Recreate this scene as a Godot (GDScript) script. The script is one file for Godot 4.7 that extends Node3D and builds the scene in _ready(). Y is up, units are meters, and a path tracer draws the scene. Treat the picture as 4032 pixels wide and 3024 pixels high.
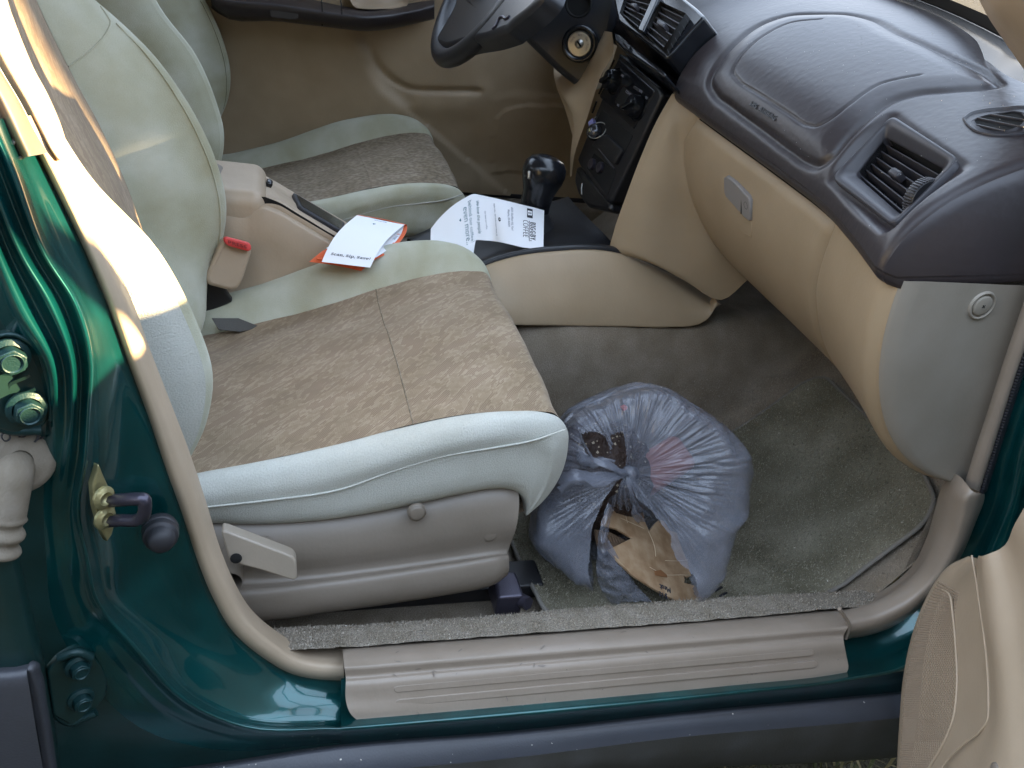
extends Node3D
# A parked car seen through its open front passenger door. x runs forward along the car, y up, z out of the passenger side. Metres.

var used := {}
var smooth_id := 0
var M := {}

# ------------------------------------------------------------------ naming and tagging
func numbered(called: String) -> String:
	if not used.has(called):
		used[called] = 0
		return called
	used[called] += 1
	return "%s_%03d" % [called, used[called]]

func tag(o: Node, label := "", category := "", group := "", kind := "") -> Node:
	if label: o.set_meta("label", label)
	if category: o.set_meta("category", category)
	if group: o.set_meta("group", group)
	if kind: o.set_meta("kind", kind)
	return o

func thing(called: String, label: String, category: String, at := Vector3.ZERO, group := "") -> Node3D:
	var o := Node3D.new()
	o.name = numbered(called)
	add_child(o)
	o.position = at
	tag(o, label, category, group)
	return o

func add(called: String, mesh: Mesh, m: Material, parent: Node = self, label := "") -> MeshInstance3D:
	var o := MeshInstance3D.new()
	o.name = numbered(called) if parent == self else called
	o.mesh = mesh
	o.material_override = m
	parent.add_child(o, true)
	# things keep their base point as origin: their parts are given in world coordinates
	var base := Vector3.ZERO
	var p := parent
	while p != self:
		base += (p as Node3D).position
		p = p.get_parent()
	o.position = -base
	if label: o.set_meta("label", label)
	return o

func obj(called: String, st: SurfaceTool, m: Material, parent: Node = self, label := "") -> MeshInstance3D:
	st.generate_normals()
	return add(called, st.commit(), m, parent, label)

func new_st() -> SurfaceTool:
	var st := SurfaceTool.new()
	st.begin(Mesh.PRIMITIVE_TRIANGLES)
	return st

func group(st: SurfaceTool) -> void:
	smooth_id += 1
	st.set_smooth_group(smooth_id)

# ------------------------------------------------------------------ curves
func spline(p: Array, n: int) -> PackedVector3Array:      # n steps for every stretch between two points
	var out := PackedVector3Array()
	var c := p.size()
	for i in c - 1:
		var a: Vector3 = p[i]
		var b: Vector3 = p[i + 1]
		var d := maxf((b - a).length(), 1e-5)
		var ta := (b - a) / d
		var tb := ta
		if i > 0:
			var q: Vector3 = p[i - 1]
			var e := (a - q).length()
			if e > 1e-4: ta = ((a - q) / e * d + (b - a) / d * e) / (d + e)
		if i < c - 2:
			var q2: Vector3 = p[i + 2]
			var e2 := (q2 - b).length()
			if e2 > 1e-4: tb = ((b - a) / d * e2 + (q2 - b) / e2 * d) / (d + e2)
		for k in n:
			var t := float(k) / n
			var t2 := t * t
			var t3 := t2 * t
			out.append(a * (2 * t3 - 3 * t2 + 1) + ta * d * (t3 - 2 * t2 + t) + b * (3 * t2 - 2 * t3) + tb * d * (t3 - t2))
	out.append(p[c - 1])
	return out

func even(p: PackedVector3Array, n: int) -> PackedVector3Array:   # n + 1 points at equal distances
	var l := PackedFloat32Array([0.0])
	for i in p.size() - 1: l.append(l[i] + p[i].distance_to(p[i + 1]))
	var out := PackedVector3Array()
	var k := 0
	for i in n + 1:
		var s: float = l[-1] * i / n
		while k < p.size() - 2 and l[k + 1] < s: k += 1
		out.append(p[k].lerp(p[k + 1], clampf((s - l[k]) / maxf(l[k + 1] - l[k], 1e-7), 0, 1)))
	return out

func net(rows: Array, nu: int, nv: int, straight := false) -> Array:      # a smooth grid through rows of points
	var fine := []
	for r in rows: fine.append(spline(r, nu) if nu > 1 else PackedVector3Array(r))
	var out := []
	var w: int = fine[0].size()
	if straight or rows.size() == 2:
		for j in fine.size() - 1:
			for k in nv:
				var line := PackedVector3Array()
				for i in w: line.append((fine[j][i] as Vector3).lerp(fine[j + 1][i], float(k) / nv))
				out.append(line)
		out.append(fine[-1])
		return out
	var cols := []
	for i in w:
		var c := []
		for r in fine: c.append(r[i])
		cols.append(spline(c, nv))
	for j in cols[0].size():
		var line := PackedVector3Array()
		for i in w: line.append(cols[i][j])
		out.append(line)
	return out

# ------------------------------------------------------------------ meshes
func sheet(st: SurfaceTool, g: Array, closed := false, flip := false) -> void:   # a grid of points; uv in metres
	group(st)
	var h := g.size()
	var w: int = g[0].size()
	var us := PackedFloat32Array([0.0])
	var mid: PackedVector3Array = g[h / 2]
	for i in w - 1: us.append(us[i] + mid[i].distance_to(mid[i + 1]))
	if closed: us.append(us[-1] + mid[w - 1].distance_to(mid[0]))
	var vs := PackedFloat32Array([0.0])
	for j in h - 1: vs.append(vs[j] + (g[j] as PackedVector3Array)[w / 2].distance_to((g[j + 1] as PackedVector3Array)[w / 2]))
	for j in h - 1:
		var a: PackedVector3Array = g[j]
		var b: PackedVector3Array = g[j + 1]
		for i in (w if closed else w - 1):
			var k := (i + 1) % w
			var quad := [[a[i], us[i], vs[j]], [a[k], us[i + 1], vs[j]], [b[k], us[i + 1], vs[j + 1]], [b[i], us[i], vs[j + 1]]]
			for n in ([0, 2, 1, 0, 3, 2] if flip else [0, 1, 2, 0, 2, 3]):
				st.set_uv(Vector2(quad[n][1], quad[n][2]))
				st.add_vertex(quad[n][0])

func fan(st: SurfaceTool, ring: PackedVector3Array, centre = null) -> void:
	group(st)
	var c := Vector3.ZERO
	for p in ring: c += p / ring.size()
	if centre != null: c = centre
	for i in ring.size():
		for p in [c, ring[i], ring[(i + 1) % ring.size()]]:
			st.set_uv(Vector2(p.x, p.y))
			st.add_vertex(p)

func frame_along(path: PackedVector3Array) -> Array:
	var out := []
	var n := Vector3.UP
	for i in path.size():
		var t := (path[mini(i + 1, path.size() - 1)] - path[maxi(i - 1, 0)]).normalized()
		if i == 0 and absf(t.dot(n)) > 0.9: n = Vector3.RIGHT
		n = (n - t * n.dot(t)).normalized()
		out.append([t, n, t.cross(n)])
	return out

func tube(st: SurfaceTool, path: PackedVector3Array, r, sides := 10, capped := true) -> void:
	var fr := frame_along(path)
	var g := []
	for i in path.size():
		var rad: float = r if r is float else r[i]
		var ring := PackedVector3Array()
		for k in sides:
			var a := TAU * k / sides
			ring.append(path[i] + (fr[i][1] * cos(a) + fr[i][2] * sin(a)) * rad)
		g.append(ring)
	sheet(st, g, true)
	if capped:
		fan(st, g[0]); fan(st, g[-1])

func lathe(st: SurfaceTool, profile: Array, o: Vector3, axis: Vector3, sides := 24) -> void:   # profile: Vector2(radius, height along axis)
	axis = axis.normalized()
	var n := axis.cross(Vector3.UP if absf(axis.y) < 0.9 else Vector3.RIGHT).normalized()
	var b := axis.cross(n)
	for seg in profile:      # an array of smooth runs
		var g := []
		for p in seg:
			var ring := PackedVector3Array()
			for k in sides:
				var a := TAU * k / sides
				ring.append(o + axis * p.y + (n * cos(a) + b * sin(a)) * p.x)
			g.append(ring)
		sheet(st, g, true)

func flat_basis(n: Vector3, u := Vector3.RIGHT) -> Basis:
	n = n.normalized()
	if absf(n.dot(u)) > 0.95: u = Vector3.UP
	u = (u - n * n.dot(u)).normalized()
	return Basis(u, n.cross(u), n)

func inset2(p: PackedVector2Array, d: float) -> PackedVector2Array:    # p counter-clockwise
	var out := PackedVector2Array()
	var c := p.size()
	for i in c:
		var a := (p[i] - p[(i + c - 1) % c]).normalized()
		var b := (p[(i + 1) % c] - p[i]).normalized()
		var na := Vector2(-a.y, a.x)
		var nb := Vector2(-b.y, b.x)
		var m := na + nb
		m = m / maxf(m.length_squared() * 0.5, 0.35)
		out.append(p[i] + m * d)
	return out

func round2(p: PackedVector2Array, r: float, seg := 4) -> PackedVector2Array:
	var out := PackedVector2Array()
	var c := p.size()
	for i in c:
		var q := p[(i + c - 1) % c]
		var s := p[(i + 1) % c]
		var ra := minf(r, minf(p[i].distance_to(q), p[i].distance_to(s)) * 0.45)
		var a := p[i] + (q - p[i]).normalized() * ra
		var b := p[i] + (s - p[i]).normalized() * ra
		for k in seg + 1:
			var t := float(k) / seg
			out.append(a.lerp(p[i], t).lerp(p[i].lerp(b, t), t))
	return out

# a plate with rounded edges: outline of points near a plane, n its outward normal, d its thickness below the outline, bevel rounds the front edge
func slab(st: SurfaceTool, pts: Array, n: Vector3, d: float, bevel := 0.0, corner := 0.0) -> void:
	var bs := flat_basis(n)
	var o := Vector3.ZERO
	for p in pts: o += p / pts.size()
	var p2 := PackedVector2Array()
	for p in pts: p2.append(Vector2((p - o).dot(bs.x), (p - o).dot(bs.y)))
	if Geometry2D.is_polygon_clockwise(p2): pass
	else: p2.reverse()
	p2.reverse()
	if Geometry2D.is_polygon_clockwise(p2): p2.reverse()
	if corner > 0: p2 = round2(p2, corner)
	slab2(st, p2, Transform3D(bs, o), d, bevel)

func ccw(p: PackedVector2Array) -> PackedVector2Array:
	var area := 0.0
	for i in p.size(): area += p[i].cross(p[(i + 1) % p.size()])
	if area < 0: p.reverse()
	return p

func slab2(st: SurfaceTool, p2: PackedVector2Array, tr: Transform3D, d: float, bevel := 0.0) -> void:
	p2 = ccw(p2)
	var rings := []
	if bevel > 0:
		for k in 4:
			var a := PI / 2 * k / 3
			rings.append([inset2(p2, bevel * (1 - sin(a))), -bevel * (1 - cos(a))])
	else:
		rings.append([p2, 0.0])
	rings.append([p2, -d])
	var g := []
	for r in rings:
		var ring := PackedVector3Array()
		for q in r[0]: ring.append(tr * Vector3(q.x, q.y, r[1]))
		ring.append(ring[0])
		g.append(ring)
	if bevel > 0:
		sheet(st, g.slice(0, 4)); sheet(st, g.slice(3, 5))
	else:
		sheet(st, g)
	for side in 2:
		group(st)
		var q2: PackedVector2Array = rings[0][0] if side == 0 else p2
		var z: float = 0.0 if side == 0 else -d
		var tri := Geometry2D.triangulate_polygon(q2)
		if tri.is_empty():       # a bevel that folded over itself: fan from the middle
			var mid := Vector2.ZERO
			for q in q2: mid += q / q2.size()
			q2 = q2.duplicate()
			q2.append(mid)
			for i in q2.size() - 1: tri.append_array(PackedInt32Array([q2.size() - 1, i, (i + 1) % (q2.size() - 1)]))
		for i in tri.size():
			var q := q2[tri[i if side == 0 else tri.size() - 1 - i]]
			st.set_uv(q)
			st.add_vertex(tr * Vector3(q.x, q.y, z))

func block(st: SurfaceTool, tr: Transform3D, size: Vector3, r := 0.003, seg := 3) -> void:     # a box with rounded edges
	var h := size / 2 - Vector3.ONE * r
	for ax in 3:
		for s in [-1.0, 1.0]:
			var g := []
			var u := (ax + 1) % 3
			var v := (ax + 2) % 3
			var cu := []
			var cv := []
			for k in seg + 1: cu.append(-tan(PI / 4 * (1 - float(k) / seg)))
			for j in 2 * seg + 2:
				var row := PackedVector3Array()
				for i in 2 * seg + 2:
					var a: float = cu[i] if i <= seg else -cu[2 * seg + 1 - i]
					var b: float = cu[j] if j <= seg else -cu[2 * seg + 1 - j]
					var dirv := Vector3.ZERO
					dirv[ax] = s; dirv[u] = a; dirv[v] = b
					var c := Vector3.ZERO
					c[ax] = s * h[ax]
					c[u] = -h[u] if i <= seg else h[u]
					c[v] = -h[v] if j <= seg else h[v]
					row.append(tr * (c + dirv.normalized() * r))
				g.append(row)
			sheet(st, g, false, s > 0)

func ring_of(c: Vector3, n: Vector3, r: float, k := 24) -> Array:
	var b := flat_basis(n)
	var out := []
	for i in k: out.append(c + (b.x * cos(TAU * i / k) + b.y * sin(TAU * i / k)) * r)
	return out

# flat print or raised lettering: the letters are laid on by a function of (x, y) in metres from the text's centre
func lettering(text: String, height: float, place: Callable, font_name := "Droid Sans", weight := 400, lift := 0.0003, spread := 1.0) -> ArrayMesh:
	var tm := TextMesh.new()
	var f := SystemFont.new()
	f.font_names = PackedStringArray([font_name])
	f.font_weight = weight
	tm.font = f
	tm.text = text
	tm.font_size = 40
	tm.pixel_size = 0.01
	tm.depth = 0.02
	tm.curve_step = 1.0
	var arr := tm.get_mesh_arrays()
	var v: PackedVector3Array = arr[Mesh.ARRAY_VERTEX]
	var lo := Vector3.ONE * 1e9
	var hi := -lo
	for p in v:
		lo = lo.min(p); hi = hi.max(p)
	var k := height / maxf(hi.y - lo.y, 1e-6)
	var mid := (lo + hi) / 2
	var st := new_st()
	st.set_smooth_group(-1)
	var idx: PackedInt32Array = arr[Mesh.ARRAY_INDEX]
	var n := idx.size() if idx.size() else v.size()
	for i in n:
		var p := v[idx[i]] if idx.size() else v[i]
		var q: Vector3 = place.call((p.x - mid.x) * k * spread, (p.y - mid.y) * k, (lift if p.z > mid.z else -lift * 0.3))
		st.add_vertex(q)
	st.generate_normals()
	return st.commit()

func on_plane(c: Vector3, u: Vector3, v: Vector3) -> Callable:
	var n := u.cross(v).normalized()
	u = u.normalized(); v = v.normalized()
	return func(x, y, z): return c + u * x + v * y + n * z

# ------------------------------------------------------------------ materials
func scatter(called: String, parent: Node3D, g: Array, count: int, m: Material, lo: float, hi: float, long := 1.0, seed_ := 1, lift := 0.0004) -> void:     # specks, lint and small marks lying on a surface
	var rng := RandomNumberGenerator.new(); rng.seed = seed_
	var st := new_st()
	st.set_smooth_group(-1)
	for i in count:
		var v := rng.randf() * (g.size() - 1.001)
		var u: float = rng.randf() * (g[0].size() - 1.001)
		var p := net_at(g, u, v)
		var j := int(v)
		var k := int(u)
		var a: Vector3 = (g[j][k + 1] - g[j][k])
		var n: Vector3 = a.cross(g[j + 1][k] - g[j][k]).normalized()
		if n.dot(Vector3(-0.2, 1, 0.6)) < 0: n = -n
		var bs := flat_basis(n, Vector3(rng.randf_range(-1, 1), 0.1, rng.randf_range(-1, 1)).normalized())
		var s := rng.randf_range(lo, hi)
		var o := p + n * lift
		var pts := []
		for w in 5:
			var an := TAU * w / 5
			pts.append(o + (bs.x * cos(an) * long + bs.y * sin(an)) * s * rng.randf_range(0.6, 1.2) + n * s * rng.randf_range(0, 0.5))
		for w in range(1, 4):
			for q in [pts[0], pts[w], pts[w + 1]]: st.add_vertex(q)
	tag(obj(called, st, m, parent), "", "", "", "stuff")

func pile(called: String, parent: Node3D, g: Array, count: int, length: float, m: Material, seed_: int, from := 0.0) -> void:      # tufts of carpet
	var rng := RandomNumberGenerator.new(); rng.seed = seed_
	var st := new_st()
	st.set_smooth_group(-1)
	for i in count:
		var v := lerpf(from, 1.0, rng.randf()) * (g.size() - 1.001)
		var u: float = rng.randf() * (g[0].size() - 1.001)
		var p := net_at(g, u, v)
		var d := Vector3(rng.randf_range(-0.8, 0.8), 1.0, rng.randf_range(-0.5, 0.9)).normalized() * length * rng.randf_range(0.5, 1.1)
		var s := Vector3(rng.randf_range(-1, 1), 0, rng.randf_range(-1, 1)).normalized() * rng.randf_range(0.0003, 0.0007)
		for q in [p - s, p + s, p + d]: st.add_vertex(q)
	tag(obj(called, st, m, parent), "", "", "", "stuff")

func lin(r: float, g: float, b: float) -> Color: return Color(r, g, b).linear_to_srgb()

func noise_tex(freq: float, size := 512, kind := FastNoiseLite.TYPE_SIMPLEX_SMOOTH, octaves := 4, lo = null, hi = null, seed_ := 1, cell := -1) -> NoiseTexture2D:
	var n := FastNoiseLite.new()
	n.noise_type = kind
	n.frequency = freq
	n.fractal_octaves = octaves
	n.seed = seed_
	if cell >= 0: n.cellular_return_type = cell
	var t := NoiseTexture2D.new()
	t.width = size; t.height = size
	t.seamless = true
	t.noise = n
	if lo != null:
		var g := Gradient.new()
		g.set_color(0, lo); g.set_color(1, hi)
		t.color_ramp = g
	return t

func mat(c: Color, rough: float, bump: Texture2D = null, bump_cm := 0.0, scale := 8.0, tint: Texture2D = null, tint_scale := 0.0) -> StandardMaterial3D:
	var m := StandardMaterial3D.new()
	m.albedo_color = c
	m.roughness = rough
	if bump or tint:
		m.uv1_triplanar = true
		m.uv1_world_triplanar = true
		m.uv1_scale = Vector3.ONE * scale
	if bump:
		m.heightmap_enabled = true
		m.heightmap_texture = bump
		m.heightmap_scale = bump_cm
	if tint:
		m.albedo_texture = tint
	return m

func wear(m: StandardMaterial3D, tex: Texture2D, scale: float) -> StandardMaterial3D:     # a second, coarser colour layer that multiplies the first
	m.detail_enabled = true
	m.detail_blend_mode = BaseMaterial3D.BLEND_MODE_MUL
	m.detail_albedo = tex
	m.detail_uv_layer = BaseMaterial3D.DETAIL_UV_2
	m.uv2_triplanar = true
	m.uv2_world_triplanar = true
	m.uv2_scale = Vector3.ONE * scale
	return m

func weave_image() -> Image:        # jacquard seat cloth: hatched, stippled and plain patches, drawn thread by thread; 512 px = 0.16 m
	var w := 1024
	var im := Image.create(w, w, false, Image.FORMAT_RGB8)
	var a := FastNoiseLite.new(); a.seed = 7; a.frequency = 0.009; a.fractal_octaves = 4
	var b := FastNoiseLite.new(); b.seed = 19; b.frequency = 0.018; b.fractal_octaves = 4
	var pale := Color(0.665, 0.595, 0.505)
	var mid := Color(0.605, 0.53, 0.44)
	var dark := Color(0.53, 0.45, 0.365)
	for y in w:
		var wy := minf(y, w - y) / float(w)
		for x in w:
			# streaks lie along the diagonal
			var u := float(x + y)
			var v := float(x - y)
			var n1 := a.get_noise_2d(u * 0.3, v * 1.3)
			var n2 := b.get_noise_2d(u * 0.55 + 900, v * 1.0)
			var c := pale
			var tx := x / 3
			var ty := y / 3
			if n1 > 0.10:                      # diagonal ribs in dark bands
				c = dark if posmod(x - y, 13) < 7 else mid.lerp(pale, 0.35)
			elif n2 > 0.12:                    # plain tufted patches
				c = mid if (tx + ty) % 2 == 0 else mid.lerp(dark, 0.35)
			elif n1 < -0.14:                    # stippled ground
				c = dark.lerp(mid, 0.3) if tx % 3 != 0 and ty % 3 == 0 else mid.lerp(pale, 0.5)
			else:                               # pale ground with short threads
				c = pale if (tx * 7 + ty * 3) % 5 != 0 else mid
				if ty % 4 == 0 and n2 > -0.05: c = mid.lerp(pale, 0.4)
			im.set_pixel(x, y, c)
	return im

func make_materials() -> void:
	var grain := noise_tex(0.035, 512, FastNoiseLite.TYPE_CELLULAR, 2, null, null, 3, FastNoiseLite.RETURN_DISTANCE)
	var fine := noise_tex(0.11, 512, FastNoiseLite.TYPE_SIMPLEX, 3, null, null, 5)
	var soft := noise_tex(0.012, 512, FastNoiseLite.TYPE_SIMPLEX_SMOOTH, 5, null, null, 9)
	var blotch := noise_tex(0.008, 512, FastNoiseLite.TYPE_SIMPLEX_SMOOTH, 5, Color(0.93, 0.925, 0.91), Color(1, 1, 1), 11)
	var stain := noise_tex(0.010, 512, FastNoiseLite.TYPE_SIMPLEX_SMOOTH, 5, Color(0.82, 0.80, 0.75), Color(1, 1, 1), 23)
	var speck := noise_tex(0.16, 512, FastNoiseLite.TYPE_SIMPLEX, 3, Color(0.55, 0.54, 0.52), Color(1.25, 1.25, 1.25), 31)
	var streaks := noise_tex(0.02, 512, FastNoiseLite.TYPE_SIMPLEX_SMOOTH, 5, null, null, 41)
	# dust and wear marks: sparse pale specks
	M.pillar = wear(mat(lin(0.115, 0.097, 0.08), 0.5, grain, 0.012, 12.0), blotch, 4.0)
	M.fob = mat(lin(0.10, 0.10, 0.11), 0.25); M.fob.metallic = 0.8
	M.cap = wear(mat(lin(0.30, 0.268, 0.225), 0.55, grain, 0.012, 14.0), blotch, 2.5)
	M.lever = mat(lin(0.29, 0.245, 0.195), 0.42, grain, 0.010, 14.0)
	M.tuft_a = mat(lin(0.36, 0.33, 0.255), 1.0)
	M.tuft_b = mat(lin(0.17, 0.155, 0.115), 1.0)
	M.tuft_c = mat(lin(0.33, 0.28, 0.225), 1.0)
	M.tuft_d = mat(lin(0.19, 0.155, 0.12), 1.0)
	M.tuft_e = mat(lin(0.44, 0.39, 0.33), 1.0)
	M.lint = mat(lin(0.55, 0.52, 0.46), 0.9)
	M.mark = mat(lin(0.07, 0.06, 0.05), 0.8)
	M.grain = grain; M.fine = fine; M.soft = soft; M.blotch = blotch; M.stain = stain; M.speck = speck
	var p := mat(lin(0.003, 0.105, 0.110), 0.27, soft, 0.02, 3.0)
	p.metallic = 0.55
	p.clearcoat_enabled = true; p.clearcoat = 1.0; p.clearcoat_roughness = 0.06
	wear(p, noise_tex(0.012, 512, FastNoiseLite.TYPE_SIMPLEX_SMOOTH, 6, Color(0.55, 0.6, 0.6), Color(1, 1, 1), 3), 2.0)
	M.paint = p
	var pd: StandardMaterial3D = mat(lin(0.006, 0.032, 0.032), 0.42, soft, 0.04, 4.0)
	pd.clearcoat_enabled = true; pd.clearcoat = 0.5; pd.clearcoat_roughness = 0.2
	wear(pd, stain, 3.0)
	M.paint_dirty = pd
	M.cladding = wear(mat(lin(0.048, 0.050, 0.060), 0.5, fine, 0.015, 5.0), blotch, 3.0)
	M.cladding_low = wear(mat(lin(0.055, 0.054, 0.052), 0.65, fine, 0.02, 5.0), stain, 3.0)
	M.tan = wear(mat(lin(0.40, 0.305, 0.200), 0.52, grain, 0.012, 14.0), blotch, 2.5)
	M.tan_soft = wear(mat(lin(0.42, 0.33, 0.24), 0.52, grain, 0.014, 12.0), blotch, 3.0)
	M.taupe = wear(mat(lin(0.195, 0.164, 0.134), 0.42, grain, 0.010, 14.0), blotch, 3.0)
	M.scuff = wear(mat(lin(0.28, 0.230, 0.186), 0.38, grain, 0.016, 10.0), blotch, 4.0)
	M.velour = wear(mat(lin(0.56, 0.575, 0.505), 0.9, fine, 0.030, 9.0, speck_tint(0.90, 41)), noise_tex(0.009, 512, FastNoiseLite.TYPE_SIMPLEX_SMOOTH, 5, Color(0.76, 0.735, 0.63), Color(1, 1, 1), 51), 2.2)
	M.velour.rim_enabled = true; M.velour.rim = 0.35; M.velour.rim_tint = 0.3
	M.vinyl = wear(mat(lin(0.55, 0.555, 0.51), 0.75, fine, 0.05, 7.0, speck_tint(0.88, 43)), blotch, 3.0)
	var cl := StandardMaterial3D.new()
	cl.albedo_texture = ImageTexture.create_from_image(weave_image())
	cl.albedo_color = Color(0.97, 0.97, 0.97)
	cl.roughness = 0.92
	cl.uv1_scale = Vector3(4.4, 4.4, 1)
	cl.heightmap_enabled = true; cl.heightmap_texture = cl.albedo_texture; cl.heightmap_scale = 0.035
	cl.rim_enabled = true; cl.rim = 0.2
	M.cloth = wear(cl, stain, 2.2)
	M.cloth_far = wear(mat(lin(0.32, 0.275, 0.22), 0.95, fine, 0.03, 5.0, noise_tex(0.03, 512, FastNoiseLite.TYPE_SIMPLEX, 5, Color(0.66, 0.64, 0.62), Color(1.15, 1.12, 1.08), 61)), stain, 3.0)
	M.dash = wear(mat(lin(0.034, 0.028, 0.031), 0.38, grain, 0.030, 5.5), blotch, 4.0)
	M.dash_frame = mat(lin(0.036, 0.034, 0.040), 0.45, grain, 0.006, 14.0)
	M.dash_leather = mat(lin(0.022, 0.024, 0.030), 0.38, grain, 0.008, 12.0)
	M.black = mat(lin(0.012, 0.012, 0.014), 0.4, fine, 0.006, 8.0)
	M.gloss = mat(lin(0.008, 0.009, 0.012), 0.22)
	M.void = mat(lin(0.004, 0.004, 0.004), 0.9)
	M.rubber = mat(lin(0.018, 0.018, 0.022), 0.55, fine, 0.01, 10.0)
	M.rubber_grey = wear(mat(lin(0.20, 0.17, 0.135), 0.8, fine, 0.03, 6.0), stain, 9.0)
	M.carpet = wear(mat(lin(0.29, 0.245, 0.195), 1.0, fine, 0.05, 6.0, speck_tint(0.75, 71)), stain, 4.0)
	M.carpet_sill = wear(mat(lin(0.40, 0.355, 0.30), 1.0, fine, 0.14, 5.0, speck_tint(0.6, 73)), stain, 5.0)
	M.mat = wear(mat(lin(0.30, 0.275, 0.21), 1.0, fine, 0.05, 7.0, speck_tint(0.72, 77)), noise_tex(0.012, 512, FastNoiseLite.TYPE_SIMPLEX_SMOOTH, 6, Color(0.62, 0.61, 0.55), Color(1, 1, 1), 81), 1.9)
	M.mat_edge = mat(lin(0.17, 0.155, 0.135), 1.0, fine, 0.10, 8.0)
	M.steel = mat(lin(0.42, 0.41, 0.38), 0.35, fine, 0.02, 8.0); M.steel.metallic = 0.9
	M.zinc = mat(lin(0.42, 0.38, 0.20), 0.38, fine, 0.03, 8.0); M.zinc.metallic = 0.75
	M.dark_steel = mat(lin(0.06, 0.055, 0.075), 0.32, fine, 0.02, 9.0); M.dark_steel.metallic = 0.6
	M.bolt = mat(lin(0.008, 0.035, 0.037), 0.42, fine, 0.02, 9.0); M.bolt.metallic = 0.25
	M.white = mat(lin(0.80, 0.81, 0.84), 0.55)
	M.orange = mat(lin(0.75, 0.14, 0.045), 0.6)
	M.ink = mat(lin(0.02, 0.02, 0.03), 0.7)
	M.ink_grey = mat(lin(0.25, 0.26, 0.32), 0.7)
	M.teal_ink = mat(lin(0.03, 0.12, 0.16), 0.7)
	M.red = mat(lin(0.62, 0.055, 0.05), 0.4)
	M.red_ink = mat(lin(0.25, 0.02, 0.02), 0.6)
	M.glass = StandardMaterial3D.new()
	M.glass.albedo_color = Color(0.75, 0.85, 0.82, 0.06); M.glass.roughness = 0.02
	M.glass.transparency = BaseMaterial3D.TRANSPARENCY_ALPHA
	M.head = wear(mat(lin(0.42, 0.38, 0.32), 0.95, fine, 0.05, 6.0), blotch, 3.0)

func speck_tint(lo: float, s: int) -> NoiseTexture2D:
	return noise_tex(0.14, 512, FastNoiseLite.TYPE_SIMPLEX, 3, Color(lo, lo, lo), Color(1.1, 1.1, 1.1), s)

func _ready() -> void:
	# camera
	var cam := Camera3D.new()
	cam.name = "camera"
	cam.transform = Transform3D(Basis(Vector3(0.961190, 0.144008, 0.235321), Vector3(-0.000547, 0.853952, -0.520352), Vector3(-0.275888, 0.500028, 0.820888)), Vector3(0, 1.02, 0.5))
	cam.fov = 49.48
	cam.near = 0.02
	cam.far = 400
	add_child(cam)
	# sky, air and sun: a low warm sun ahead of the car on the passenger's side, exposed for the shade of the cabin
	var we := WorldEnvironment.new()
	we.name = "environment"
	var env := Environment.new()
	env.background_mode = Environment.BG_SKY
	var sm := ProceduralSkyMaterial.new()
	sm.sky_top_color = Color(0.62, 0.68, 0.76)
	sm.sky_horizon_color = Color(0.90, 0.87, 0.82)
	sm.sky_curve = 0.12
	sm.ground_bottom_color = Color(0.20, 0.19, 0.15)
	sm.ground_horizon_color = Color(0.60, 0.57, 0.50)
	sm.sky_energy_multiplier = 1.0
	sm.sun_angle_max = 0.0
	var sky := Sky.new()
	sky.sky_material = sm
	env.sky = sky
	env.tonemap_mode = Environment.TONE_MAPPER_LINEAR
	env.tonemap_exposure = 8.2
	env.sdfgi_enabled = true; env.ssao_enabled = true; env.ssil_enabled = true
	we.environment = env
	add_child(we)
	var sun := DirectionalLight3D.new()
	sun.name = "sun"
	var az := deg_to_rad(14.0)      # from straight ahead towards the passenger's side
	var el := deg_to_rad(17.0)
	var to_sun := Vector3(cos(el) * cos(az), sin(el), cos(el) * sin(az))
	sun.look_at_from_position(Vector3.ZERO, -to_sun, Vector3.UP)
	sun.light_color = Color(1.0, 0.86, 0.64)
	sun.light_energy = 1.6
	sun.light_angular_distance = 0.6
	sun.shadow_enabled = true
	add_child(sun)
	make_materials()
	build_ground()
	build_body()
	build_shell()
	build_tree()
	# a tall hedge behind the photographer takes the light off the car's sides and mirrors in the paint; a low one ahead keeps the sun off the ground
	build_hedge("tall_hedge", "tall dark green hedge along the passenger side of the parked car", Transform3D(Basis(), Vector3(0, 0, 6.0)), 14.0, 5.2, 20000)
	build_hedge("low_hedge", "low dark green hedge across the way ahead of the car", Transform3D(Basis(Vector3.UP, PI / 2), Vector3(4.6, 0, 0.5)), 2.6, 1.45, 5000)
	build_doors()
	build_dashboard()
	build_console()
	build_seats()
	build_wheel()
	build_loose_things()

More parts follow.
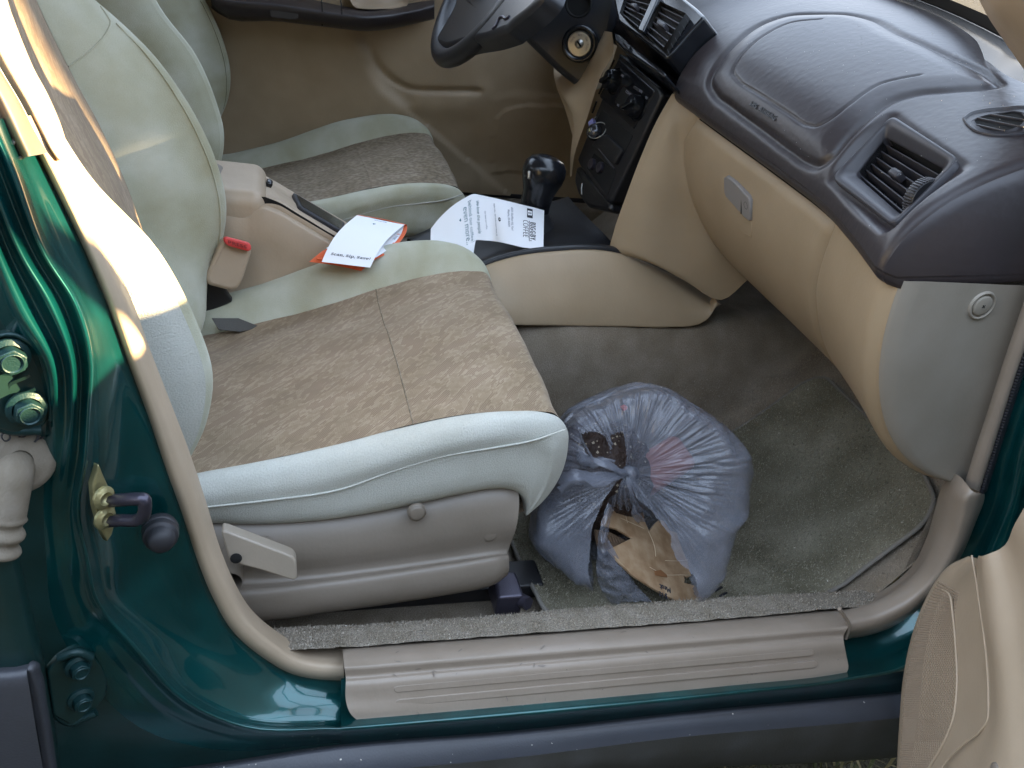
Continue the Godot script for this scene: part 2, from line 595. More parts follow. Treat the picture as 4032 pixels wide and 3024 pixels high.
func build_ground() -> void:
	var g := new_st()
	var n := FastNoiseLite.new(); n.seed = 4; n.frequency = 0.9
	var rows := []
	var ticks := []
	for v in [-220, -80, -30, -12, -6, -4, -3, -2, -1, -0.4, 0.0, 0.4, 0.8, 1.2, 2, 3, 5, 10, 30, 80, 220]: ticks.append(float(v))
	for z in ticks:
		var r := PackedVector3Array()
		for x in ticks: r.append(Vector3(x, 0.02 * n.get_noise_2d(x * 2, z * 2), z))
		rows.append(r)
	sheet(g, rows)
	var soil := wear(mat(lin(0.075, 0.066, 0.040), 1.0, M.fine, 0.4, 2.0, M.speck), M.stain, 0.7)
	tag(obj("ground", g, soil), "dry grassy ground under the car", "", "", "structure")
	# blades of grass along the car's side
	var st := new_st()
	st.set_smooth_group(-1)
	var rng := RandomNumberGenerator.new(); rng.seed = 12
	for i in 5200:
		var p := Vector3(rng.randf_range(-0.5, 1.5), 0.0, rng.randf_range(-0.55, 0.75))
		var a := rng.randf() * TAU
		var h := rng.randf_range(0.04, 0.13)
		var d := Vector3(cos(a), 0, sin(a))
		var s := Vector3(-d.z, 0, d.x) * rng.randf_range(0.0012, 0.0028)
		var q := p + d * h * 0.35 + Vector3(0, h * 0.7, 0)
		var e := p + d * h * rng.randf_range(0.7, 1.1) + Vector3(0, h * rng.randf_range(0.5, 0.95), 0)
		var k := rng.randf()
		st.set_color(Color(0.05, 0.06, 0.018).lerp(Color(0.17, 0.13, 0.06), k * k))
		for t in [p - s, p + s, q + s * 0.7, p - s, q + s * 0.7, q - s * 0.7, q - s * 0.7, q + s * 0.7, e]: st.add_vertex(t)
	var gm := StandardMaterial3D.new()
	gm.vertex_color_use_as_albedo = true; gm.roughness = 0.9
	gm.backlight_enabled = true; gm.backlight = Color(0.25, 0.3, 0.1)
	tag(obj("grass", st, gm), "half dry grass growing under the rocker of the car", "grass", "", "stuff")

func build_tree() -> void:      # a tree ahead of the car: its crown keeps the low sun off the seats, but for the strip beside the door
	var t := thing("shade_tree", "leafy tree standing ahead of the car", "tree", Vector3(12.5, 0, 0.2))
	var st := new_st()
	tube(st, spline([Vector3(12.5, -0.1, 0.2), Vector3(12.45, 1.5, 0.15), Vector3(12.5, 3.2, 0.3), Vector3(12.55, 5.5, 0.2)], 6), PackedFloat32Array(taper(19, 0.22, 0.08)), 12)
	obj("trunk", st, wear(mat(lin(0.11, 0.085, 0.06), 0.95, M.grain, 0.6, 2.0), M.stain, 2.0), t)
	var rng := RandomNumberGenerator.new(); rng.seed = 44
	for k in 9:
		var a := TAU * k / 9
		st = new_st()
		tube(st, spline([Vector3(12.5, 3.0 + 0.2 * (k % 4), 0.25), Vector3(12.5 + 0.7 * cos(a), 4.3, 0.2 + 0.9 * sin(a)), Vector3(12.5 + 1.2 * cos(a), 5.6, 0.2 + 1.8 * sin(a))], 5), PackedFloat32Array(taper(11, 0.07, 0.02)), 8)
		obj("limb", st, M.bark if M.has("bark") else M.rubber_grey, t)
	st = new_st()
	st.set_smooth_group(-1)
	for i in 26000:
		var p := Vector3(rng.randf_range(-1, 1), rng.randf_range(-1, 1), rng.randf_range(-1, 1))
		if pow(p.x, 4) + pow(p.y, 4) + pow(p.z, 4) > 1.0 - 0.25 * rng.randf(): continue
		p = Vector3(12.5, 6.4, 0.25) + p * Vector3(1.7, 2.6, 2.62)
		var b := Basis(Vector3(rng.randf_range(-1, 1), rng.randf_range(-1, 1), rng.randf_range(-1, 1)).normalized(), rng.randf() * TAU)
		var s := rng.randf_range(0.10, 0.20)
		st.set_color(Color(0.035, 0.06, 0.015).lerp(Color(0.10, 0.11, 0.03), rng.randf()))
		for q in [Vector3(-s, 0, 0), Vector3(0, 0, s * 0.6), Vector3(s, 0.02, 0), Vector3(-s, 0, 0), Vector3(s, 0.02, 0), Vector3(0, 0, -s * 0.6)]: st.add_vertex(p + b * q)
	var lm := StandardMaterial3D.new()
	lm.vertex_color_use_as_albedo = true; lm.roughness = 0.7
	tag(obj("crown", st, lm, t), "", "", "", "stuff")

func taper(n: int, a: float, b: float) -> Array:
	var o := []
	for i in n: o.append(lerpf(a, b, float(i) / (n - 1)))
	return o

func build_hedge(called: String, label: String, tr: Transform3D, width: float, height: float, leaves: int) -> void:
	var h := thing(called, label, "hedge", tr.origin)
	var n := FastNoiseLite.new(); n.seed = 15; n.frequency = 0.35; n.fractal_octaves = 4
	var rng := RandomNumberGenerator.new(); rng.seed = 15
	var st := new_st()
	var g := []
	for j in 25:
		var v := j / 24.0
		var row := PackedVector3Array()
		for i in 81:
			var x := lerpf(-width, width, i / 80.0)
			var a := v * PI
			var top := height + 0.17 * height * n.get_noise_1d(x * 1.5)
			row.append(tr * Vector3(x + 0.3 * n.get_noise_2d(x, a * 3), maxf(0.0, top * pow(sin(a), 0.35)), 0.17 * height * (0.3 - cos(a)) + 0.07 * height * n.get_noise_2d(x * 2, a * 5 + 40)))
		g.append(row)
	sheet(st, g)
	obj("inner_twigs", st, mat(lin(0.025, 0.03, 0.012), 1.0, M.fine, 2.0, 1.0), h)
	st = new_st()
	st.set_smooth_group(-1)
	for i in leaves:
		var fv := rng.randf_range(0.5, 23.0)
		var fu := rng.randf() * 79.9
		var p := net_at(g, fu, fv) + Vector3(rng.randf_range(-0.1, 0.1), rng.randf_range(-0.1, 0.1), rng.randf_range(-0.15, 0.1))
		var b := Basis(Vector3(rng.randf_range(-1, 1), rng.randf_range(-1, 1), rng.randf_range(-1, 1)).normalized(), rng.randf() * TAU)
		var s := rng.randf_range(0.07, 0.16)
		st.set_color(Color(0.03, 0.05, 0.015).lerp(Color(0.085, 0.10, 0.03), rng.randf()))
		for q in [Vector3(-s, 0, 0), Vector3(0, 0, s * 0.6), Vector3(s, 0.02, 0), Vector3(-s, 0, 0), Vector3(s, 0.02, 0), Vector3(0, 0, -s * 0.6)]: st.add_vertex(p + b * q)
	var lm := StandardMaterial3D.new()
	lm.vertex_color_use_as_albedo = true; lm.roughness = 0.7
	tag(obj("leaves", st, lm, h), "", "", "", "stuff")

func rib_outline(a: Array, b: Array) -> Array:      # a long rounded outline between the two ends (each a pair of edge points)
	var out := []
	for e in [[a[0], a[1], b[0]], [b[1], b[0], a[1]]]:
		var c: Vector3 = (e[0] + e[1]) / 2
		var out_dir: Vector3 = (c - e[2]).normalized()
		var r: float = (e[0] as Vector3).distance_to(e[1]) / 2
		var side: Vector3 = (e[0] - c).normalized()
		for k in 9:
			var t := PI * k / 8
			out.append(c + side * cos(t) * r + out_dir * sin(t) * r)
	return out

func build_body() -> void:
	var car := thing("car_body", "dark green car body around the open door, with tan door seal and sill", "car", Vector3(0.3, 0.0, -0.7))
	# ---- painted jamb of the centre pillar and the corner into the sill: one pressed sheet with two beads
	var seal_edge := [Vector3(-0.1427, 0.8687, -0.05), Vector3(-0.1356, 0.8454, -0.05), Vector3(-0.1158, 0.7817, -0.05), Vector3(-0.1065, 0.7454, -0.05), Vector3(-0.0974, 0.7013, -0.05), Vector3(-0.0876, 0.6557, -0.05), Vector3(-0.0798, 0.6134, -0.05), Vector3(-0.0701, 0.5663, -0.05), Vector3(-0.0612, 0.5167, -0.05), Vector3(-0.0503, 0.4699, -0.05), Vector3(-0.0351, 0.4272, -0.05), Vector3(-0.009, 0.3898, -0.05), Vector3(0.0184, 0.3634, -0.05), Vector3(0.0636, 0.3478, -0.05)]
	var under := [Vector3(-0.1445, 0.8622, -0.075), Vector3(-0.1365, 0.8379, -0.075), Vector3(-0.1153, 0.7711, -0.075), Vector3(-0.1054, 0.7331, -0.075), Vector3(-0.0956, 0.6869, -0.075), Vector3(-0.0851, 0.639, -0.075), Vector3(-0.0766, 0.5947, -0.075), Vector3(-0.0661, 0.5453, -0.075), Vector3(-0.0566, 0.4933, -0.075), Vector3(-0.0447, 0.4442, -0.075), Vector3(-0.0284, 0.4053, -0.075), Vector3(-0.0038, 0.3701, -0.075), Vector3(0.0222, 0.3445, -0.075), Vector3(0.066, 0.3297, -0.075)]
	var jamb := [Vector3(-0.1458, 0.8711, -0.034), Vector3(-0.14, 0.8477, -0.034), Vector3(-0.1243, 0.7881, -0.034), Vector3(-0.1116, 0.7538, -0.034), Vector3(-0.1046, 0.7115, -0.036), Vector3(-0.1029, 0.6689, -0.038), Vector3(-0.1035, 0.6271, -0.04), Vector3(-0.1044, 0.5764, -0.04), Vector3(-0.0993, 0.5289, -0.04), Vector3(-0.0918, 0.4835, -0.038), Vector3(-0.0747, 0.4386, -0.036), Vector3(-0.0391, 0.396, -0.034), Vector3(-0.0057, 0.3651, -0.03), Vector3(0.0621, 0.3493, -0.028)]
	var foot := [Vector3(-0.1437, 0.8762, -0.012), Vector3(-0.1381, 0.8553, -0.012), Vector3(-0.1257, 0.7973, -0.012), Vector3(-0.1136, 0.7665, -0.012), Vector3(-0.1087, 0.728, -0.012), Vector3(-0.1138, 0.6861, -0.012), Vector3(-0.119, 0.65, -0.012), Vector3(-0.128, 0.601, -0.012), Vector3(-0.1263, 0.5568, -0.012), Vector3(-0.1238, 0.5154, -0.012), Vector3(-0.1024, 0.4678, -0.012), Vector3(-0.0556, 0.383, -0.012), Vector3(-0.0195, 0.3547, -0.012), Vector3(0.0615, 0.3382, -0.012)]
	var bead := [Vector3(-0.144, 0.879, 0.003), Vector3(-0.1387, 0.8602, 0.003), Vector3(-0.1266, 0.8036, 0.003), Vector3(-0.1145, 0.7744, 0.003), Vector3(-0.1099, 0.7372, 0.003), Vector3(-0.1148, 0.6959, 0.003), Vector3(-0.1202, 0.6603, 0.002), Vector3(-0.1305, 0.6111, 0), Vector3(-0.129, 0.5681, 0), Vector3(-0.1268, 0.5278, 0), Vector3(-0.1064, 0.479, 0.001), Vector3(-0.0585, 0.396, 0.004), Vector3(-0.0227, 0.3714, 0.007), Vector3(0.0595, 0.3558, 0.008)]
	var bead_out := [Vector3(-0.151, 0.8751, -0.006), Vector3(-0.1461, 0.8544, -0.006), Vector3(-0.134, 0.7995, -0.006), Vector3(-0.1227, 0.7698, -0.006), Vector3(-0.1175, 0.732, -0.006), Vector3(-0.1216, 0.6901, -0.006), Vector3(-0.1272, 0.6546, -0.006), Vector3(-0.137, 0.6048, -0.008), Vector3(-0.1363, 0.5612, -0.008), Vector3(-0.1344, 0.519, -0.008), Vector3(-0.1139, 0.4674, -0.006), Vector3(-0.0642, 0.3833, -0.001), Vector3(-0.0257, 0.3604, 0.004), Vector3(0.0601, 0.3452, 0.006)]
	var bead2 := [Vector3(-0.1502, 0.8784, 0.01), Vector3(-0.1467, 0.8568, 0.01), Vector3(-0.1366, 0.8061, 0.01), Vector3(-0.1265, 0.7783, 0.01), Vector3(-0.1191, 0.741, 0.01), Vector3(-0.123, 0.6997, 0.006), Vector3(-0.1313, 0.6591, 0), Vector3(-0.1423, 0.6051, -0.008), Vector3(-0.1441, 0.56, -0.01), Vector3(-0.1419, 0.5138, -0.012), Vector3(-0.1218, 0.4609, -0.008), Vector3(-0.071, 0.3758, -0.003), Vector3(-0.029, 0.3533, 0.002), Vector3(0.0606, 0.3365, 0.003)]
	var valley := [Vector3(-0.1576, 0.8752, 0), Vector3(-0.1537, 0.8519, 0), Vector3(-0.1449, 0.8015, 0), Vector3(-0.1364, 0.771, 0), Vector3(-0.1268, 0.7346, 0), Vector3(-0.129, 0.6941, 0), Vector3(-0.1351, 0.6578, -0.002), Vector3(-0.1452, 0.6052, -0.008), Vector3(-0.1477, 0.5603, -0.01), Vector3(-0.146, 0.5113, -0.012), Vector3(-0.127, 0.455, -0.01), Vector3(-0.0752, 0.3696, -0.005), Vector3(-0.0323, 0.3467, 0), Vector3(0.0611, 0.329, 0)]
	var bead3 := [Vector3(-0.1585, 0.8778, 0.012), Vector3(-0.1539, 0.8544, 0.012), Vector3(-0.1471, 0.8057, 0.012), Vector3(-0.1397, 0.7738, 0.012), Vector3(-0.1298, 0.7383, 0.01), Vector3(-0.1328, 0.6967, 0.004), Vector3(-0.1393, 0.6579, -0.002), Vector3(-0.1486, 0.6054, -0.008), Vector3(-0.1519, 0.5606, -0.01), Vector3(-0.1511, 0.5088, -0.012), Vector3(-0.1327, 0.4514, -0.01), Vector3(-0.0804, 0.3642, -0.006), Vector3(-0.0359, 0.3422, -0.001), Vector3(0.0613, 0.3256, -0.001)]
	var recess := [Vector3(-0.1733, 0.8709, -0.002), Vector3(-0.169, 0.8463, -0.002), Vector3(-0.1622, 0.7973, -0.002), Vector3(-0.1574, 0.7588, -0.003), Vector3(-0.1429, 0.7262, -0.004), Vector3(-0.1417, 0.6909, -0.005), Vector3(-0.1465, 0.6552, -0.006), Vector3(-0.1544, 0.6041, -0.01), Vector3(-0.1585, 0.5592, -0.012), Vector3(-0.1615, 0.505, -0.013), Vector3(-0.1487, 0.4426, -0.012), Vector3(-0.0963, 0.3519, -0.008), Vector3(-0.0474, 0.3292, -0.004), Vector3(0.0616, 0.3207, -0.003)]
	var recess_far := [Vector3(-0.2112, 0.8677, -0.002), Vector3(-0.2102, 0.8434, -0.002), Vector3(-0.2074, 0.793, -0.002), Vector3(-0.2023, 0.751, -0.004), Vector3(-0.1967, 0.718, -0.006), Vector3(-0.1977, 0.686, -0.008), Vector3(-0.2023, 0.6527, -0.009), Vector3(-0.2097, 0.6054, -0.012), Vector3(-0.2147, 0.5617, -0.014), Vector3(-0.2214, 0.5043, -0.015), Vector3(-0.2273, 0.385, -0.014), Vector3(-0.186, 0.2691, -0.01), Vector3(-0.0818, 0.2655, -0.006), Vector3(0.0622, 0.3097, -0.004)]
	var st := new_st()
	sheet(st, net([under, seal_edge, jamb, foot, bead, bead_out, bead2, valley, bead3, recess], 6, 5))
	obj("pillar_jamb", st, M.paint, car)
	st = new_st()
	sheet(st, net([recess, [Vector3(-0.194, 0.8681, -0.006), Vector3(-0.1913, 0.8434, -0.006), Vector3(-0.1864, 0.7934, -0.006), Vector3(-0.1816, 0.7525, -0.008), Vector3(-0.1725, 0.7191, -0.01), Vector3(-0.1718, 0.6849, -0.012), Vector3(-0.1763, 0.6505, -0.012), Vector3(-0.1835, 0.6023, -0.014), Vector3(-0.188, 0.5578, -0.016), Vector3(-0.1929, 0.5016, -0.017), Vector3(-0.1875, 0.4103, -0.016), Vector3(-0.1411, 0.3101, -0.012), Vector3(-0.0647, 0.2935, -0.008), Vector3(0.062, 0.3145, -0.004)], recess_far], 6, 5))
	obj("pillar_outer_panel", st, M.paint_dirty, car)
	# ---- painted sill under the scuff plate
	st = new_st()
	sheet(st, net([
		[Vector3(0.0633, 0.3564, -0.05), Vector3(0.1882, 0.3525, -0.05), Vector3(0.3342, 0.3469, -0.05), Vector3(0.5009, 0.3439, -0.05), Vector3(0.641, 0.3389, -0.05), Vector3(0.6976, 0.3523, -0.05), Vector3(0.7361, 0.4038, -0.05), Vector3(0.7434, 0.4505, -0.05), Vector3(0.7367, 0.5164, -0.05), Vector3(0.7136, 0.5955, -0.05), Vector3(0.6959, 0.7007, -0.05), Vector3(0.6819, 0.7974, -0.05)],
		[Vector3(0.0621, 0.3493, -0.028), Vector3(0.1849, 0.3439, -0.028), Vector3(0.3284, 0.338, -0.028), Vector3(0.4931, 0.3323, -0.028), Vector3(0.6292, 0.3336, -0.028), Vector3(0.6961, 0.3444, -0.03), Vector3(0.7438, 0.3954, -0.035), Vector3(0.7518, 0.4529, -0.04), Vector3(0.747, 0.5264, -0.045), Vector3(0.722, 0.6047, -0.045), Vector3(0.7022, 0.7088, -0.045), Vector3(0.6886, 0.8044, -0.045)],
		[Vector3(0.0601, 0.3542, 0), Vector3(0.1788, 0.3488, 0), Vector3(0.3173, 0.3444, 0), Vector3(0.4758, 0.341, 0), Vector3(0.6085, 0.3418, 0), Vector3(0.6833, 0.351, -0.004), Vector3(0.7402, 0.4065, -0.014), Vector3(0.7491, 0.4673, -0.022), Vector3(0.7408, 0.5472, -0.028), Vector3(0.7189, 0.6214, -0.03), Vector3(0.6991, 0.7225, -0.03), Vector3(0.6847, 0.8154, -0.03)],
		[Vector3(0.0595, 0.3558, 0.008), Vector3(0.177, 0.3507, 0.008), Vector3(0.3142, 0.3459, 0.008), Vector3(0.4708, 0.3435, 0.008), Vector3(0.6026, 0.3447, 0.008), Vector3(0.6808, 0.3516, 0.004), Vector3(0.7489, 0.4047, -0.008), Vector3(0.7564, 0.4696, -0.016), Vector3(0.7425, 0.5582, -0.022), Vector3(0.7216, 0.6312, -0.024), Vector3(0.7018, 0.7309, -0.024), Vector3(0.6869, 0.8224, -0.024)],
		[Vector3(0.0601, 0.3452, 0.006), Vector3(0.1788, 0.339, 0.006), Vector3(0.3175, 0.3337, 0.006), Vector3(0.4759, 0.3308, 0.006), Vector3(0.6099, 0.3314, 0.006), Vector3(0.6903, 0.3392, 0.003), Vector3(0.7627, 0.3937, -0.01), Vector3(0.7738, 0.4617, -0.02), Vector3(0.7603, 0.5549, -0.028), Vector3(0.7372, 0.6323, -0.03), Vector3(0.7168, 0.7326, -0.03), Vector3(0.7023, 0.8249, -0.03)],
		[Vector3(0.062, 0.3139, -0.004), Vector3(0.1846, 0.3073, -0.004), Vector3(0.3277, 0.3024, -0.004), Vector3(0.4913, 0.2985, -0.004), Vector3(0.6327, 0.2932, -0.004), Vector3(0.7233, 0.2922, -0.004), Vector3(0.8174, 0.341, -0.014), Vector3(0.8344, 0.4284, -0.03), Vector3(0.8002, 0.5477, -0.036), Vector3(0.7705, 0.6317, -0.038), Vector3(0.7481, 0.7336, -0.038), Vector3(0.731, 0.8271, -0.038)]], 6, 5))
	obj("sill_panel", st, M.paint, car)
	# ---- rocker cladding below the sill
	st = new_st()
	var clad := net([
		[Vector3(-0.2448, 0.3123, -0.012), Vector3(-0.0962, 0.2996, -0.012), Vector3(0.0628, 0.3082, -0.012), Vector3(0.2306, 0.2978, -0.012), Vector3(0.4252, 0.296, -0.012), Vector3(0.638, 0.2872, -0.012), Vector3(0.8913, 0.2802, -0.012)],
		[Vector3(-0.2388, 0.3274, 0.002), Vector3(-0.0938, 0.3154, 0.002), Vector3(0.0612, 0.3229, 0.002), Vector3(0.225, 0.3131, 0.002), Vector3(0.415, 0.3103, 0.002), Vector3(0.6226, 0.3023, 0.002), Vector3(0.8705, 0.2941, 0.002)],
		[Vector3(-0.2358, 0.3332, 0.01), Vector3(-0.0926, 0.3216, 0.01), Vector3(0.0605, 0.3288, 0.01), Vector3(0.2222, 0.3187, 0.01), Vector3(0.41, 0.3156, 0.01), Vector3(0.6153, 0.3072, 0.01), Vector3(0.8606, 0.2986, 0.01)],
		[Vector3(-0.2353, 0.333, 0.012), Vector3(-0.0924, 0.3212, 0.012), Vector3(0.0604, 0.3275, 0.012), Vector3(0.2219, 0.3173, 0.012), Vector3(0.4096, 0.3138, 0.012), Vector3(0.6144, 0.3059, 0.012), Vector3(0.8591, 0.298, 0.012)],
		[Vector3(-0.2312, 0.3295, 0.03), Vector3(-0.0906, 0.3211, 0.03), Vector3(0.0593, 0.3246, 0.03), Vector3(0.2175, 0.3176, 0.03), Vector3(0.4009, 0.3164, 0.03), Vector3(0.6034, 0.3037, 0.03), Vector3(0.8444, 0.2945, 0.03)],
		[Vector3(-0.2298, 0.3318, 0.034), Vector3(-0.0901, 0.3233, 0.034), Vector3(0.059, 0.3264, 0.034), Vector3(0.2163, 0.3193, 0.034), Vector3(0.3987, 0.3178, 0.034), Vector3(0.6003, 0.3048, 0.034), Vector3(0.8403, 0.2953, 0.034)]], 5, 3)
	sheet(st, clad)
	obj("rocker_cladding", st, M.cladding, car)
	scatter("specks", car, clad, 45, M.lint, 0.0003, 0.0008, 1.6, 3)
	st = new_st()
	sheet(st, net([
		[Vector3(-0.2298, 0.3318, 0.034), Vector3(-0.0901, 0.3233, 0.034), Vector3(0.059, 0.3264, 0.034), Vector3(0.2163, 0.3193, 0.034), Vector3(0.3987, 0.3178, 0.034), Vector3(0.6003, 0.3048, 0.034), Vector3(0.8403, 0.2953, 0.034)],
		[Vector3(-0.2315, 0.3158, 0.037), Vector3(-0.0909, 0.3045, 0.037), Vector3(0.0598, 0.3022, 0.037), Vector3(0.2186, 0.2991, 0.037), Vector3(0.4042, 0.2927, 0.037), Vector3(0.6101, 0.2756, 0.037), Vector3(0.8588, 0.2575, 0.037)],
		[Vector3(-0.237, 0.2894, 0.032), Vector3(-0.0931, 0.2766, 0.032), Vector3(0.0613, 0.2716, 0.032), Vector3(0.2241, 0.27, 0.032), Vector3(0.4148, 0.2621, 0.032), Vector3(0.6305, 0.2336, 0.032), Vector3(0.8903, 0.2099, 0.032)],
		[Vector3(-0.2486, 0.2524, 0.01), Vector3(-0.0977, 0.2388, 0.01), Vector3(0.0643, 0.2349, 0.01), Vector3(0.2349, 0.2331, 0.01), Vector3(0.4348, 0.2247, 0.01), Vector3(0.6613, 0.1938, 0.01), Vector3(0.934, 0.1687, 0.01)]], 5, 4))
	obj("rocker_lower_edge", st, M.cladding_low, car)
	# ---- tan rubber seal round the opening: pillar side
	st = new_st()
	sheet(st, net([
		[Vector3(-0.1456, 0.8626, -0.062), Vector3(-0.1387, 0.8407, -0.062), Vector3(-0.1183, 0.7765, -0.062), Vector3(-0.1088, 0.7394, -0.062), Vector3(-0.0995, 0.6944, -0.062), Vector3(-0.0896, 0.6477, -0.062), Vector3(-0.0816, 0.6045, -0.062), Vector3(-0.0716, 0.5564, -0.062), Vector3(-0.0622, 0.5057, -0.062), Vector3(-0.051, 0.4579, -0.062), Vector3(-0.0355, 0.4142, -0.062), Vector3(-0.0092, 0.3754, -0.062), Vector3(0.0189, 0.3485, -0.062), Vector3(0.044, 0.3369, -0.062), Vector3(0.0678, 0.3321, -0.062)],
		[Vector3(-0.1425, 0.8665, -0.05), Vector3(-0.1352, 0.8452, -0.05), Vector3(-0.1152, 0.7817, -0.05), Vector3(-0.1059, 0.7454, -0.05), Vector3(-0.0968, 0.7013, -0.05), Vector3(-0.087, 0.6557, -0.05), Vector3(-0.0789, 0.6134, -0.05), Vector3(-0.0691, 0.5662, -0.05), Vector3(-0.0598, 0.5166, -0.05), Vector3(-0.0487, 0.4714, -0.05), Vector3(-0.0335, 0.4293, -0.05), Vector3(-0.0082, 0.3922, -0.05), Vector3(0.0188, 0.3659, -0.05), Vector3(0.0429, 0.3548, -0.05), Vector3(0.0662, 0.3508, -0.05)],
		[Vector3(-0.139, 0.8697, -0.045), Vector3(-0.1312, 0.8486, -0.045), Vector3(-0.1113, 0.7856, -0.045), Vector3(-0.1019, 0.7504, -0.045), Vector3(-0.0927, 0.7072, -0.045), Vector3(-0.0826, 0.6629, -0.045), Vector3(-0.0743, 0.6212, -0.045), Vector3(-0.0642, 0.5738, -0.045), Vector3(-0.0552, 0.5249, -0.045), Vector3(-0.0444, 0.482, -0.045), Vector3(-0.03, 0.4418, -0.045), Vector3(-0.0048, 0.4053, -0.045), Vector3(0.0211, 0.3804, -0.045), Vector3(0.0431, 0.3704, -0.045), Vector3(0.0651, 0.3667, -0.045)],
		[Vector3(-0.137, 0.8697, -0.048), Vector3(-0.1291, 0.8485, -0.048), Vector3(-0.1086, 0.7854, -0.048), Vector3(-0.0989, 0.7511, -0.048), Vector3(-0.0895, 0.7085, -0.048), Vector3(-0.0787, 0.6641, -0.048), Vector3(-0.07, 0.6224, -0.048), Vector3(-0.0593, 0.5739, -0.048), Vector3(-0.0507, 0.5259, -0.048), Vector3(-0.0397, 0.4845, -0.048), Vector3(-0.0254, 0.4455, -0.048), Vector3(-0.0004, 0.4087, -0.048), Vector3(0.0244, 0.384, -0.048), Vector3(0.0448, 0.3749, -0.048), Vector3(0.0647, 0.3716, -0.048)],
		[Vector3(-0.1368, 0.8677, -0.056), Vector3(-0.1287, 0.8461, -0.056), Vector3(-0.1074, 0.7821, -0.056), Vector3(-0.097, 0.749, -0.056), Vector3(-0.0873, 0.7066, -0.056), Vector3(-0.0762, 0.6618, -0.056), Vector3(-0.0666, 0.6186, -0.056), Vector3(-0.0559, 0.5691, -0.056), Vector3(-0.0474, 0.5204, -0.056), Vector3(-0.0375, 0.4818, -0.056), Vector3(-0.0233, 0.4414, -0.056), Vector3(0.002, 0.4043, -0.056), Vector3(0.0255, 0.3816, -0.056), Vector3(0.0461, 0.3731, -0.056), Vector3(0.0653, 0.37, -0.056)],
		[Vector3(-0.1387, 0.8635, -0.072), Vector3(-0.1303, 0.8413, -0.072), Vector3(-0.1073, 0.7754, -0.072), Vector3(-0.0971, 0.742, -0.072), Vector3(-0.0866, 0.6988, -0.072), Vector3(-0.0751, 0.6527, -0.072), Vector3(-0.0644, 0.6079, -0.072), Vector3(-0.0539, 0.5569, -0.072), Vector3(-0.0454, 0.5068, -0.072), Vector3(-0.0361, 0.4694, -0.072), Vector3(-0.0215, 0.4304, -0.072), Vector3(0.0046, 0.3944, -0.072), Vector3(0.0282, 0.3726, -0.072), Vector3(0.048, 0.3669, -0.072), Vector3(0.0662, 0.3646, -0.072)],
		[Vector3(-0.1401, 0.8608, -0.082), Vector3(-0.1315, 0.8383, -0.082), Vector3(-0.1075, 0.7713, -0.082), Vector3(-0.0969, 0.7372, -0.082), Vector3(-0.0868, 0.6932, -0.082), Vector3(-0.0751, 0.6463, -0.082), Vector3(-0.0641, 0.6006, -0.082), Vector3(-0.0534, 0.5487, -0.082), Vector3(-0.0443, 0.4988, -0.082), Vector3(-0.0344, 0.4607, -0.082), Vector3(-0.0198, 0.4223, -0.082), Vector3(0.0064, 0.3864, -0.082), Vector3(0.0295, 0.3657, -0.082), Vector3(0.0491, 0.3613, -0.082), Vector3(0.0671, 0.3591, -0.082)]], 5, 3))
	obj("door_seal", st, M.tan_soft, car, "tan rubber door seal running down the centre pillar into the sill corner")
	# ---- scuff plate
	st = new_st()
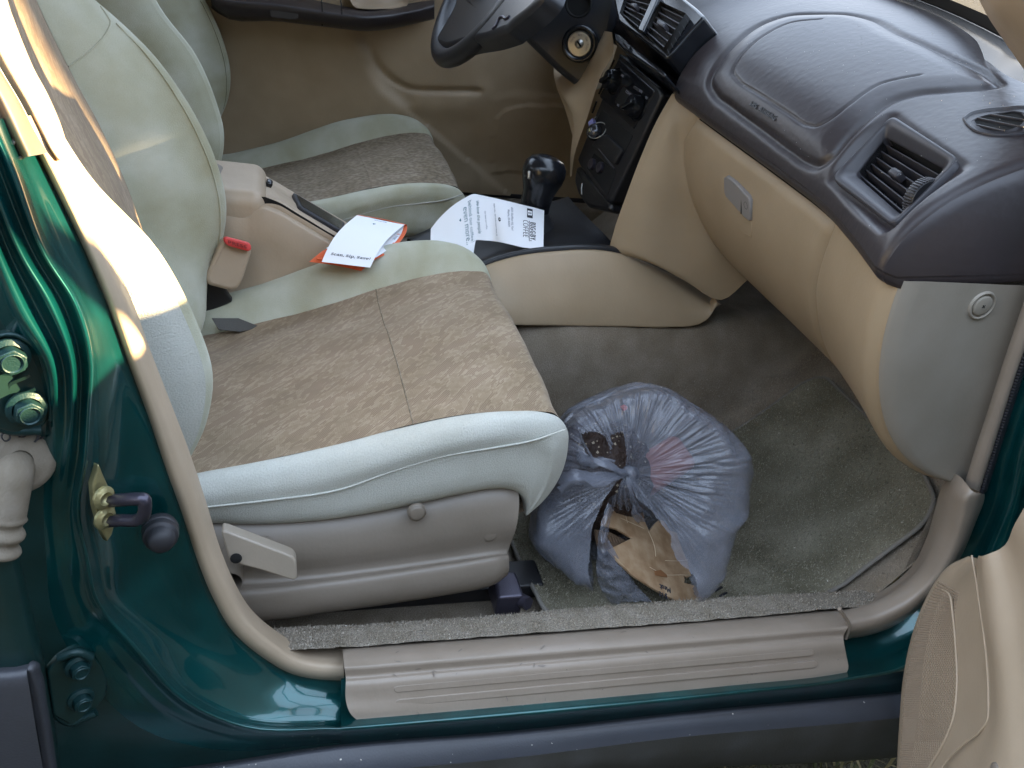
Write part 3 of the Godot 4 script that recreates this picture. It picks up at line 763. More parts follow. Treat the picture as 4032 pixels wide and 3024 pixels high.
	var scuff := net([
		[Vector3(0.0648, 0.3773, -0.066), Vector3(0.1886, 0.3753, -0.066), Vector3(0.3237, 0.3731, -0.066), Vector3(0.4716, 0.3714, -0.066), Vector3(0.629, 0.3715, -0.066)],
		[Vector3(0.0642, 0.3822, -0.06), Vector3(0.1868, 0.3801, -0.06), Vector3(0.3207, 0.3778, -0.06), Vector3(0.4673, 0.376, -0.06), Vector3(0.6239, 0.376, -0.06)],
		[Vector3(0.0632, 0.393, -0.039), Vector3(0.1814, 0.3911, -0.039), Vector3(0.3115, 0.3883, -0.039), Vector3(0.454, 0.3859, -0.039), Vector3(0.6131, 0.3852, -0.039)],
		[Vector3(0.063, 0.3942, -0.031), Vector3(0.1797, 0.392, -0.031), Vector3(0.3086, 0.3895, -0.031), Vector3(0.4498, 0.3868, -0.031), Vector3(0.6115, 0.3852, -0.031)],
		[Vector3(0.0631, 0.3945, -0.027), Vector3(0.179, 0.3916, -0.027), Vector3(0.3074, 0.3888, -0.027), Vector3(0.4482, 0.3858, -0.027), Vector3(0.609, 0.3847, -0.027)],
		[Vector3(0.0648, 0.3822, -0.025), Vector3(0.1799, 0.3808, -0.025), Vector3(0.3087, 0.3788, -0.025), Vector3(0.4499, 0.3767, -0.025), Vector3(0.6065, 0.3741, -0.025)],
		[Vector3(0.0645, 0.3827, -0.021), Vector3(0.1791, 0.3811, -0.021), Vector3(0.3074, 0.3789, -0.021), Vector3(0.448, 0.3765, -0.021), Vector3(0.6041, 0.3737, -0.021)],
		[Vector3(0.0645, 0.3685, -0.0124), Vector3(0.1793, 0.3652, -0.0124), Vector3(0.308, 0.3618, -0.0124), Vector3(0.4493, 0.358, -0.0124), Vector3(0.6106, 0.3539, -0.0124)],
		[Vector3(0.0681, 0.3598, -0.0046), Vector3(0.1794, 0.3516, -0.0046), Vector3(0.3084, 0.3471, -0.0046), Vector3(0.4501, 0.3428, -0.0046), Vector3(0.6115, 0.3434, -0.0046)],
		[Vector3(0.0741, 0.3531, -0.002), Vector3(0.1795, 0.3468, -0.002), Vector3(0.3085, 0.3426, -0.002), Vector3(0.4502, 0.338, -0.002), Vector3(0.6068, 0.3359, -0.002)],
		[Vector3(0.0851, 0.348, 0), Vector3(0.1792, 0.3454, 0), Vector3(0.308, 0.3417, 0), Vector3(0.4493, 0.3377, 0), Vector3(0.5945, 0.3332, 0)],
		[Vector3(0.0855, 0.3439, -0.001), Vector3(0.1799, 0.3413, -0.001), Vector3(0.3092, 0.3374, -0.001), Vector3(0.4512, 0.3332, -0.001), Vector3(0.597, 0.3287, -0.001)]], 6, 3)
	sheet(st, scuff)
	var plate := obj("scuff_plate", st, M.scuff, car, "tan plastic scuff plate with two long raised ribs")
	scatter("scuff_marks", plate, scuff, 45, wear(mat(lin(0.21, 0.175, 0.15), 0.6), M.blotch, 4.0), 0.0003, 0.0012, 4.0, 9, 0.0002)
	scatter("grit", plate, scuff, 25, M.mark, 0.0003, 0.0007, 1.0, 10)
	for e in [[[Vector3(0.1117, 0.3758, -0.0173), Vector3(0.1122, 0.3698, -0.0142)], [Vector3(0.5616, 0.3677, -0.0174), Vector3(0.5626, 0.3611, -0.0141)]], [[Vector3(0.1136, 0.3641, -0.0113), Vector3(0.1141, 0.3577, -0.008)], [Vector3(0.5665, 0.3557, -0.0114), Vector3(0.5675, 0.3487, -0.0078)]]]:
		st = new_st()
		var ol := rib_outline(e[0], e[1])
		var n: Vector3 = (ol[9] - ol[0]).cross(ol[4] - ol[0]).normalized()
		if n.dot(Vector3(0, 1, 1)) < 0: n = -n
		for i in ol.size(): ol[i] += n * 0.0014
		slab(st, ol, n, 0.004, 0.0008)
		obj("rib", st, M.scuff, plate)
	# ---- tan trim from the sill up the front pillar
	st = new_st()
	sheet(st, net([
		[Vector3(0.6455, 0.3533, -0.085), Vector3(0.6806, 0.3628, -0.085), Vector3(0.706, 0.3802, -0.085), Vector3(0.7253, 0.4105, -0.085), Vector3(0.7264, 0.4501, -0.085), Vector3(0.7179, 0.4947, -0.085), Vector3(0.7112, 0.5255, -0.085), Vector3(0.71, 0.553, -0.085)],
		[Vector3(0.6387, 0.362, -0.075), Vector3(0.6754, 0.3696, -0.075), Vector3(0.7004, 0.3868, -0.075), Vector3(0.7191, 0.4176, -0.075), Vector3(0.7197, 0.4574, -0.075), Vector3(0.7101, 0.5035, -0.075), Vector3(0.7044, 0.5318, -0.075), Vector3(0.7032, 0.559, -0.075)],
		[Vector3(0.6183, 0.3824, -0.046), Vector3(0.6539, 0.3918, -0.046), Vector3(0.6802, 0.4087, -0.046), Vector3(0.6995, 0.4403, -0.046), Vector3(0.7029, 0.4797, -0.046), Vector3(0.6941, 0.5272, -0.046), Vector3(0.6876, 0.5556, -0.046), Vector3(0.6894, 0.5695, -0.046)],
		[Vector3(0.6147, 0.3834, -0.033), Vector3(0.6506, 0.3897, -0.033), Vector3(0.6795, 0.4069, -0.033), Vector3(0.7002, 0.4409, -0.033), Vector3(0.7035, 0.4821, -0.033), Vector3(0.6934, 0.5356, -0.033), Vector3(0.6883, 0.5628, -0.033), Vector3(0.6921, 0.5657, -0.033)],
		[Vector3(0.6146, 0.3791, -0.031), Vector3(0.6482, 0.3833, -0.031), Vector3(0.6795, 0.3967, -0.031), Vector3(0.7044, 0.4341, -0.031), Vector3(0.7098, 0.4761, -0.031), Vector3(0.7027, 0.533, -0.031), Vector3(0.697, 0.5598, -0.031), Vector3(0.6989, 0.5652, -0.031)],
		[Vector3(0.6212, 0.3619, -0.036), Vector3(0.6531, 0.3626, -0.036), Vector3(0.6814, 0.3728, -0.036), Vector3(0.716, 0.4211, -0.036), Vector3(0.7231, 0.4664, -0.036), Vector3(0.7173, 0.5292, -0.036), Vector3(0.7125, 0.5544, -0.036), Vector3(0.7101, 0.5601, -0.036)],
		[Vector3(0.6417, 0.3373, -0.05), Vector3(0.6712, 0.3399, -0.05), Vector3(0.699, 0.3506, -0.05), Vector3(0.7375, 0.4022, -0.05), Vector3(0.7448, 0.449, -0.05), Vector3(0.7377, 0.5156, -0.05), Vector3(0.733, 0.5422, -0.05), Vector3(0.7303, 0.5473, -0.05)]], 6, 4))
	var kick := obj("front_sill_trim", st, M.scuff, car, "tan plastic trim curving from the sill up the front pillar")
	st = new_st()
	tube(st, spline([Vector3(0.589, 0.4128, -0.03), Vector3(0.6005, 0.4003, -0.03), Vector3(0.6122, 0.3862, -0.03), Vector3(0.615, 0.3765, -0.03), Vector3(0.6171, 0.3637, -0.03)], 5), 0.0021, 8)
	obj("lip", st, M.scuff, kick)
	# ---- seal of the front pillar, with its ribbed outer edge
	st = new_st()
	sheet(st, net([
		[Vector3(0.7255, 0.5431, -0.07), Vector3(0.7134, 0.5958, -0.07), Vector3(0.7033, 0.6452, -0.07), Vector3(0.6926, 0.6969, -0.07), Vector3(0.6809, 0.7598, -0.07), Vector3(0.667, 0.8373, -0.07), Vector3(0.6508, 0.9143, -0.07)],
		[Vector3(0.7032, 0.5585, -0.05), Vector3(0.6917, 0.6101, -0.05), Vector3(0.6823, 0.6578, -0.05), Vector3(0.6724, 0.7077, -0.05), Vector3(0.6615, 0.7686, -0.05), Vector3(0.6478, 0.8435, -0.05), Vector3(0.6317, 0.9183, -0.05)],
		[Vector3(0.7073, 0.5585, -0.045), Vector3(0.6942, 0.6124, -0.045), Vector3(0.6844, 0.6605, -0.045), Vector3(0.6748, 0.7101, -0.045), Vector3(0.6646, 0.7697, -0.045), Vector3(0.6505, 0.8443, -0.045), Vector3(0.6324, 0.9198, -0.045)],
		[Vector3(0.7245, 0.5514, -0.05), Vector3(0.7132, 0.5984, -0.05), Vector3(0.7015, 0.6499, -0.05), Vector3(0.6903, 0.7007, -0.05), Vector3(0.6798, 0.7648, -0.05), Vector3(0.665, 0.8406, -0.05), Vector3(0.6447, 0.9194, -0.05)],
		[Vector3(0.7422, 0.5401, -0.06), Vector3(0.7328, 0.5875, -0.06), Vector3(0.7206, 0.6403, -0.06), Vector3(0.7098, 0.6918, -0.06), Vector3(0.699, 0.758, -0.06), Vector3(0.6824, 0.8355, -0.06), Vector3(0.6612, 0.918, -0.06)]], 5, 4))
	var fs := obj("front_door_seal", st, M.scuff, car)
	st = new_st()
	var pa := even(spline([Vector3(0.7211, 0.5547, -0.046), Vector3(0.7104, 0.6014, -0.046), Vector3(0.6987, 0.6526, -0.046), Vector3(0.6875, 0.703, -0.046), Vector3(0.677, 0.7668, -0.046), Vector3(0.6621, 0.842, -0.046)], 8), 84)
	for i in pa.size() - 1:
		block(st, Transform3D(flat_basis(Vector3(0.45, 0.1, 1), pa[i + 1] - pa[i]), pa[i]), Vector3(0.0024, 0.012, 0.004), 0.0008, 1)
	tag(obj("ribbed_edge", st, M.rubber, fs), "", "", "", "stuff")
	# ---- carpet over the sill, floor, tunnel side and toe board
	st = new_st()
	var n2 := FastNoiseLite.new(); n2.frequency = 60.0; n2.seed = 8
	var g := net([
		[Vector3(-0.0119, 0.3879, -0.058), Vector3(0.0212, 0.3886, -0.058), Vector3(0.0639, 0.387, -0.058), Vector3(0.1812, 0.385, -0.058), Vector3(0.319, 0.3829, -0.058), Vector3(0.4649, 0.3805, -0.058), Vector3(0.6198, 0.3815, -0.058), Vector3(0.6937, 0.3814, -0.058), Vector3(0.7784, 0.3836, -0.058)],
		[Vector3(-0.0185, 0.3801, -0.075), Vector3(0.0217, 0.3815, -0.075), Vector3(0.0653, 0.3801, -0.075), Vector3(0.1853, 0.3772, -0.075), Vector3(0.3258, 0.3777, -0.075), Vector3(0.4751, 0.3745, -0.075), Vector3(0.6579, 0.3729, -0.075), Vector3(0.7098, 0.3731, -0.075), Vector3(0.7972, 0.374, -0.075)],
		[Vector3(-0.0254, 0.3734, -0.095), Vector3(0.0223, 0.3736, -0.095), Vector3(0.067, 0.3717, -0.095), Vector3(0.1901, 0.3693, -0.095), Vector3(0.3342, 0.3698, -0.095), Vector3(0.4868, 0.368, -0.095), Vector3(0.7021, 0.363, -0.095), Vector3(0.7493, 0.3633, -0.095), Vector3(0.8183, 0.3648, -0.095)],
		[Vector3(-0.0278, 0.3684, -0.104), Vector3(0.0225, 0.3678, -0.104), Vector3(0.0678, 0.3659, -0.104), Vector3(0.1925, 0.3636, -0.104), Vector3(0.3383, 0.3643, -0.104), Vector3(0.4926, 0.3634, -0.104), Vector3(0.718, 0.3565, -0.104), Vector3(0.766, 0.3568, -0.104), Vector3(0.8285, 0.3591, -0.104)],
		[Vector3(-0.0283, 0.3552, -0.112), Vector3(0.0229, 0.3545, -0.112), Vector3(0.069, 0.3519, -0.112), Vector3(0.1957, 0.3493, -0.112), Vector3(0.3442, 0.349, -0.112), Vector3(0.5012, 0.3478, -0.112), Vector3(0.7304, 0.3411, -0.112), Vector3(0.7792, 0.3413, -0.112), Vector3(0.8429, 0.3436, -0.112)]], 16, 4)
	var low := PackedVector3Array()
	for p in g[-1]: low.append(Vector3(p.x, 0.30, p.z - 0.006))
	g.append(low)
	for r in g.size() - 1:
		for i in g[r].size(): g[r][i].y += 0.0022 * n2.get_noise_2d(g[r][i].x * 4, g[r][i].z * 4)
	sheet(st, g)
	obj("sill_carpet", st, M.carpet_sill, car)
	pile("sill_tufts", car, g.slice(0, 15), 6000, 0.0030, M.tuft_e, 103)
	pile("sill_tufts", car, g.slice(0, 15), 2500, 0.0028, M.tuft_c, 104)
	scatter("lint", car, g, 60, M.lint, 0.0004, 0.0010, 1.8, 6, 0.001)
	st = new_st()
	# loose fibres standing up from the carpet edge
	st.set_smooth_group(-1)
	var rng := RandomNumberGenerator.new(); rng.seed = 5
	var edge: PackedVector3Array = g[12]
	for i in 2600:
		var q: PackedVector3Array = g[rng.randi_range(1, 13)]
		var k := rng.randi_range(0, q.size() - 2)
		var p := q[k].lerp(q[k + 1], rng.randf())
		var d := Vector3(rng.randf_range(-1, 1), rng.randf_range(0.4, 1.2), rng.randf_range(-0.6, 0.6)).normalized() * rng.randf_range(0.002, 0.006)
		var s := Vector3(0.0004, 0, 0.0002)
		for t in [p - s, p + s, p + d]: st.add_vertex(t)
	tag(obj("carpet_fibres", st, M.carpet_sill, car), "", "", "", "stuff")
	st = new_st()
	var floor_rows := []
	var prof := [[-0.75, 0.300], [-0.3, 0.300], [0.1, 0.302], [0.28, 0.303], [0.40, 0.304], [0.58, 0.306], [0.64, 0.315], [0.70, 0.352], [0.78, 0.425], [0.84, 0.49], [0.88, 0.56], [0.90, 0.68]]
	for zc in [[-0.085, 0, 0], [-0.14, 0, 0], [-0.25, 0, 0], [-0.38, 0, 0], [-0.44, 0.006, 0], [-0.475, 0.035, 1], [-0.495, 0.10, 1], [-0.525, 0.17, 1], [-0.55, 0.19, 1], [-0.62, 0.195, 1], [-0.80, 0.195, 1], [-0.86, 0.15, 1], [-0.90, 0.03, 1], [-1.0, 0, 0], [-1.30, 0, 0]]:
		var r := []
		for p in prof:
			var shift: float = 0.0 if zc[0] < -0.2 else (zc[0] + 0.2) * -0.55 * smoothstep(0.6, 0.85, p[0])
			var yy: float = p[1] if zc[2] == 0 else maxf(p[1] + zc[1] * 0.35 * smoothstep(0.85, 0.6, p[0]), 0.304 + zc[1] * lerpf(0.45, 1.0, smoothstep(0.12, 0.42, p[0])))
			r.append(Vector3(p[0] + shift * 0.9, yy + (zc[1] if zc[2] == 0 else 0.0), zc[0]))
		floor_rows.append(r)
	g = net(floor_rows, 8, 5)
	for r in g.size():
		for i in g[r].size(): g[r][i] += Vector3(0, 0.003, 0.002) * n2.get_noise_2d(g[r][i].x * 0.25, g[r][i].z * 0.25 + g[r][i].y * 0.2)
	sheet(st, g)
	obj("floor_carpet", st, M.carpet, car)
	pile("carpet_tufts", car, g.slice(0, 32), 26000, 0.0035, M.tuft_c, 101)
	pile("carpet_tufts", car, g.slice(0, 32), 26000, 0.0035, M.tuft_d, 102)
	# ---- striker, rubber stop, hinges, wiring boot
	var striker := new_st()
	var sn: Vector3 = (Vector3(0.75, 0.05, 0.62)).normalized()
	slab(striker, [Vector3(-0.1136, 0.6452, -0.004), Vector3(-0.1101, 0.6477, -0.002), Vector3(-0.1084, 0.6282, -0.006), Vector3(-0.1082, 0.6105, -0.01), Vector3(-0.1097, 0.5957, -0.01), Vector3(-0.1134, 0.5854, -0.006), Vector3(-0.1169, 0.5822, -0.003), Vector3(-0.1185, 0.5961, 0), Vector3(-0.118, 0.6166, 0.002), Vector3(-0.1159, 0.6348, 0.002)], sn, 0.005, 0.0012)
	var sk := obj("striker_plate", striker, M.zinc, car, "yellowish zinc striker plate with a black loop on the pillar jamb")
	st = new_st()
	tube(st, spline([Vector3(-0.1117, 0.616, -0.005), Vector3(-0.1009, 0.6236, 0.004), Vector3(-0.0882, 0.6302, 0.012), Vector3(-0.0847, 0.6313, 0.014), Vector3(-0.0844, 0.6268, 0.014), Vector3(-0.0867, 0.615, 0.012), Vector3(-0.0896, 0.6106, 0.01), Vector3(-0.1026, 0.6045, 0.003), Vector3(-0.1152, 0.5972, -0.005)], 4), 0.0046, 10)
	obj("loop", st, M.dark_steel, sk)
	for c in [Vector3(-0.1133, 0.6242, 0.001), Vector3(-0.1141, 0.606, 0.001)]:
		st = new_st()
		lathe(st, [[Vector2(0.0085, 0), Vector2(0.0085, 0.002)], [Vector2(0.0085, 0.002), Vector2(0.005, 0.004)], [Vector2(0.005, 0.004), Vector2(0.0045, 0.001), Vector2(0, 0.001)]], c, sn, 18)
		obj("screw", st, M.zinc, sk)
	st = new_st()
	var sd: Vector3 = Vector3(-0.0763, 0.584, 0.012) - Vector3(-0.081, 0.5766, -0.02)
	lathe(st, [[Vector2(0.0, -0.002), Vector2(0.0125, -0.002), Vector2(0.0135, 0.002), Vector2(0.0133, 0.006)], [Vector2(0.0133, 0.006), Vector2(0.0118, 0.0072), Vector2(0.0132, 0.009), Vector2(0.0124, 0.014)], [Vector2(0.0124, 0.014), Vector2(0.0102, 0.0156), Vector2(0.0102, 0.0172)], [Vector2(0.0102, 0.0172), Vector2(0.0092, 0.022), Vector2(0.007, 0.0245), Vector2(0, 0.025)]], Vector3(-0.0829, 0.5672, -0.03), sd, 28)
	obj("rubber_stop", st, M.rubber, car)
	hinge(car, [Vector3(-0.167, 0.7482, 0.004), Vector3(-0.1492, 0.7532, 0.004), Vector3(-0.1404, 0.7459, 0.003), Vector3(-0.1362, 0.7264, 0.002), Vector3(-0.1363, 0.7047, 0), Vector3(-0.1385, 0.6882, -0.001), Vector3(-0.1448, 0.681, -0.001), Vector3(-0.1619, 0.6834, 0.002), Vector3(-0.1754, 0.6937, 0.004)], [Vector3(-0.1512, 0.7399, 0.012), Vector3(-0.1472, 0.7015, 0.01)], 0.0088, true)
	hinge(car, [Vector3(-0.1689, 0.4594, 0), Vector3(-0.1594, 0.4684, -0.001), Vector3(-0.1462, 0.4723, -0.002), Vector3(-0.1373, 0.4632, -0.004), Vector3(-0.1295, 0.4439, -0.004), Vector3(-0.1266, 0.427, -0.004), Vector3(-0.1294, 0.4105, -0.004), Vector3(-0.14, 0.3991, -0.003), Vector3(-0.1596, 0.3928, -0.001), Vector3(-0.1708, 0.4108, 0)], [Vector3(-0.1447, 0.4569, 0.003), Vector3(-0.1469, 0.4192, 0.003)], 0.0075, false)
	st = new_st()
	tube(st, even(spline([Vector3(-0.1621, 0.6544, 0), Vector3(-0.1613, 0.6536, 0.01), Vector3(-0.1631, 0.6439, 0.016), Vector3(-0.1658, 0.6298, 0.022), Vector3(-0.1682, 0.6177, 0.026), Vector3(-0.172, 0.6035, 0.03)], 6), 40), PackedFloat32Array(boot_radii()), 20)
	lathe(st, [[Vector2(0, 0), Vector2(0.0215, 0), Vector2(0.0232, 0.004), Vector2(0.0218, 0.008), Vector2(0.0175, 0.0105), Vector2(0.008, 0.012)]], Vector3(-0.1623, 0.6552, -0.004), Vector3(0.35, 0.35, 0.87), 32)
	var boot := obj("wiring_boot", st, M.rubber_grey, car, "dusty grey rubber wiring boot on the pillar, moulded with the word BODY")
	var bc := Vector3(-0.159, 0.6632, 0.006)
	var bb := flat_basis(Vector3(0.55, 0.25, 0.8), Vector3(0.8, -0.3, -0.4))
	var word := "BODY"
	for i in 4:
		var a := deg_to_rad(158 - i * 36)
		var p := bc + (bb.x * cos(a) + bb.y * sin(a)) * 0.0165
		var tang := bb.x * sin(a) - bb.y * cos(a)
		var rad := bb.x * cos(a) + bb.y * sin(a)
		add("letter", lettering(word[i], 0.0062, on_plane(p + bb.z * 0.0005, tang, rad), "Droid Sans", 400, 0.0012), M.rubber, boot)
	add("stamped_letters", lettering("PUP", 0.017, on_plane(Vector3(-0.1507, 0.7151, 0.0045), Vector3(-0.1475, 0.7058, 0.006) - Vector3(-0.1506, 0.7287, 0.006), Vector3(-0.1451, 0.7204, 0.006) - Vector3(-0.1538, 0.716, 0.006)), "Droid Sans", 400, 0.0006), M.paint_dirty, car)
	# ---- edge of the closed rear door
	var rear := thing("rear_door", "dark green front edge of the closed rear door, beside the centre pillar", "car door", Vector3(-0.5, 0.35, 0.02))
	st = new_st()
	sheet(st, net([
		[Vector3(-0.1727, 0.6134, 0), Vector3(-0.1704, 0.5311, 0), Vector3(-0.1688, 0.4656, 0), Vector3(-0.1695, 0.4273, 0), Vector3(-0.1709, 0.3702, 0), Vector3(-0.1737, 0.3084, 0)],
		[Vector3(-0.1699, 0.6266, 0.018), Vector3(-0.1679, 0.5482, 0.018), Vector3(-0.1663, 0.486, 0.018), Vector3(-0.1668, 0.4492, 0.018), Vector3(-0.1679, 0.3942, 0.018), Vector3(-0.1708, 0.3348, 0.018)],
		[Vector3(-0.1709, 0.6281, 0.022), Vector3(-0.1692, 0.551, 0.022), Vector3(-0.1678, 0.4899, 0.022), Vector3(-0.1682, 0.4543, 0.022), Vector3(-0.1694, 0.4, 0.022), Vector3(-0.1724, 0.3411, 0.022)],
		[Vector3(-0.2029, 0.6181, 0.024), Vector3(-0.2073, 0.5437, 0.024), Vector3(-0.2106, 0.4882, 0.024), Vector3(-0.2132, 0.4534, 0.024), Vector3(-0.2184, 0.4006, 0.024), Vector3(-0.2248, 0.3494, 0.024)]], 5, 3))
	obj("door_skin", st, M.paint_dirty, rear)
	st = new_st()
	sheet(st, net([
		[Vector3(-0.1744, 0.4806, 0.015), Vector3(-0.1717, 0.4823, 0.015), Vector3(-0.1688, 0.4814, 0.015), Vector3(-0.1672, 0.4741, 0.015), Vector3(-0.1679, 0.4349, 0.015), Vector3(-0.169, 0.3787, 0.015), Vector3(-0.1712, 0.324, 0.015)],
		[Vector3(-0.1705, 0.4946, 0.03), Vector3(-0.1679, 0.4967, 0.03), Vector3(-0.1654, 0.4954, 0.03), Vector3(-0.1641, 0.4863, 0.03), Vector3(-0.1639, 0.4532, 0.03), Vector3(-0.1654, 0.3988, 0.03), Vector3(-0.1676, 0.3459, 0.03)],
		[Vector3(-0.1716, 0.4936, 0.034), Vector3(-0.1696, 0.4953, 0.034), Vector3(-0.1673, 0.4945, 0.034), Vector3(-0.1664, 0.4879, 0.034), Vector3(-0.1662, 0.4586, 0.034), Vector3(-0.1674, 0.4048, 0.034), Vector3(-0.1701, 0.3525, 0.034)],
		[Vector3(-0.1738, 0.4924, 0.034), Vector3(-0.1722, 0.4937, 0.034), Vector3(-0.1707, 0.4935, 0.034), Vector3(-0.1702, 0.4865, 0.034), Vector3(-0.1707, 0.4593, 0.034), Vector3(-0.1718, 0.4056, 0.034), Vector3(-0.1743, 0.3534, 0.034)]], 4, 3))
	sheet(st, net([
		[Vector3(-0.1712, 0.4907, 0.024), Vector3(-0.1778, 0.4901, 0.024), Vector3(-0.1898, 0.4902, 0.024), Vector3(-0.2073, 0.4907, 0.024), Vector3(-0.2246, 0.4911, 0.024)],
		[Vector3(-0.169, 0.4966, 0.036), Vector3(-0.1744, 0.4959, 0.036), Vector3(-0.1861, 0.4956, 0.036), Vector3(-0.2034, 0.4961, 0.036), Vector3(-0.2203, 0.4966, 0.036)],
		[Vector3(-0.1684, 0.4766, 0.04), Vector3(-0.1761, 0.4763, 0.04), Vector3(-0.188, 0.4761, 0.04), Vector3(-0.2053, 0.4769, 0.04), Vector3(-0.2224, 0.4776, 0.04)],
		[Vector3(-0.1714, 0.3678, 0.04), Vector3(-0.1906, 0.3691, 0.04), Vector3(-0.2035, 0.3689, 0.04), Vector3(-0.2221, 0.3707, 0.04), Vector3(-0.2404, 0.3724, 0.04)]], 4, 3))
	obj("cladding", st, M.cladding, rear)

func boot_radii() -> Array:
	var out := []
	for i in 41:
		var t := i / 40.0
		out.append(0.0118 - 0.001 * t + (0.0016 * sin(t * 34) if t > 0.6 else 0.0))
	return out

func hinge(car: Node3D, outline: Array, bolts: Array, r: float, raised: bool) -> void:
	var n := Vector3(0.42, 0.05, 0.9).normalized()
	var st := new_st()
	slab(st, outline, n, 0.006, 0.0015, 0.004)
	var pl := obj("hinge_plate", st, M.paint_dirty, car)
	# folded flanges along the top and the bottom of the plate
	for e in ([[0, 1, 2, 3, 4, 5], [6, 7, 8]] if raised else [[1, 2, 3], [7, 8, 9]]):
		st = new_st()
		var p := []
		for i in e: p.append(outline[i] + n * 0.002)
		tube(st, spline(p, 4), 0.0035 if e.size() < 6 else 0.0014, 8)
		obj("flange", st, M.bolt, pl)
	for b in bolts:
		st = new_st()
		lathe(st, [[Vector2(0, 0), Vector2(r * 1.35, 0)], [Vector2(r * 1.35, 0), Vector2(r * 1.35, 0.002)], [Vector2(r * 1.35, 0.002), Vector2(r * 1.0, 0.0035)]], b - n * 0.004, n, 28)
		var hex := PackedVector2Array()
		for k in 6: hex.append(Vector2(cos(TAU * k / 6 + 0.3), sin(TAU * k / 6 + 0.3)) * r * 0.98)
		slab2(st, hex, Transform3D(flat_basis(n), b + n * r * 0.75), r * 1.0, r * 0.12)
		lathe(st, [[Vector2(r * 0.72, 0), Vector2(r * 0.70, 0.0012), Vector2(r * 0.62, 0.0012), Vector2(r * 0.58, -0.0002), Vector2(0, -0.0002)]], b + n * r * 0.75, n, 22)
		obj("bolt", st, M.bolt, pl)

func at_heights(p: Array, ys: Array) -> PackedVector3Array:      # the points of a rail at the given heights
	var f := spline(p, 10)
	if f[0].y > f[-1].y: f.reverse()
	var out := PackedVector3Array()
	for y in ys:
		var k := 0
		while k < f.size() - 2 and f[k + 1].y < y: k += 1
		var t: float = (y - f[k].y) / maxf(f[k + 1].y - f[k].y, 1e-5)
		out.append(f[k].lerp(f[k + 1], clampf(t, -3, 4)))
	return out

func moved(p, d: Vector3) -> Array:
	var out := []
	for q in p: out.append(q + d)
	return out

func blend(a, b, t: float, d := Vector3.ZERO) -> Array:
	var out := []
	for i in a.size(): out.append((a[i] as Vector3).lerp(b[i], t) + d)
	return out

func wrapped(rows: Array) -> Array:       # carry the rows of a cushion over its front edge and down
	var out := []
	for r in rows:
		var q := Array(r)
		var l: Vector3 = q[-1]
		q.append(l + Vector3(0.013, -0.020, 0))
		q.append(l + Vector3(0.016, -0.055, 0))
		q.append(l + Vector3(0.004, -0.115, 0))
		q.append(l + Vector3(-0.03, -0.135, 0))
		out.append(q)
	return out

func puff(st_grid: Array, amount: float, seed_: int) -> void:      # the slack and the dents of upholstery
	var n := FastNoiseLite.new(); n.seed = seed_; n.frequency = 7.0; n.fractal_octaves = 3
	for r in st_grid.size():
		var row: PackedVector3Array = st_grid[r]
		for i in row.size(): row[i] += Vector3(0.3, 1, 0.5) * amount * n.get_noise_3d(row[i].x, row[i].y, row[i].z)
		st_grid[r] = row

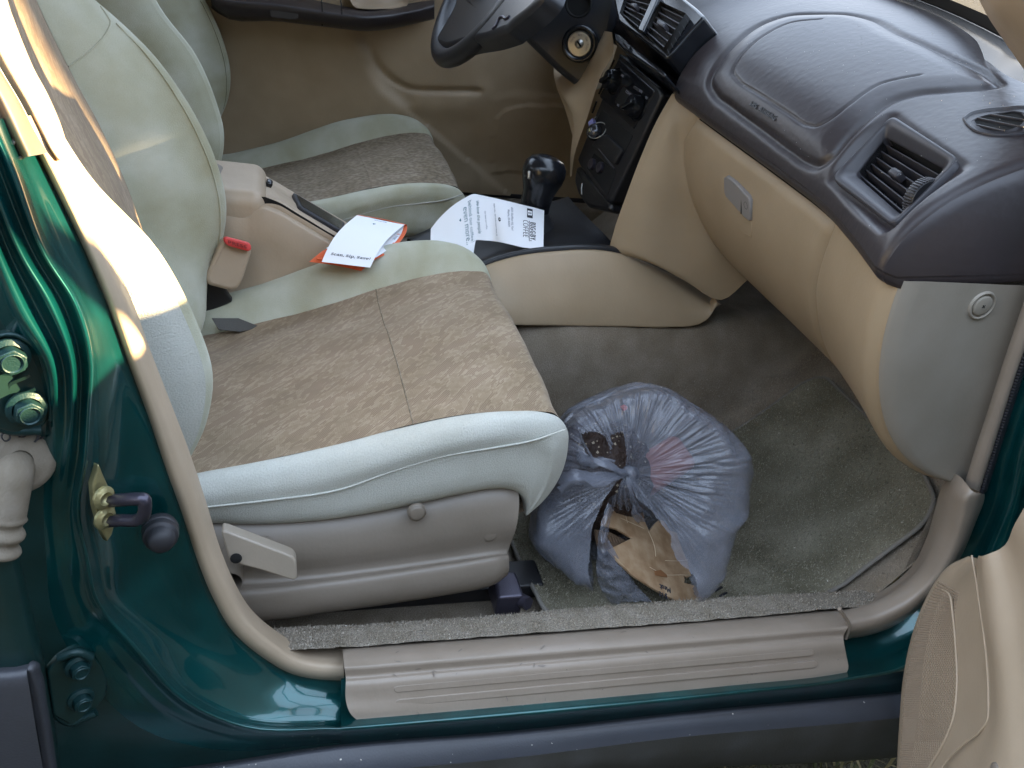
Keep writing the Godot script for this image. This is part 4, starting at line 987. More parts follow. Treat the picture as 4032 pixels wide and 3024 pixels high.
func build_seats() -> void:
	var seat := thing("passenger_seat", "nearest seat, pale green velour with patterned tan cloth and a beige side panel", "car seat", Vector3(0.05, 0.31, -0.36), "front seats of the car")
	var st := new_st()
	# ---- cushion: patterned insert
	var outer := [Vector3(-0.1072, 0.5064, -0.167), Vector3(-0.0746, 0.5143, -0.167), Vector3(-0.0081, 0.5284, -0.167), Vector3(0.0632, 0.5466, -0.167), Vector3(0.1212, 0.5644, -0.167), Vector3(0.1812, 0.5783, -0.167), Vector3(0.2279, 0.5821, -0.167), Vector3(0.2601, 0.5813, -0.167), Vector3(0.2739, 0.5783, -0.167)]
	var inner := [Vector3(-0.1532, 0.4389, -0.545), Vector3(-0.093, 0.4567, -0.545), Vector3(-0.0135, 0.4808, -0.545), Vector3(0.0468, 0.5006, -0.545), Vector3(0.0894, 0.5151, -0.545), Vector3(0.1401, 0.5363, -0.545), Vector3(0.2128, 0.5598, -0.545), Vector3(0.2658, 0.5703, -0.545), Vector3(0.284, 0.5676, -0.545)]
	outer[0] = Vector3(-0.20, outer[1].y - 0.012, -0.167)
	inner[0] = Vector3(-0.20, inner[1].y - 0.008, -0.545)
	var top := wrapped([outer, blend(outer, inner, 0.12, Vector3(0, 0.002, 0)), blend(outer, inner, 0.34, Vector3(0, 0.004, 0)), blend(outer, inner, 0.66, Vector3(0, 0.002, 0)), blend(outer, inner, 0.9, Vector3(0, -0.002, 0)), inner])
	var g := net(top, 8, 7)
	puff(g, 0.0045, 3)
	sheet(st, g)
	obj("cushion_insert", st, M.cloth, seat, "tan patterned cloth in the middle of the cushion")
	# seam across the insert
	st = new_st()
	var seam := PackedVector3Array()
	for j in g.size():
		var t := float(j) / (g.size() - 1)
		var want := lerpf(Vector3(0.131, 0.5665, -0.167).x, Vector3(0.1353, 0.5333, -0.545).x, t)
		var row: PackedVector3Array = g[j]
		for i in row.size() - 1:
			if row[i].x <= want and row[i + 1].x > want:
				seam.append(row[i].lerp(row[i + 1], (want - row[i].x) / (row[i + 1].x - row[i].x)) + Vector3(0, -0.0002, 0))
				break
	tube(st, seam, 0.0009, 6)
	obj("cushion_seam", st, M.cloth_far, seat)
	# ---- outer bolster of the cushion
	st = new_st()
	var o_edge := [Vector3(-0.1069, 0.5079, -0.165), Vector3(-0.0746, 0.5143, -0.167), Vector3(-0.0081, 0.5284, -0.167), Vector3(0.0632, 0.5466, -0.167), Vector3(0.1212, 0.5644, -0.167), Vector3(0.1812, 0.5783, -0.167), Vector3(0.2279, 0.5821, -0.167), Vector3(0.2601, 0.5807, -0.167), Vector3(0.2779, 0.5749, -0.167), Vector3(0.2913, 0.559, -0.165), Vector3(0.2952, 0.5392, -0.164), Vector3(0.2923, 0.4977, -0.163), Vector3(0.2793, 0.469, -0.162), Vector3(0.2646, 0.4521, -0.161)]
	var o_fold := [Vector3(-0.1054, 0.5094, -0.152), Vector3(-0.0717, 0.5154, -0.155), Vector3(-0.008, 0.5283, -0.154), Vector3(0.0624, 0.5458, -0.153), Vector3(0.1195, 0.5624, -0.152), Vector3(0.1782, 0.5791, -0.152), Vector3(0.224, 0.5854, -0.153), Vector3(0.2514, 0.5827, -0.154), Vector3(0.2694, 0.5752, -0.155), Vector3(0.2818, 0.5614, -0.155), Vector3(0.2848, 0.5436, -0.154), Vector3(0.2828, 0.5047, -0.156), Vector3(0.2736, 0.4744, -0.158), Vector3(0.2641, 0.4521, -0.161)]
	var o_mid := [Vector3(-0.1051, 0.5014, -0.144), Vector3(-0.0675, 0.505, -0.146), Vector3(-0.008, 0.514, -0.145), Vector3(0.0624, 0.5292, -0.143), Vector3(0.1119, 0.547, -0.142), Vector3(0.1672, 0.5635, -0.142), Vector3(0.2123, 0.5727, -0.143), Vector3(0.2386, 0.5703, -0.145), Vector3(0.2595, 0.5635, -0.147), Vector3(0.2717, 0.5524, -0.147), Vector3(0.2758, 0.5366, -0.148), Vector3(0.2762, 0.5038, -0.152), Vector3(0.2709, 0.4749, -0.156), Vector3(0.2635, 0.4521, -0.161)]
	var o_welt := [Vector3(-0.1062, 0.4873, -0.146), Vector3(-0.0652, 0.4906, -0.146), Vector3(-0.0081, 0.4949, -0.146), Vector3(0.0634, 0.5065, -0.145), Vector3(0.1079, 0.5252, -0.144), Vector3(0.158, 0.5419, -0.144), Vector3(0.2019, 0.5489, -0.145), Vector3(0.2303, 0.5514, -0.146), Vector3(0.2509, 0.5465, -0.148), Vector3(0.2647, 0.5362, -0.149), Vector3(0.2693, 0.5224, -0.15), Vector3(0.2713, 0.4984, -0.153), Vector3(0.2689, 0.4736, -0.157), Vector3(0.2635, 0.4521, -0.161)]
	var o_low := [Vector3(-0.1096, 0.4588, -0.16), Vector3(-0.0638, 0.4623, -0.158), Vector3(-0.0127, 0.459, -0.157), Vector3(0.0492, 0.4616, -0.156), Vector3(0.0946, 0.468, -0.156), Vector3(0.1408, 0.4777, -0.156), Vector3(0.1878, 0.4887, -0.156), Vector3(0.2166, 0.4935, -0.156), Vector3(0.2341, 0.4927, -0.156), Vector3(0.2468, 0.4871, -0.157), Vector3(0.2558, 0.4766, -0.158), Vector3(0.2602, 0.4667, -0.159), Vector3(0.2623, 0.4582, -0.16), Vector3(0.2636, 0.4515, -0.161)]
	var bol := net([blend(outer_ext(outer, o_edge), o_edge, 1.0, Vector3(0, -0.004, -0.004)), o_edge, o_fold, o_mid, o_welt, o_low, moved(o_low, Vector3(0, -0.006, -0.012))], 6, 5)
	sheet(st, bol)
	var ob := obj("cushion_outer_bolster", st, M.vinyl, seat, "pale outer bolster of the cushion, facing the door")
	st = new_st()
	tube(st, spline(moved([Vector3(-0.065, 0.4929, -0.1445), Vector3(-0.0081, 0.4984, -0.1445), Vector3(0.0633, 0.5091, -0.1445), Vector3(0.1078, 0.5276, -0.1445), Vector3(0.1578, 0.5449, -0.1445), Vector3(0.2105, 0.5546, -0.1445), Vector3(0.2492, 0.5626, -0.1445), Vector3(0.2801, 0.5749, -0.1445)], Vector3(0, 0, 0.0005)), 6), 0.0011, 6)
	obj("welt", st, M.vinyl, ob)
	# ---- inner bolster of the cushion
	st = new_st()
	var crest := [Vector3(-0.1642, 0.4532, -0.6), Vector3(-0.1137, 0.4786, -0.6), Vector3(-0.075, 0.491, -0.6), Vector3(-0.0138, 0.5121, -0.6), Vector3(0.0374, 0.5344, -0.6), Vector3(0.0932, 0.559, -0.6), Vector3(0.1498, 0.5763, -0.6), Vector3(0.1946, 0.5861, -0.6), Vector3(0.2309, 0.5873, -0.6), Vector3(0.262, 0.5797, -0.6), Vector3(0.2847, 0.5621, -0.6)]
	var in2 := [Vector3(-0.159, 0.4367, -0.545), Vector3(-0.093, 0.4567, -0.545), Vector3(-0.0535, 0.4673, -0.545), Vector3(0.0064, 0.4869, -0.545), Vector3(0.0608, 0.5052, -0.545), Vector3(0.1157, 0.5257, -0.545), Vector3(0.171, 0.5471, -0.545), Vector3(0.2128, 0.5598, -0.545), Vector3(0.2463, 0.5681, -0.545), Vector3(0.2658, 0.5703, -0.545), Vector3(0.284, 0.5676, -0.545)]
	crest[0] = crest[1] + Vector3(-0.11, -0.01, 0)
	in2[0] = in2[1] + Vector3(-0.11, -0.01, 0)
	var bol2 := wrapped([moved(in2, Vector3(0, -0.003, 0.004)), in2, blend(in2, crest, 0.5, Vector3(0, 0.008, 0)), blend(in2, crest, 0.85, Vector3(0, 0.005, 0)), crest, moved(crest, Vector3(0, -0.012, -0.018)), moved(crest, Vector3(0, -0.05, -0.03)), moved(crest, Vector3(0, -0.13, -0.03))])
	g = net(bol2, 7, 5)
	puff(g, 0.002, 13)
	sheet(st, g)
	obj("cushion_inner_bolster", st, M.velour, seat)
	st = new_st()
	tube(st, spline(moved(blend(in2, crest, 0.8), Vector3(0, 0.0045, 0)), 5), 0.0010, 6)
	obj("cushion_welt", st, M.velour, seat)
	st = new_st()
	slab(st, [Vector3(-0.0782, 0.48, -0.545), Vector3(-0.0442, 0.4863, -0.545), Vector3(-0.0174, 0.4862, -0.533), Vector3(-0.0262, 0.4819, -0.529), Vector3(-0.0409, 0.4762, -0.526), Vector3(-0.0689, 0.4734, -0.529)], Vector3(0.1, 0.95, 0.5), 0.0012, 0.0)
	obj("cloth_patch", st, wear(mat(lin(0.075, 0.072, 0.066), 0.9, M.fine, 0.03, 6.0), M.blotch, 5.0), seat, "dark grey patch over the seam of the cushion")
	# ---- backrest
	var ys := [0.42, 0.48, 0.53, 0.58, 0.63, 0.68, 0.74, 0.80, 0.86, 0.92, 1.0, 1.06]
	var d := at_heights([Vector3(-0.0862, 0.5052, -0.155), Vector3(-0.0754, 0.5367, -0.155), Vector3(-0.0681, 0.552, -0.155), Vector3(-0.0593, 0.5756, -0.155), Vector3(-0.0534, 0.5987, -0.155), Vector3(-0.0512, 0.6178, -0.155), Vector3(-0.0529, 0.6437, -0.155), Vector3(-0.0583, 0.6678, -0.155), Vector3(-0.064, 0.685, -0.155), Vector3(-0.0684, 0.7059, -0.155), Vector3(-0.0769, 0.7231, -0.155), Vector3(-0.0862, 0.7386, -0.155), Vector3(-0.1003, 0.7646, -0.155), Vector3(-0.1195, 0.7846, -0.155), Vector3(-0.1387, 0.8094, -0.155), Vector3(-0.1514, 0.835, -0.155), Vector3(-0.1594, 0.8675, -0.155), Vector3(-0.1641, 0.8906, -0.155), Vector3(-0.169, 0.9143, -0.155), Vector3(-0.1743, 0.946, -0.155), Vector3(-0.1777, 0.9736, -0.155)], ys)
	var gr := at_heights([Vector3(-0.0954, 0.4995, -0.5), Vector3(-0.1146, 0.5502, -0.5), Vector3(-0.1358, 0.589, -0.5), Vector3(-0.1531, 0.63, -0.5), Vector3(-0.1676, 0.6934, -0.5), Vector3(-0.1746, 0.7159, -0.5), Vector3(-0.1831, 0.7401, -0.5), Vector3(-0.1907, 0.7602, -0.5), Vector3(-0.2009, 0.7839, -0.5), Vector3(-0.207, 0.8006, -0.5), Vector3(-0.2172, 0.8175, -0.5), Vector3(-0.2219, 0.8358, -0.5), Vector3(-0.2283, 0.8621, -0.5), Vector3(-0.2359, 0.8948, -0.5), Vector3(-0.246, 0.9374, -0.5)], ys)
	var hr := at_heights([Vector3(-0.122, 0.467, -0.6), Vector3(-0.1155, 0.4792, -0.6), Vector3(-0.0899, 0.5251, -0.6), Vector3(-0.0752, 0.5572, -0.6), Vector3(-0.0689, 0.5727, -0.6), Vector3(-0.0624, 0.597, -0.6), Vector3(-0.0607, 0.6181, -0.6), Vector3(-0.0661, 0.6651, -0.6), Vector3(-0.0831, 0.7154, -0.6), Vector3(-0.0885, 0.7268, -0.6), Vector3(-0.105, 0.7585, -0.6), Vector3(-0.1273, 0.7909, -0.6), Vector3(-0.1485, 0.8174, -0.6), Vector3(-0.1696, 0.8355, -0.6), Vector3(-0.1923, 0.8533, -0.6), Vector3(-0.224, 0.8776, -0.6), Vector3(-0.2532, 0.8965, -0.6)], ys)
	var side := []
	for e in [[-0.16, 0.015, -0.012], [-0.11, 0.005, 0.012], [-0.055, 0.0, 0.022], [-0.018, 0.0, 0.016], [-0.004, 0.0, 0.007]]: side.append(moved(d, Vector3(e[0], e[1], e[2])))
	var seam_o := []
	for i in d.size(): seam_o.append(Vector3(lerpf(d[i].x, gr[i].x, 0.35) - 0.012, d[i].y, -0.222))
	st = new_st()
	g = net(side, 6, 5)
	sheet(st, g)
	var bside := obj("backrest_outer_bolster", st, M.vinyl, seat, "outer side of the backrest, its upper half lit white by the sun")
	st = new_st()
	tube(st, spline(moved(side[3], Vector3(0.001, 0, 0.001)), 6), 0.0011, 6)
	obj("welt", st, M.vinyl, bside)
	st = new_st()
	sheet(st, net([side[4], moved(d, Vector3(0.001, 0, 0)), moved(d, Vector3(-0.006, 0, -0.018)), blend(d, seam_o, 0.6, Vector3(-0.001, 0, 0)), seam_o], 6, 5))
	obj("backrest_outer_edge", st, M.velour, seat)
	st = new_st()
	var panel := net([seam_o, blend(seam_o, gr, 0.1, Vector3(0.004, 0, 0)), blend(seam_o, gr, 0.35, Vector3(0.008, 0, 0)), blend(seam_o, gr, 0.65, Vector3(0.008, 0, 0)), blend(seam_o, gr, 0.9, Vector3(0.004, 0, 0)), gr], 6, 6)
	puff(panel, 0.002, 23)
	sheet(st, panel)
	obj("backrest_insert", st, M.cloth, seat, "tan patterned cloth in the middle of the backrest")
	st = new_st()
	var inn := net([gr, blend(gr, hr, 0.3, Vector3(0.010, 0, 0)), blend(gr, hr, 0.75, Vector3(0.010, 0, 0)), moved(hr, Vector3(0.003, 0, 0.012)), hr, moved(hr, Vector3(-0.014, 0, -0.018)), moved(hr, Vector3(-0.06, 0, -0.03)), moved(hr, Vector3(-0.16, 0.015, -0.01))], 6, 5)
	puff(inn, 0.002, 33)
	sheet(st, inn)
	obj("backrest_inner_bolster", st, M.velour, seat)
	var seam_a := PackedVector3Array()
	for k in 20:
		var t := k / 19.0
		seam_a.append(net_at(inn, height_row(inn, lerpf(Vector3(-0.2065, 0.8007, -0.5).y, Vector3(-0.1931, 0.8493, -0.6).y, t)), 14.0 * t) + Vector3(0.0004, 0, 0.0004))
	st = new_st()
	tube(st, seam_a, 0.0011, 6)
	obj("backrest_cross_seam", st, M.velour, seat)
	var seam_b := PackedVector3Array()
	for k in 40: seam_b.append(net_at(inn, height_row(inn, lerpf(0.56, Vector3(-0.1961, 0.8341, -0.58).y, k / 39.0)), 12.2) + Vector3(0.0004, 0, 0.0004))
	st = new_st()
	tube(st, seam_b, 0.0012, 6)
	obj("backrest_welt", st, M.velour, seat)
	# back of the backrest
	st = new_st()
	sheet(st, net([side[0], moved(blend(side[0], moved(hr, Vector3(-0.16, 0.015, -0.01)), 0.5), Vector3(-0.03, 0, 0)), moved(hr, Vector3(-0.16, 0.015, -0.01))], 3, 6))
	obj("backrest_back", st, M.cloth_far, seat)
	# ---- beige side panel of the seat base
	st = new_st()
	var v_top := [Vector3(-0.1094, 0.4593, -0.158), Vector3(-0.0639, 0.4606, -0.158), Vector3(-0.0127, 0.4576, -0.158), Vector3(0.0493, 0.4599, -0.158), Vector3(0.095, 0.4657, -0.158), Vector3(0.1413, 0.4754, -0.158), Vector3(0.1884, 0.4865, -0.158), Vector3(0.2173, 0.4912, -0.158), Vector3(0.2349, 0.4905, -0.158), Vector3(0.2482, 0.4856, -0.158)]
	var v_mid := [Vector3(-0.102, 0.4166, -0.14), Vector3(-0.0554, 0.4338, -0.14), Vector3(-0.004, 0.4299, -0.14), Vector3(0.0493, 0.432, -0.14), Vector3(0.0949, 0.4367, -0.14), Vector3(0.1415, 0.4434, -0.14), Vector3(0.189, 0.4522, -0.14), Vector3(0.2154, 0.4581, -0.14), Vector3(0.23, 0.4603, -0.14), Vector3(0.2463, 0.4625, -0.14)]
	var v_fold := [Vector3(-0.099, 0.3939, -0.138), Vector3(-0.0478, 0.4004, -0.138), Vector3(0.0004, 0.3992, -0.138), Vector3(0.0502, 0.4012, -0.138), Vector3(0.0966, 0.405, -0.138), Vector3(0.1442, 0.4095, -0.138), Vector3(0.193, 0.4148, -0.138), Vector3(0.2178, 0.4175, -0.138), Vector3(0.231, 0.4173, -0.14), Vector3(0.2434, 0.4149, -0.143)]
	var v_step := [Vector3(-0.0958, 0.3934, -0.126), Vector3(-0.0451, 0.4014, -0.126), Vector3(0.0013, 0.4015, -0.126), Vector3(0.0494, 0.4053, -0.126), Vector3(0.0952, 0.4095, -0.126), Vector3(0.142, 0.4152, -0.126), Vector3(0.19, 0.421, -0.126), Vector3(0.2143, 0.4242, -0.126), Vector3(0.2279, 0.4239, -0.128), Vector3(0.2412, 0.4187, -0.134)]
	var v_face := [Vector3(-0.0861, 0.3705, -0.12), Vector3(-0.0302, 0.3814, -0.119), Vector3(0.0048, 0.3855, -0.119), Vector3(0.0495, 0.3912, -0.119), Vector3(0.0953, 0.3959, -0.119), Vector3(0.1422, 0.4013, -0.119), Vector3(0.1902, 0.4075, -0.119), Vector3(0.215, 0.4096, -0.12), Vector3(0.2303, 0.4111, -0.122), Vector3(0.2431, 0.4064, -0.13)]
	var v_low := [Vector3(-0.0752, 0.3401, -0.126), Vector3(-0.0148, 0.3593, -0.125), Vector3(0.0163, 0.3599, -0.125), Vector3(0.0553, 0.3643, -0.125), Vector3(0.0975, 0.3679, -0.125), Vector3(0.1455, 0.3732, -0.125), Vector3(0.1847, 0.3782, -0.125), Vector3(0.2099, 0.3809, -0.126), Vector3(0.2302, 0.3853, -0.128), Vector3(0.2437, 0.3912, -0.134)]
	sheet(st, net([moved(v_top, Vector3(0, 0.004, -0.02)), v_top, moved(v_top, Vector3(0.0, -0.005, 0.006)), v_mid, v_fold, v_step, v_face, v_low, moved(v_low, Vector3(0, 0.004, -0.05))], 5, 4))
	# its front end turns inwards
	sheet(st, net([
		[v_top[9], v_top[9] + Vector3(0.006, -0.002, -0.02), v_top[9] + Vector3(0.004, -0.002, -0.06)],
		[v_mid[9], v_mid[9] + Vector3(0.005, 0, -0.02), v_mid[9] + Vector3(0.003, 0, -0.07)],
		[v_fold[9], v_fold[9] + Vector3(0.004, 0, -0.02), v_fold[9] + Vector3(0.002, 0, -0.07)],
		[v_step[9], v_step[9] + Vector3(0.004, 0, -0.02), v_step[9] + Vector3(0.002, 0, -0.07)],
		[v_face[9], v_face[9] + Vector3(0.003, 0, -0.02), v_face[9] + Vector3(0.001, 0, -0.07)],
		[v_low[9], v_low[9] + Vector3(0.001, 0, -0.02), v_low[9] + Vector3(0, 0, -0.07)]], 3, 3))
	var val := obj("side_panel", st, M.taupe, seat, "beige plastic side panel of the seat base")
	for c in [Vector3(0.139, 0.4785, -0.1405), Vector3(0.2192, 0.4441, -0.142), Vector3(-0.0083, 0.4461, -0.139)]:
		st = new_st()
		lathe(st, [[Vector2(0.0094, -0.004), Vector2(0.0094, 0.0002), Vector2(0.0084, 0.0008)], [Vector2(0.0080, 0.0008), Vector2(0.0078, 0.0016), Vector2(0.006, 0.0024), Vector2(0, 0.0026)]], c, Vector3(0.02, 0.12, 1), 30)
		obj("screw_cap", st, M.taupe, val)
	# recline lever
	st = new_st()
	var lv := [Vector3(-0.0452, 0.5033, -0.095), Vector3(0.0209, 0.4695, -0.095), Vector3(0.0221, 0.4433, -0.095), Vector3(-0.0119, 0.4589, -0.095), Vector3(-0.0375, 0.4689, -0.095)]
	slab(st, lv, Vector3(0.0, 0.25, 1), 0.016, 0.0018, 0.007)
	var lever := obj("recline_lever", st, M.lever, seat, "worn beige recline lever")
	st = new_st()
	lathe(st, [[Vector2(0, 0.0004), Vector2(0.0048, 0.0006), Vector2(0.0052, 0.0002)]], Vector3(-0.0318, 0.4731, -0.0948), Vector3(0.0, 0.25, 1), 18)
	obj("pivot_hole", st, M.void, lever)
	st = new_st()
	lathe(st, [[Vector2(0.012, 0), Vector2(0.012, 0.05)]], Vector3(-0.0389, 0.4324, -0.15), Vector3(0, 0.1, 1), 18)
	obj("pivot", st, M.taupe, seat)
	# seat rails and frame under the cushion
	st = new_st()
	block(st, Transform3D(Basis(), Vector3(0.05, 0.318, -0.20)), Vector3(0.52, 0.022, 0.045), 0.004)
	block(st, Transform3D(Basis(), Vector3(0.05, 0.318, -0.50)), Vector3(0.52, 0.022, 0.045), 0.004)
	block(st, Transform3D(Basis(), Vector3(0.02, 0.40, -0.36)), Vector3(0.44, 0.10, 0.34), 0.01)
	obj("seat_frame", st, M.black, seat)
	st = new_st()
	block(st, Transform3D(Basis(), Vector3(0.2523, 0.3475, -0.15)), Vector3(0.03, 0.03, 0.04), 0.004)
	lathe(st, [[Vector2(0, 0.012), Vector2(0.008, 0.012)], [Vector2(0.008, 0.012), Vector2(0.008, 0)]], Vector3(0.2653, 0.3514, -0.135), Vector3(0.5, 0.3, 0.8), 6)
	obj("rail_end", st, M.dark_steel, seat)
	# ---- the driver's seat is the same seat
	var other: Node3D = seat.duplicate()
	other.name = numbered("driver_seat")
	add_child(other)
	other.position += Vector3(0.028, 0.004, -0.695)
	tag(other, "farther seat, dull green velour with brownish cloth, below the steering wheel", "car seat", "front seats of the car")
	for c in other.get_children():
		if c.name.begins_with("backrest"): c.position += Vector3(-0.05, 0.012, 0.0)
		if String(c.name) in ["cushion_insert", "backrest_insert"]: (c as MeshInstance3D).material_override = M.cloth_far
		if c.has_meta("label"): c.remove_meta("label")
		if String(c.name) in ["backrest_outer_bolster", "cushion_outer_bolster"]: (c as MeshInstance3D).material_override = M.velour
	for c in other.find_children("cloth_patch*", "", true, false): c.free()
	# ---- buckle
	st = new_st()
	var buckle := thing("seat_belt_buckle", "beige seat belt buckle with a red button beside the centre console", "seat belt buckle", Vector3(-0.0715, 0.5031, -0.575))
	var bt := [Vector3(-0.0627, 0.5869, -0.575), Vector3(-0.0598, 0.5884, -0.575), Vector3(-0.0284, 0.581, -0.575), Vector3(-0.0261, 0.5778, -0.575), Vector3(-0.0261, 0.5707, -0.575), Vector3(-0.039, 0.5329, -0.575), Vector3(-0.0457, 0.5218, -0.575), Vector3(-0.0552, 0.5194, -0.575), Vector3(-0.0835, 0.5271, -0.575), Vector3(-0.0854, 0.5397, -0.575)]
	slab(st, moved(bt, Vector3(0, 0, 0.012)), Vector3(0.15, 0.25, 1), 0.026, 0.005, 0.006)
	obj("housing", st, M.tan_soft, buckle)
	st = new_st()
	slab(st, [Vector3(-0.0607, 0.5928, -0.5605), Vector3(-0.0573, 0.5949, -0.5605), Vector3(-0.0297, 0.5881, -0.5605), Vector3(-0.0269, 0.5844, -0.5605), Vector3(-0.0269, 0.578, -0.5605), Vector3(-0.031, 0.5758, -0.5605), Vector3(-0.0559, 0.5823, -0.5605), Vector3(-0.0603, 0.5878, -0.5605)], Vector3(0.15, 0.35, 1), 0.01, 0.002, 0.004)
	var red := obj("button", st, M.red, buckle, "red release button reading PRESS")
	add("print", lettering("PRESS", 0.0042, on_plane(Vector3(-0.0439, 0.5854, -0.559), Vector3(-0.0343, 0.5827, -0.559) - Vector3(-0.0535, 0.5881, -0.559), Vector3(-0.1, 1, -0.25)), "Droid Sans", 700, 0.0008, 1.5), M.red_ink, red)
	st = new_st()
	block(st, Transform3D(Basis(Vector3.FORWARD, -0.5), Vector3(-0.0805, 0.5059, -0.58)), Vector3(0.04, 0.045, 0.012), 0.003)
	obj("stalk", st, M.black, buckle)

func outer_ext(_outer: Array, like: Array) -> Array: return like

func height_row(g: Array, y: float) -> float:
	var r: PackedVector3Array = g[0]
	var k := 0
	while k < r.size() - 2 and r[k + 1].y < y: k += 1
	return k + clampf((y - r[k].y) / maxf(r[k + 1].y - r[k].y, 1e-5), 0, 1)

func dash_val(z: float, ys: Array) -> float:
	var zs := [-1.5, -0.62, -0.5, -0.36, -0.24, -0.15, -0.09, -0.06]
	var sum := 0.0
	for w in 7:
		var q := z - 0.03 + 0.01 * w
		var k := 0
		while k < zs.size() - 2 and zs[k + 1] < q: k += 1
		sum += lerpf(ys[k], ys[k + 1], clampf((q - zs[k]) / (zs[k + 1] - zs[k]), 0, 1))
	return sum / 7

func dash_lip(z: float) -> Vector2: return Vector2(dash_val(z, [0.53, 0.532, 0.532, 0.54, 0.547, 0.532, 0.516, 0.508]), dash_val(z, [0.82, 0.82, 0.815, 0.806, 0.797, 0.789, 0.784, 0.782]))

func dash_pt(z: float, a: float) -> Vector3:       # the padded upper part: an ellipse from the lip over the crest
	var l := dash_lip(z)
	if a < 0: return Vector3(l.x + 0.012 * (1 - cos(a * 6.0)) + 0.002, l.y + 0.012 * sin(a * 6.0), z)
	return Vector3(l.x + 0.29 * (1 - cos(a)), l.y + dash_val(z, [0.155, 0.155, 0.155, 0.157, 0.155, 0.148, 0.138, 0.132]) * sin(a), z)

func low_pt(z: float, a: float, inward := 0.0) -> Vector3:     # the lower part curving forward to the knees
	var l := dash_lip(z)
	return Vector3(l.x + 0.012 + 0.22 - (0.22 - inward) * cos(a), l.y - 0.004 - (0.245 - inward) * sin(a), z)

func dash_angle(p: Vector3) -> float:
	return asin(clampf((p.y - dash_lip(p.z).y) / dash_val(p.z, [0.155, 0.155, 0.155, 0.157, 0.155, 0.148, 0.138, 0.132]), -1, 1))

func near_line(p: Vector3, line: PackedVector3Array) -> float:
	var best := 1e9
	var far := 1e9
	for k in range(0, line.size(), 12): far = minf(far, p.distance_squared_to(line[k]))
	if far > 0.0064: return sqrt(far)
	for q in line:
		var d := p.distance_squared_to(q)
		if d < best: best = d
	return sqrt(best)

func quad_at(c: Array, u: float, v: float) -> Vector3:     # c: top left, top right, bottom right, bottom left
	return (c[0] as Vector3).lerp(c[1], u).lerp((c[3] as Vector3).lerp(c[2], u), v)

# a grille: rounded opening with vanes across it; c are the corners of the opening, n its outward normal
func grille(part: Node3D, c: Array, n: Vector3, vanes: int, posts: int, depth: float, m: Material, knob := true, thick := 0.0016) -> void:
	var st := new_st()
	var back := []
	for p in c: back.append(p - n * depth)
	var wall := []
	for r in [c, back]:
		var row := PackedVector3Array()
		for i in 5: row.append(r[i % 4])
		wall.append(row)
	st.set_smooth_group(-1)
	sheet(st, wall)
	fan(st, PackedVector3Array(back))
	obj("well", st, M.void, part)
	for k in vanes:
		var v := (k + 0.5) / vanes
		var a := quad_at(c, 0.0, v) - n * 0.006
		var b := quad_at(c, 1.0, v) - n * 0.006
		st = new_st()
		var down: Vector3 = (c[3] - c[0]).normalized()
		var tilt := (n * -0.86 + down * 0.25).normalized()
		block(st, Transform3D(Basis((b - a).normalized(), tilt, (b - a).normalized().cross(tilt)), (a + b) / 2 + tilt * 0.006), Vector3((b - a).length(), 0.013, thick), thick * 0.45, 2)
		obj("vane", st, m, part)
	for k in posts:
		var u := (k + 1.0) / (posts + 1)
		var a := quad_at(c, u, 0.0) - n * 0.022
		var b := quad_at(c, u, 1.0) - n * 0.022
		st = new_st()
		block(st, Transform3D(Basis((b - a).normalized(), n, (b - a).normalized().cross(n)), (a + b) / 2), Vector3((b - a).length(), 0.010, 0.0011), 0.0004, 1)
		obj("divider", st, m, part)
	if knob:
		st = new_st()
		block(st, Transform3D(Basis((c[1] - c[0]).normalized(), (c[0] - c[3]).normalized(), n).orthonormalized(), quad_at(c, 0.5, 0.5) - n * 0.002), Vector3(0.016, 0.0085, 0.012), 0.003)
		obj("vane_tab", st, M.dash_frame, part)

func bezel(st: SurfaceTool, outer: Array, inner: Array, n: Vector3, rim: float, sink: float) -> void:
	var bs := flat_basis(n)
	var rings := []
	for e in [[outer, -0.008, 0.010], [outer, rim, 0.010], [blend(outer, inner, 0.14), rim + 0.0008, 0.010], [blend(outer, inner, 0.42), rim - 0.0005, 0.009], [blend(outer, inner, 0.55), rim - 0.002, 0.008], [blend(outer, inner, 0.95), -sink, 0.006], [inner, -sink - 0.001, 0.005], [inner, -sink - 0.012, 0.005]]:
		var o := Vector3.ZERO
		for p in e[0]: o += p / 4
		var p2 := PackedVector2Array()
		for p in e[0]: p2.append(Vector2((p - o).dot(bs.x), (p - o).dot(bs.y)))
		p2 = round2(p2, e[2], 6)
		var ring := PackedVector3Array()
		for q in p2: ring.append(o + bs.x * q.x + bs.y * q.y + n * e[1])
		rings.append(ring)
	sheet(st, rings, true)

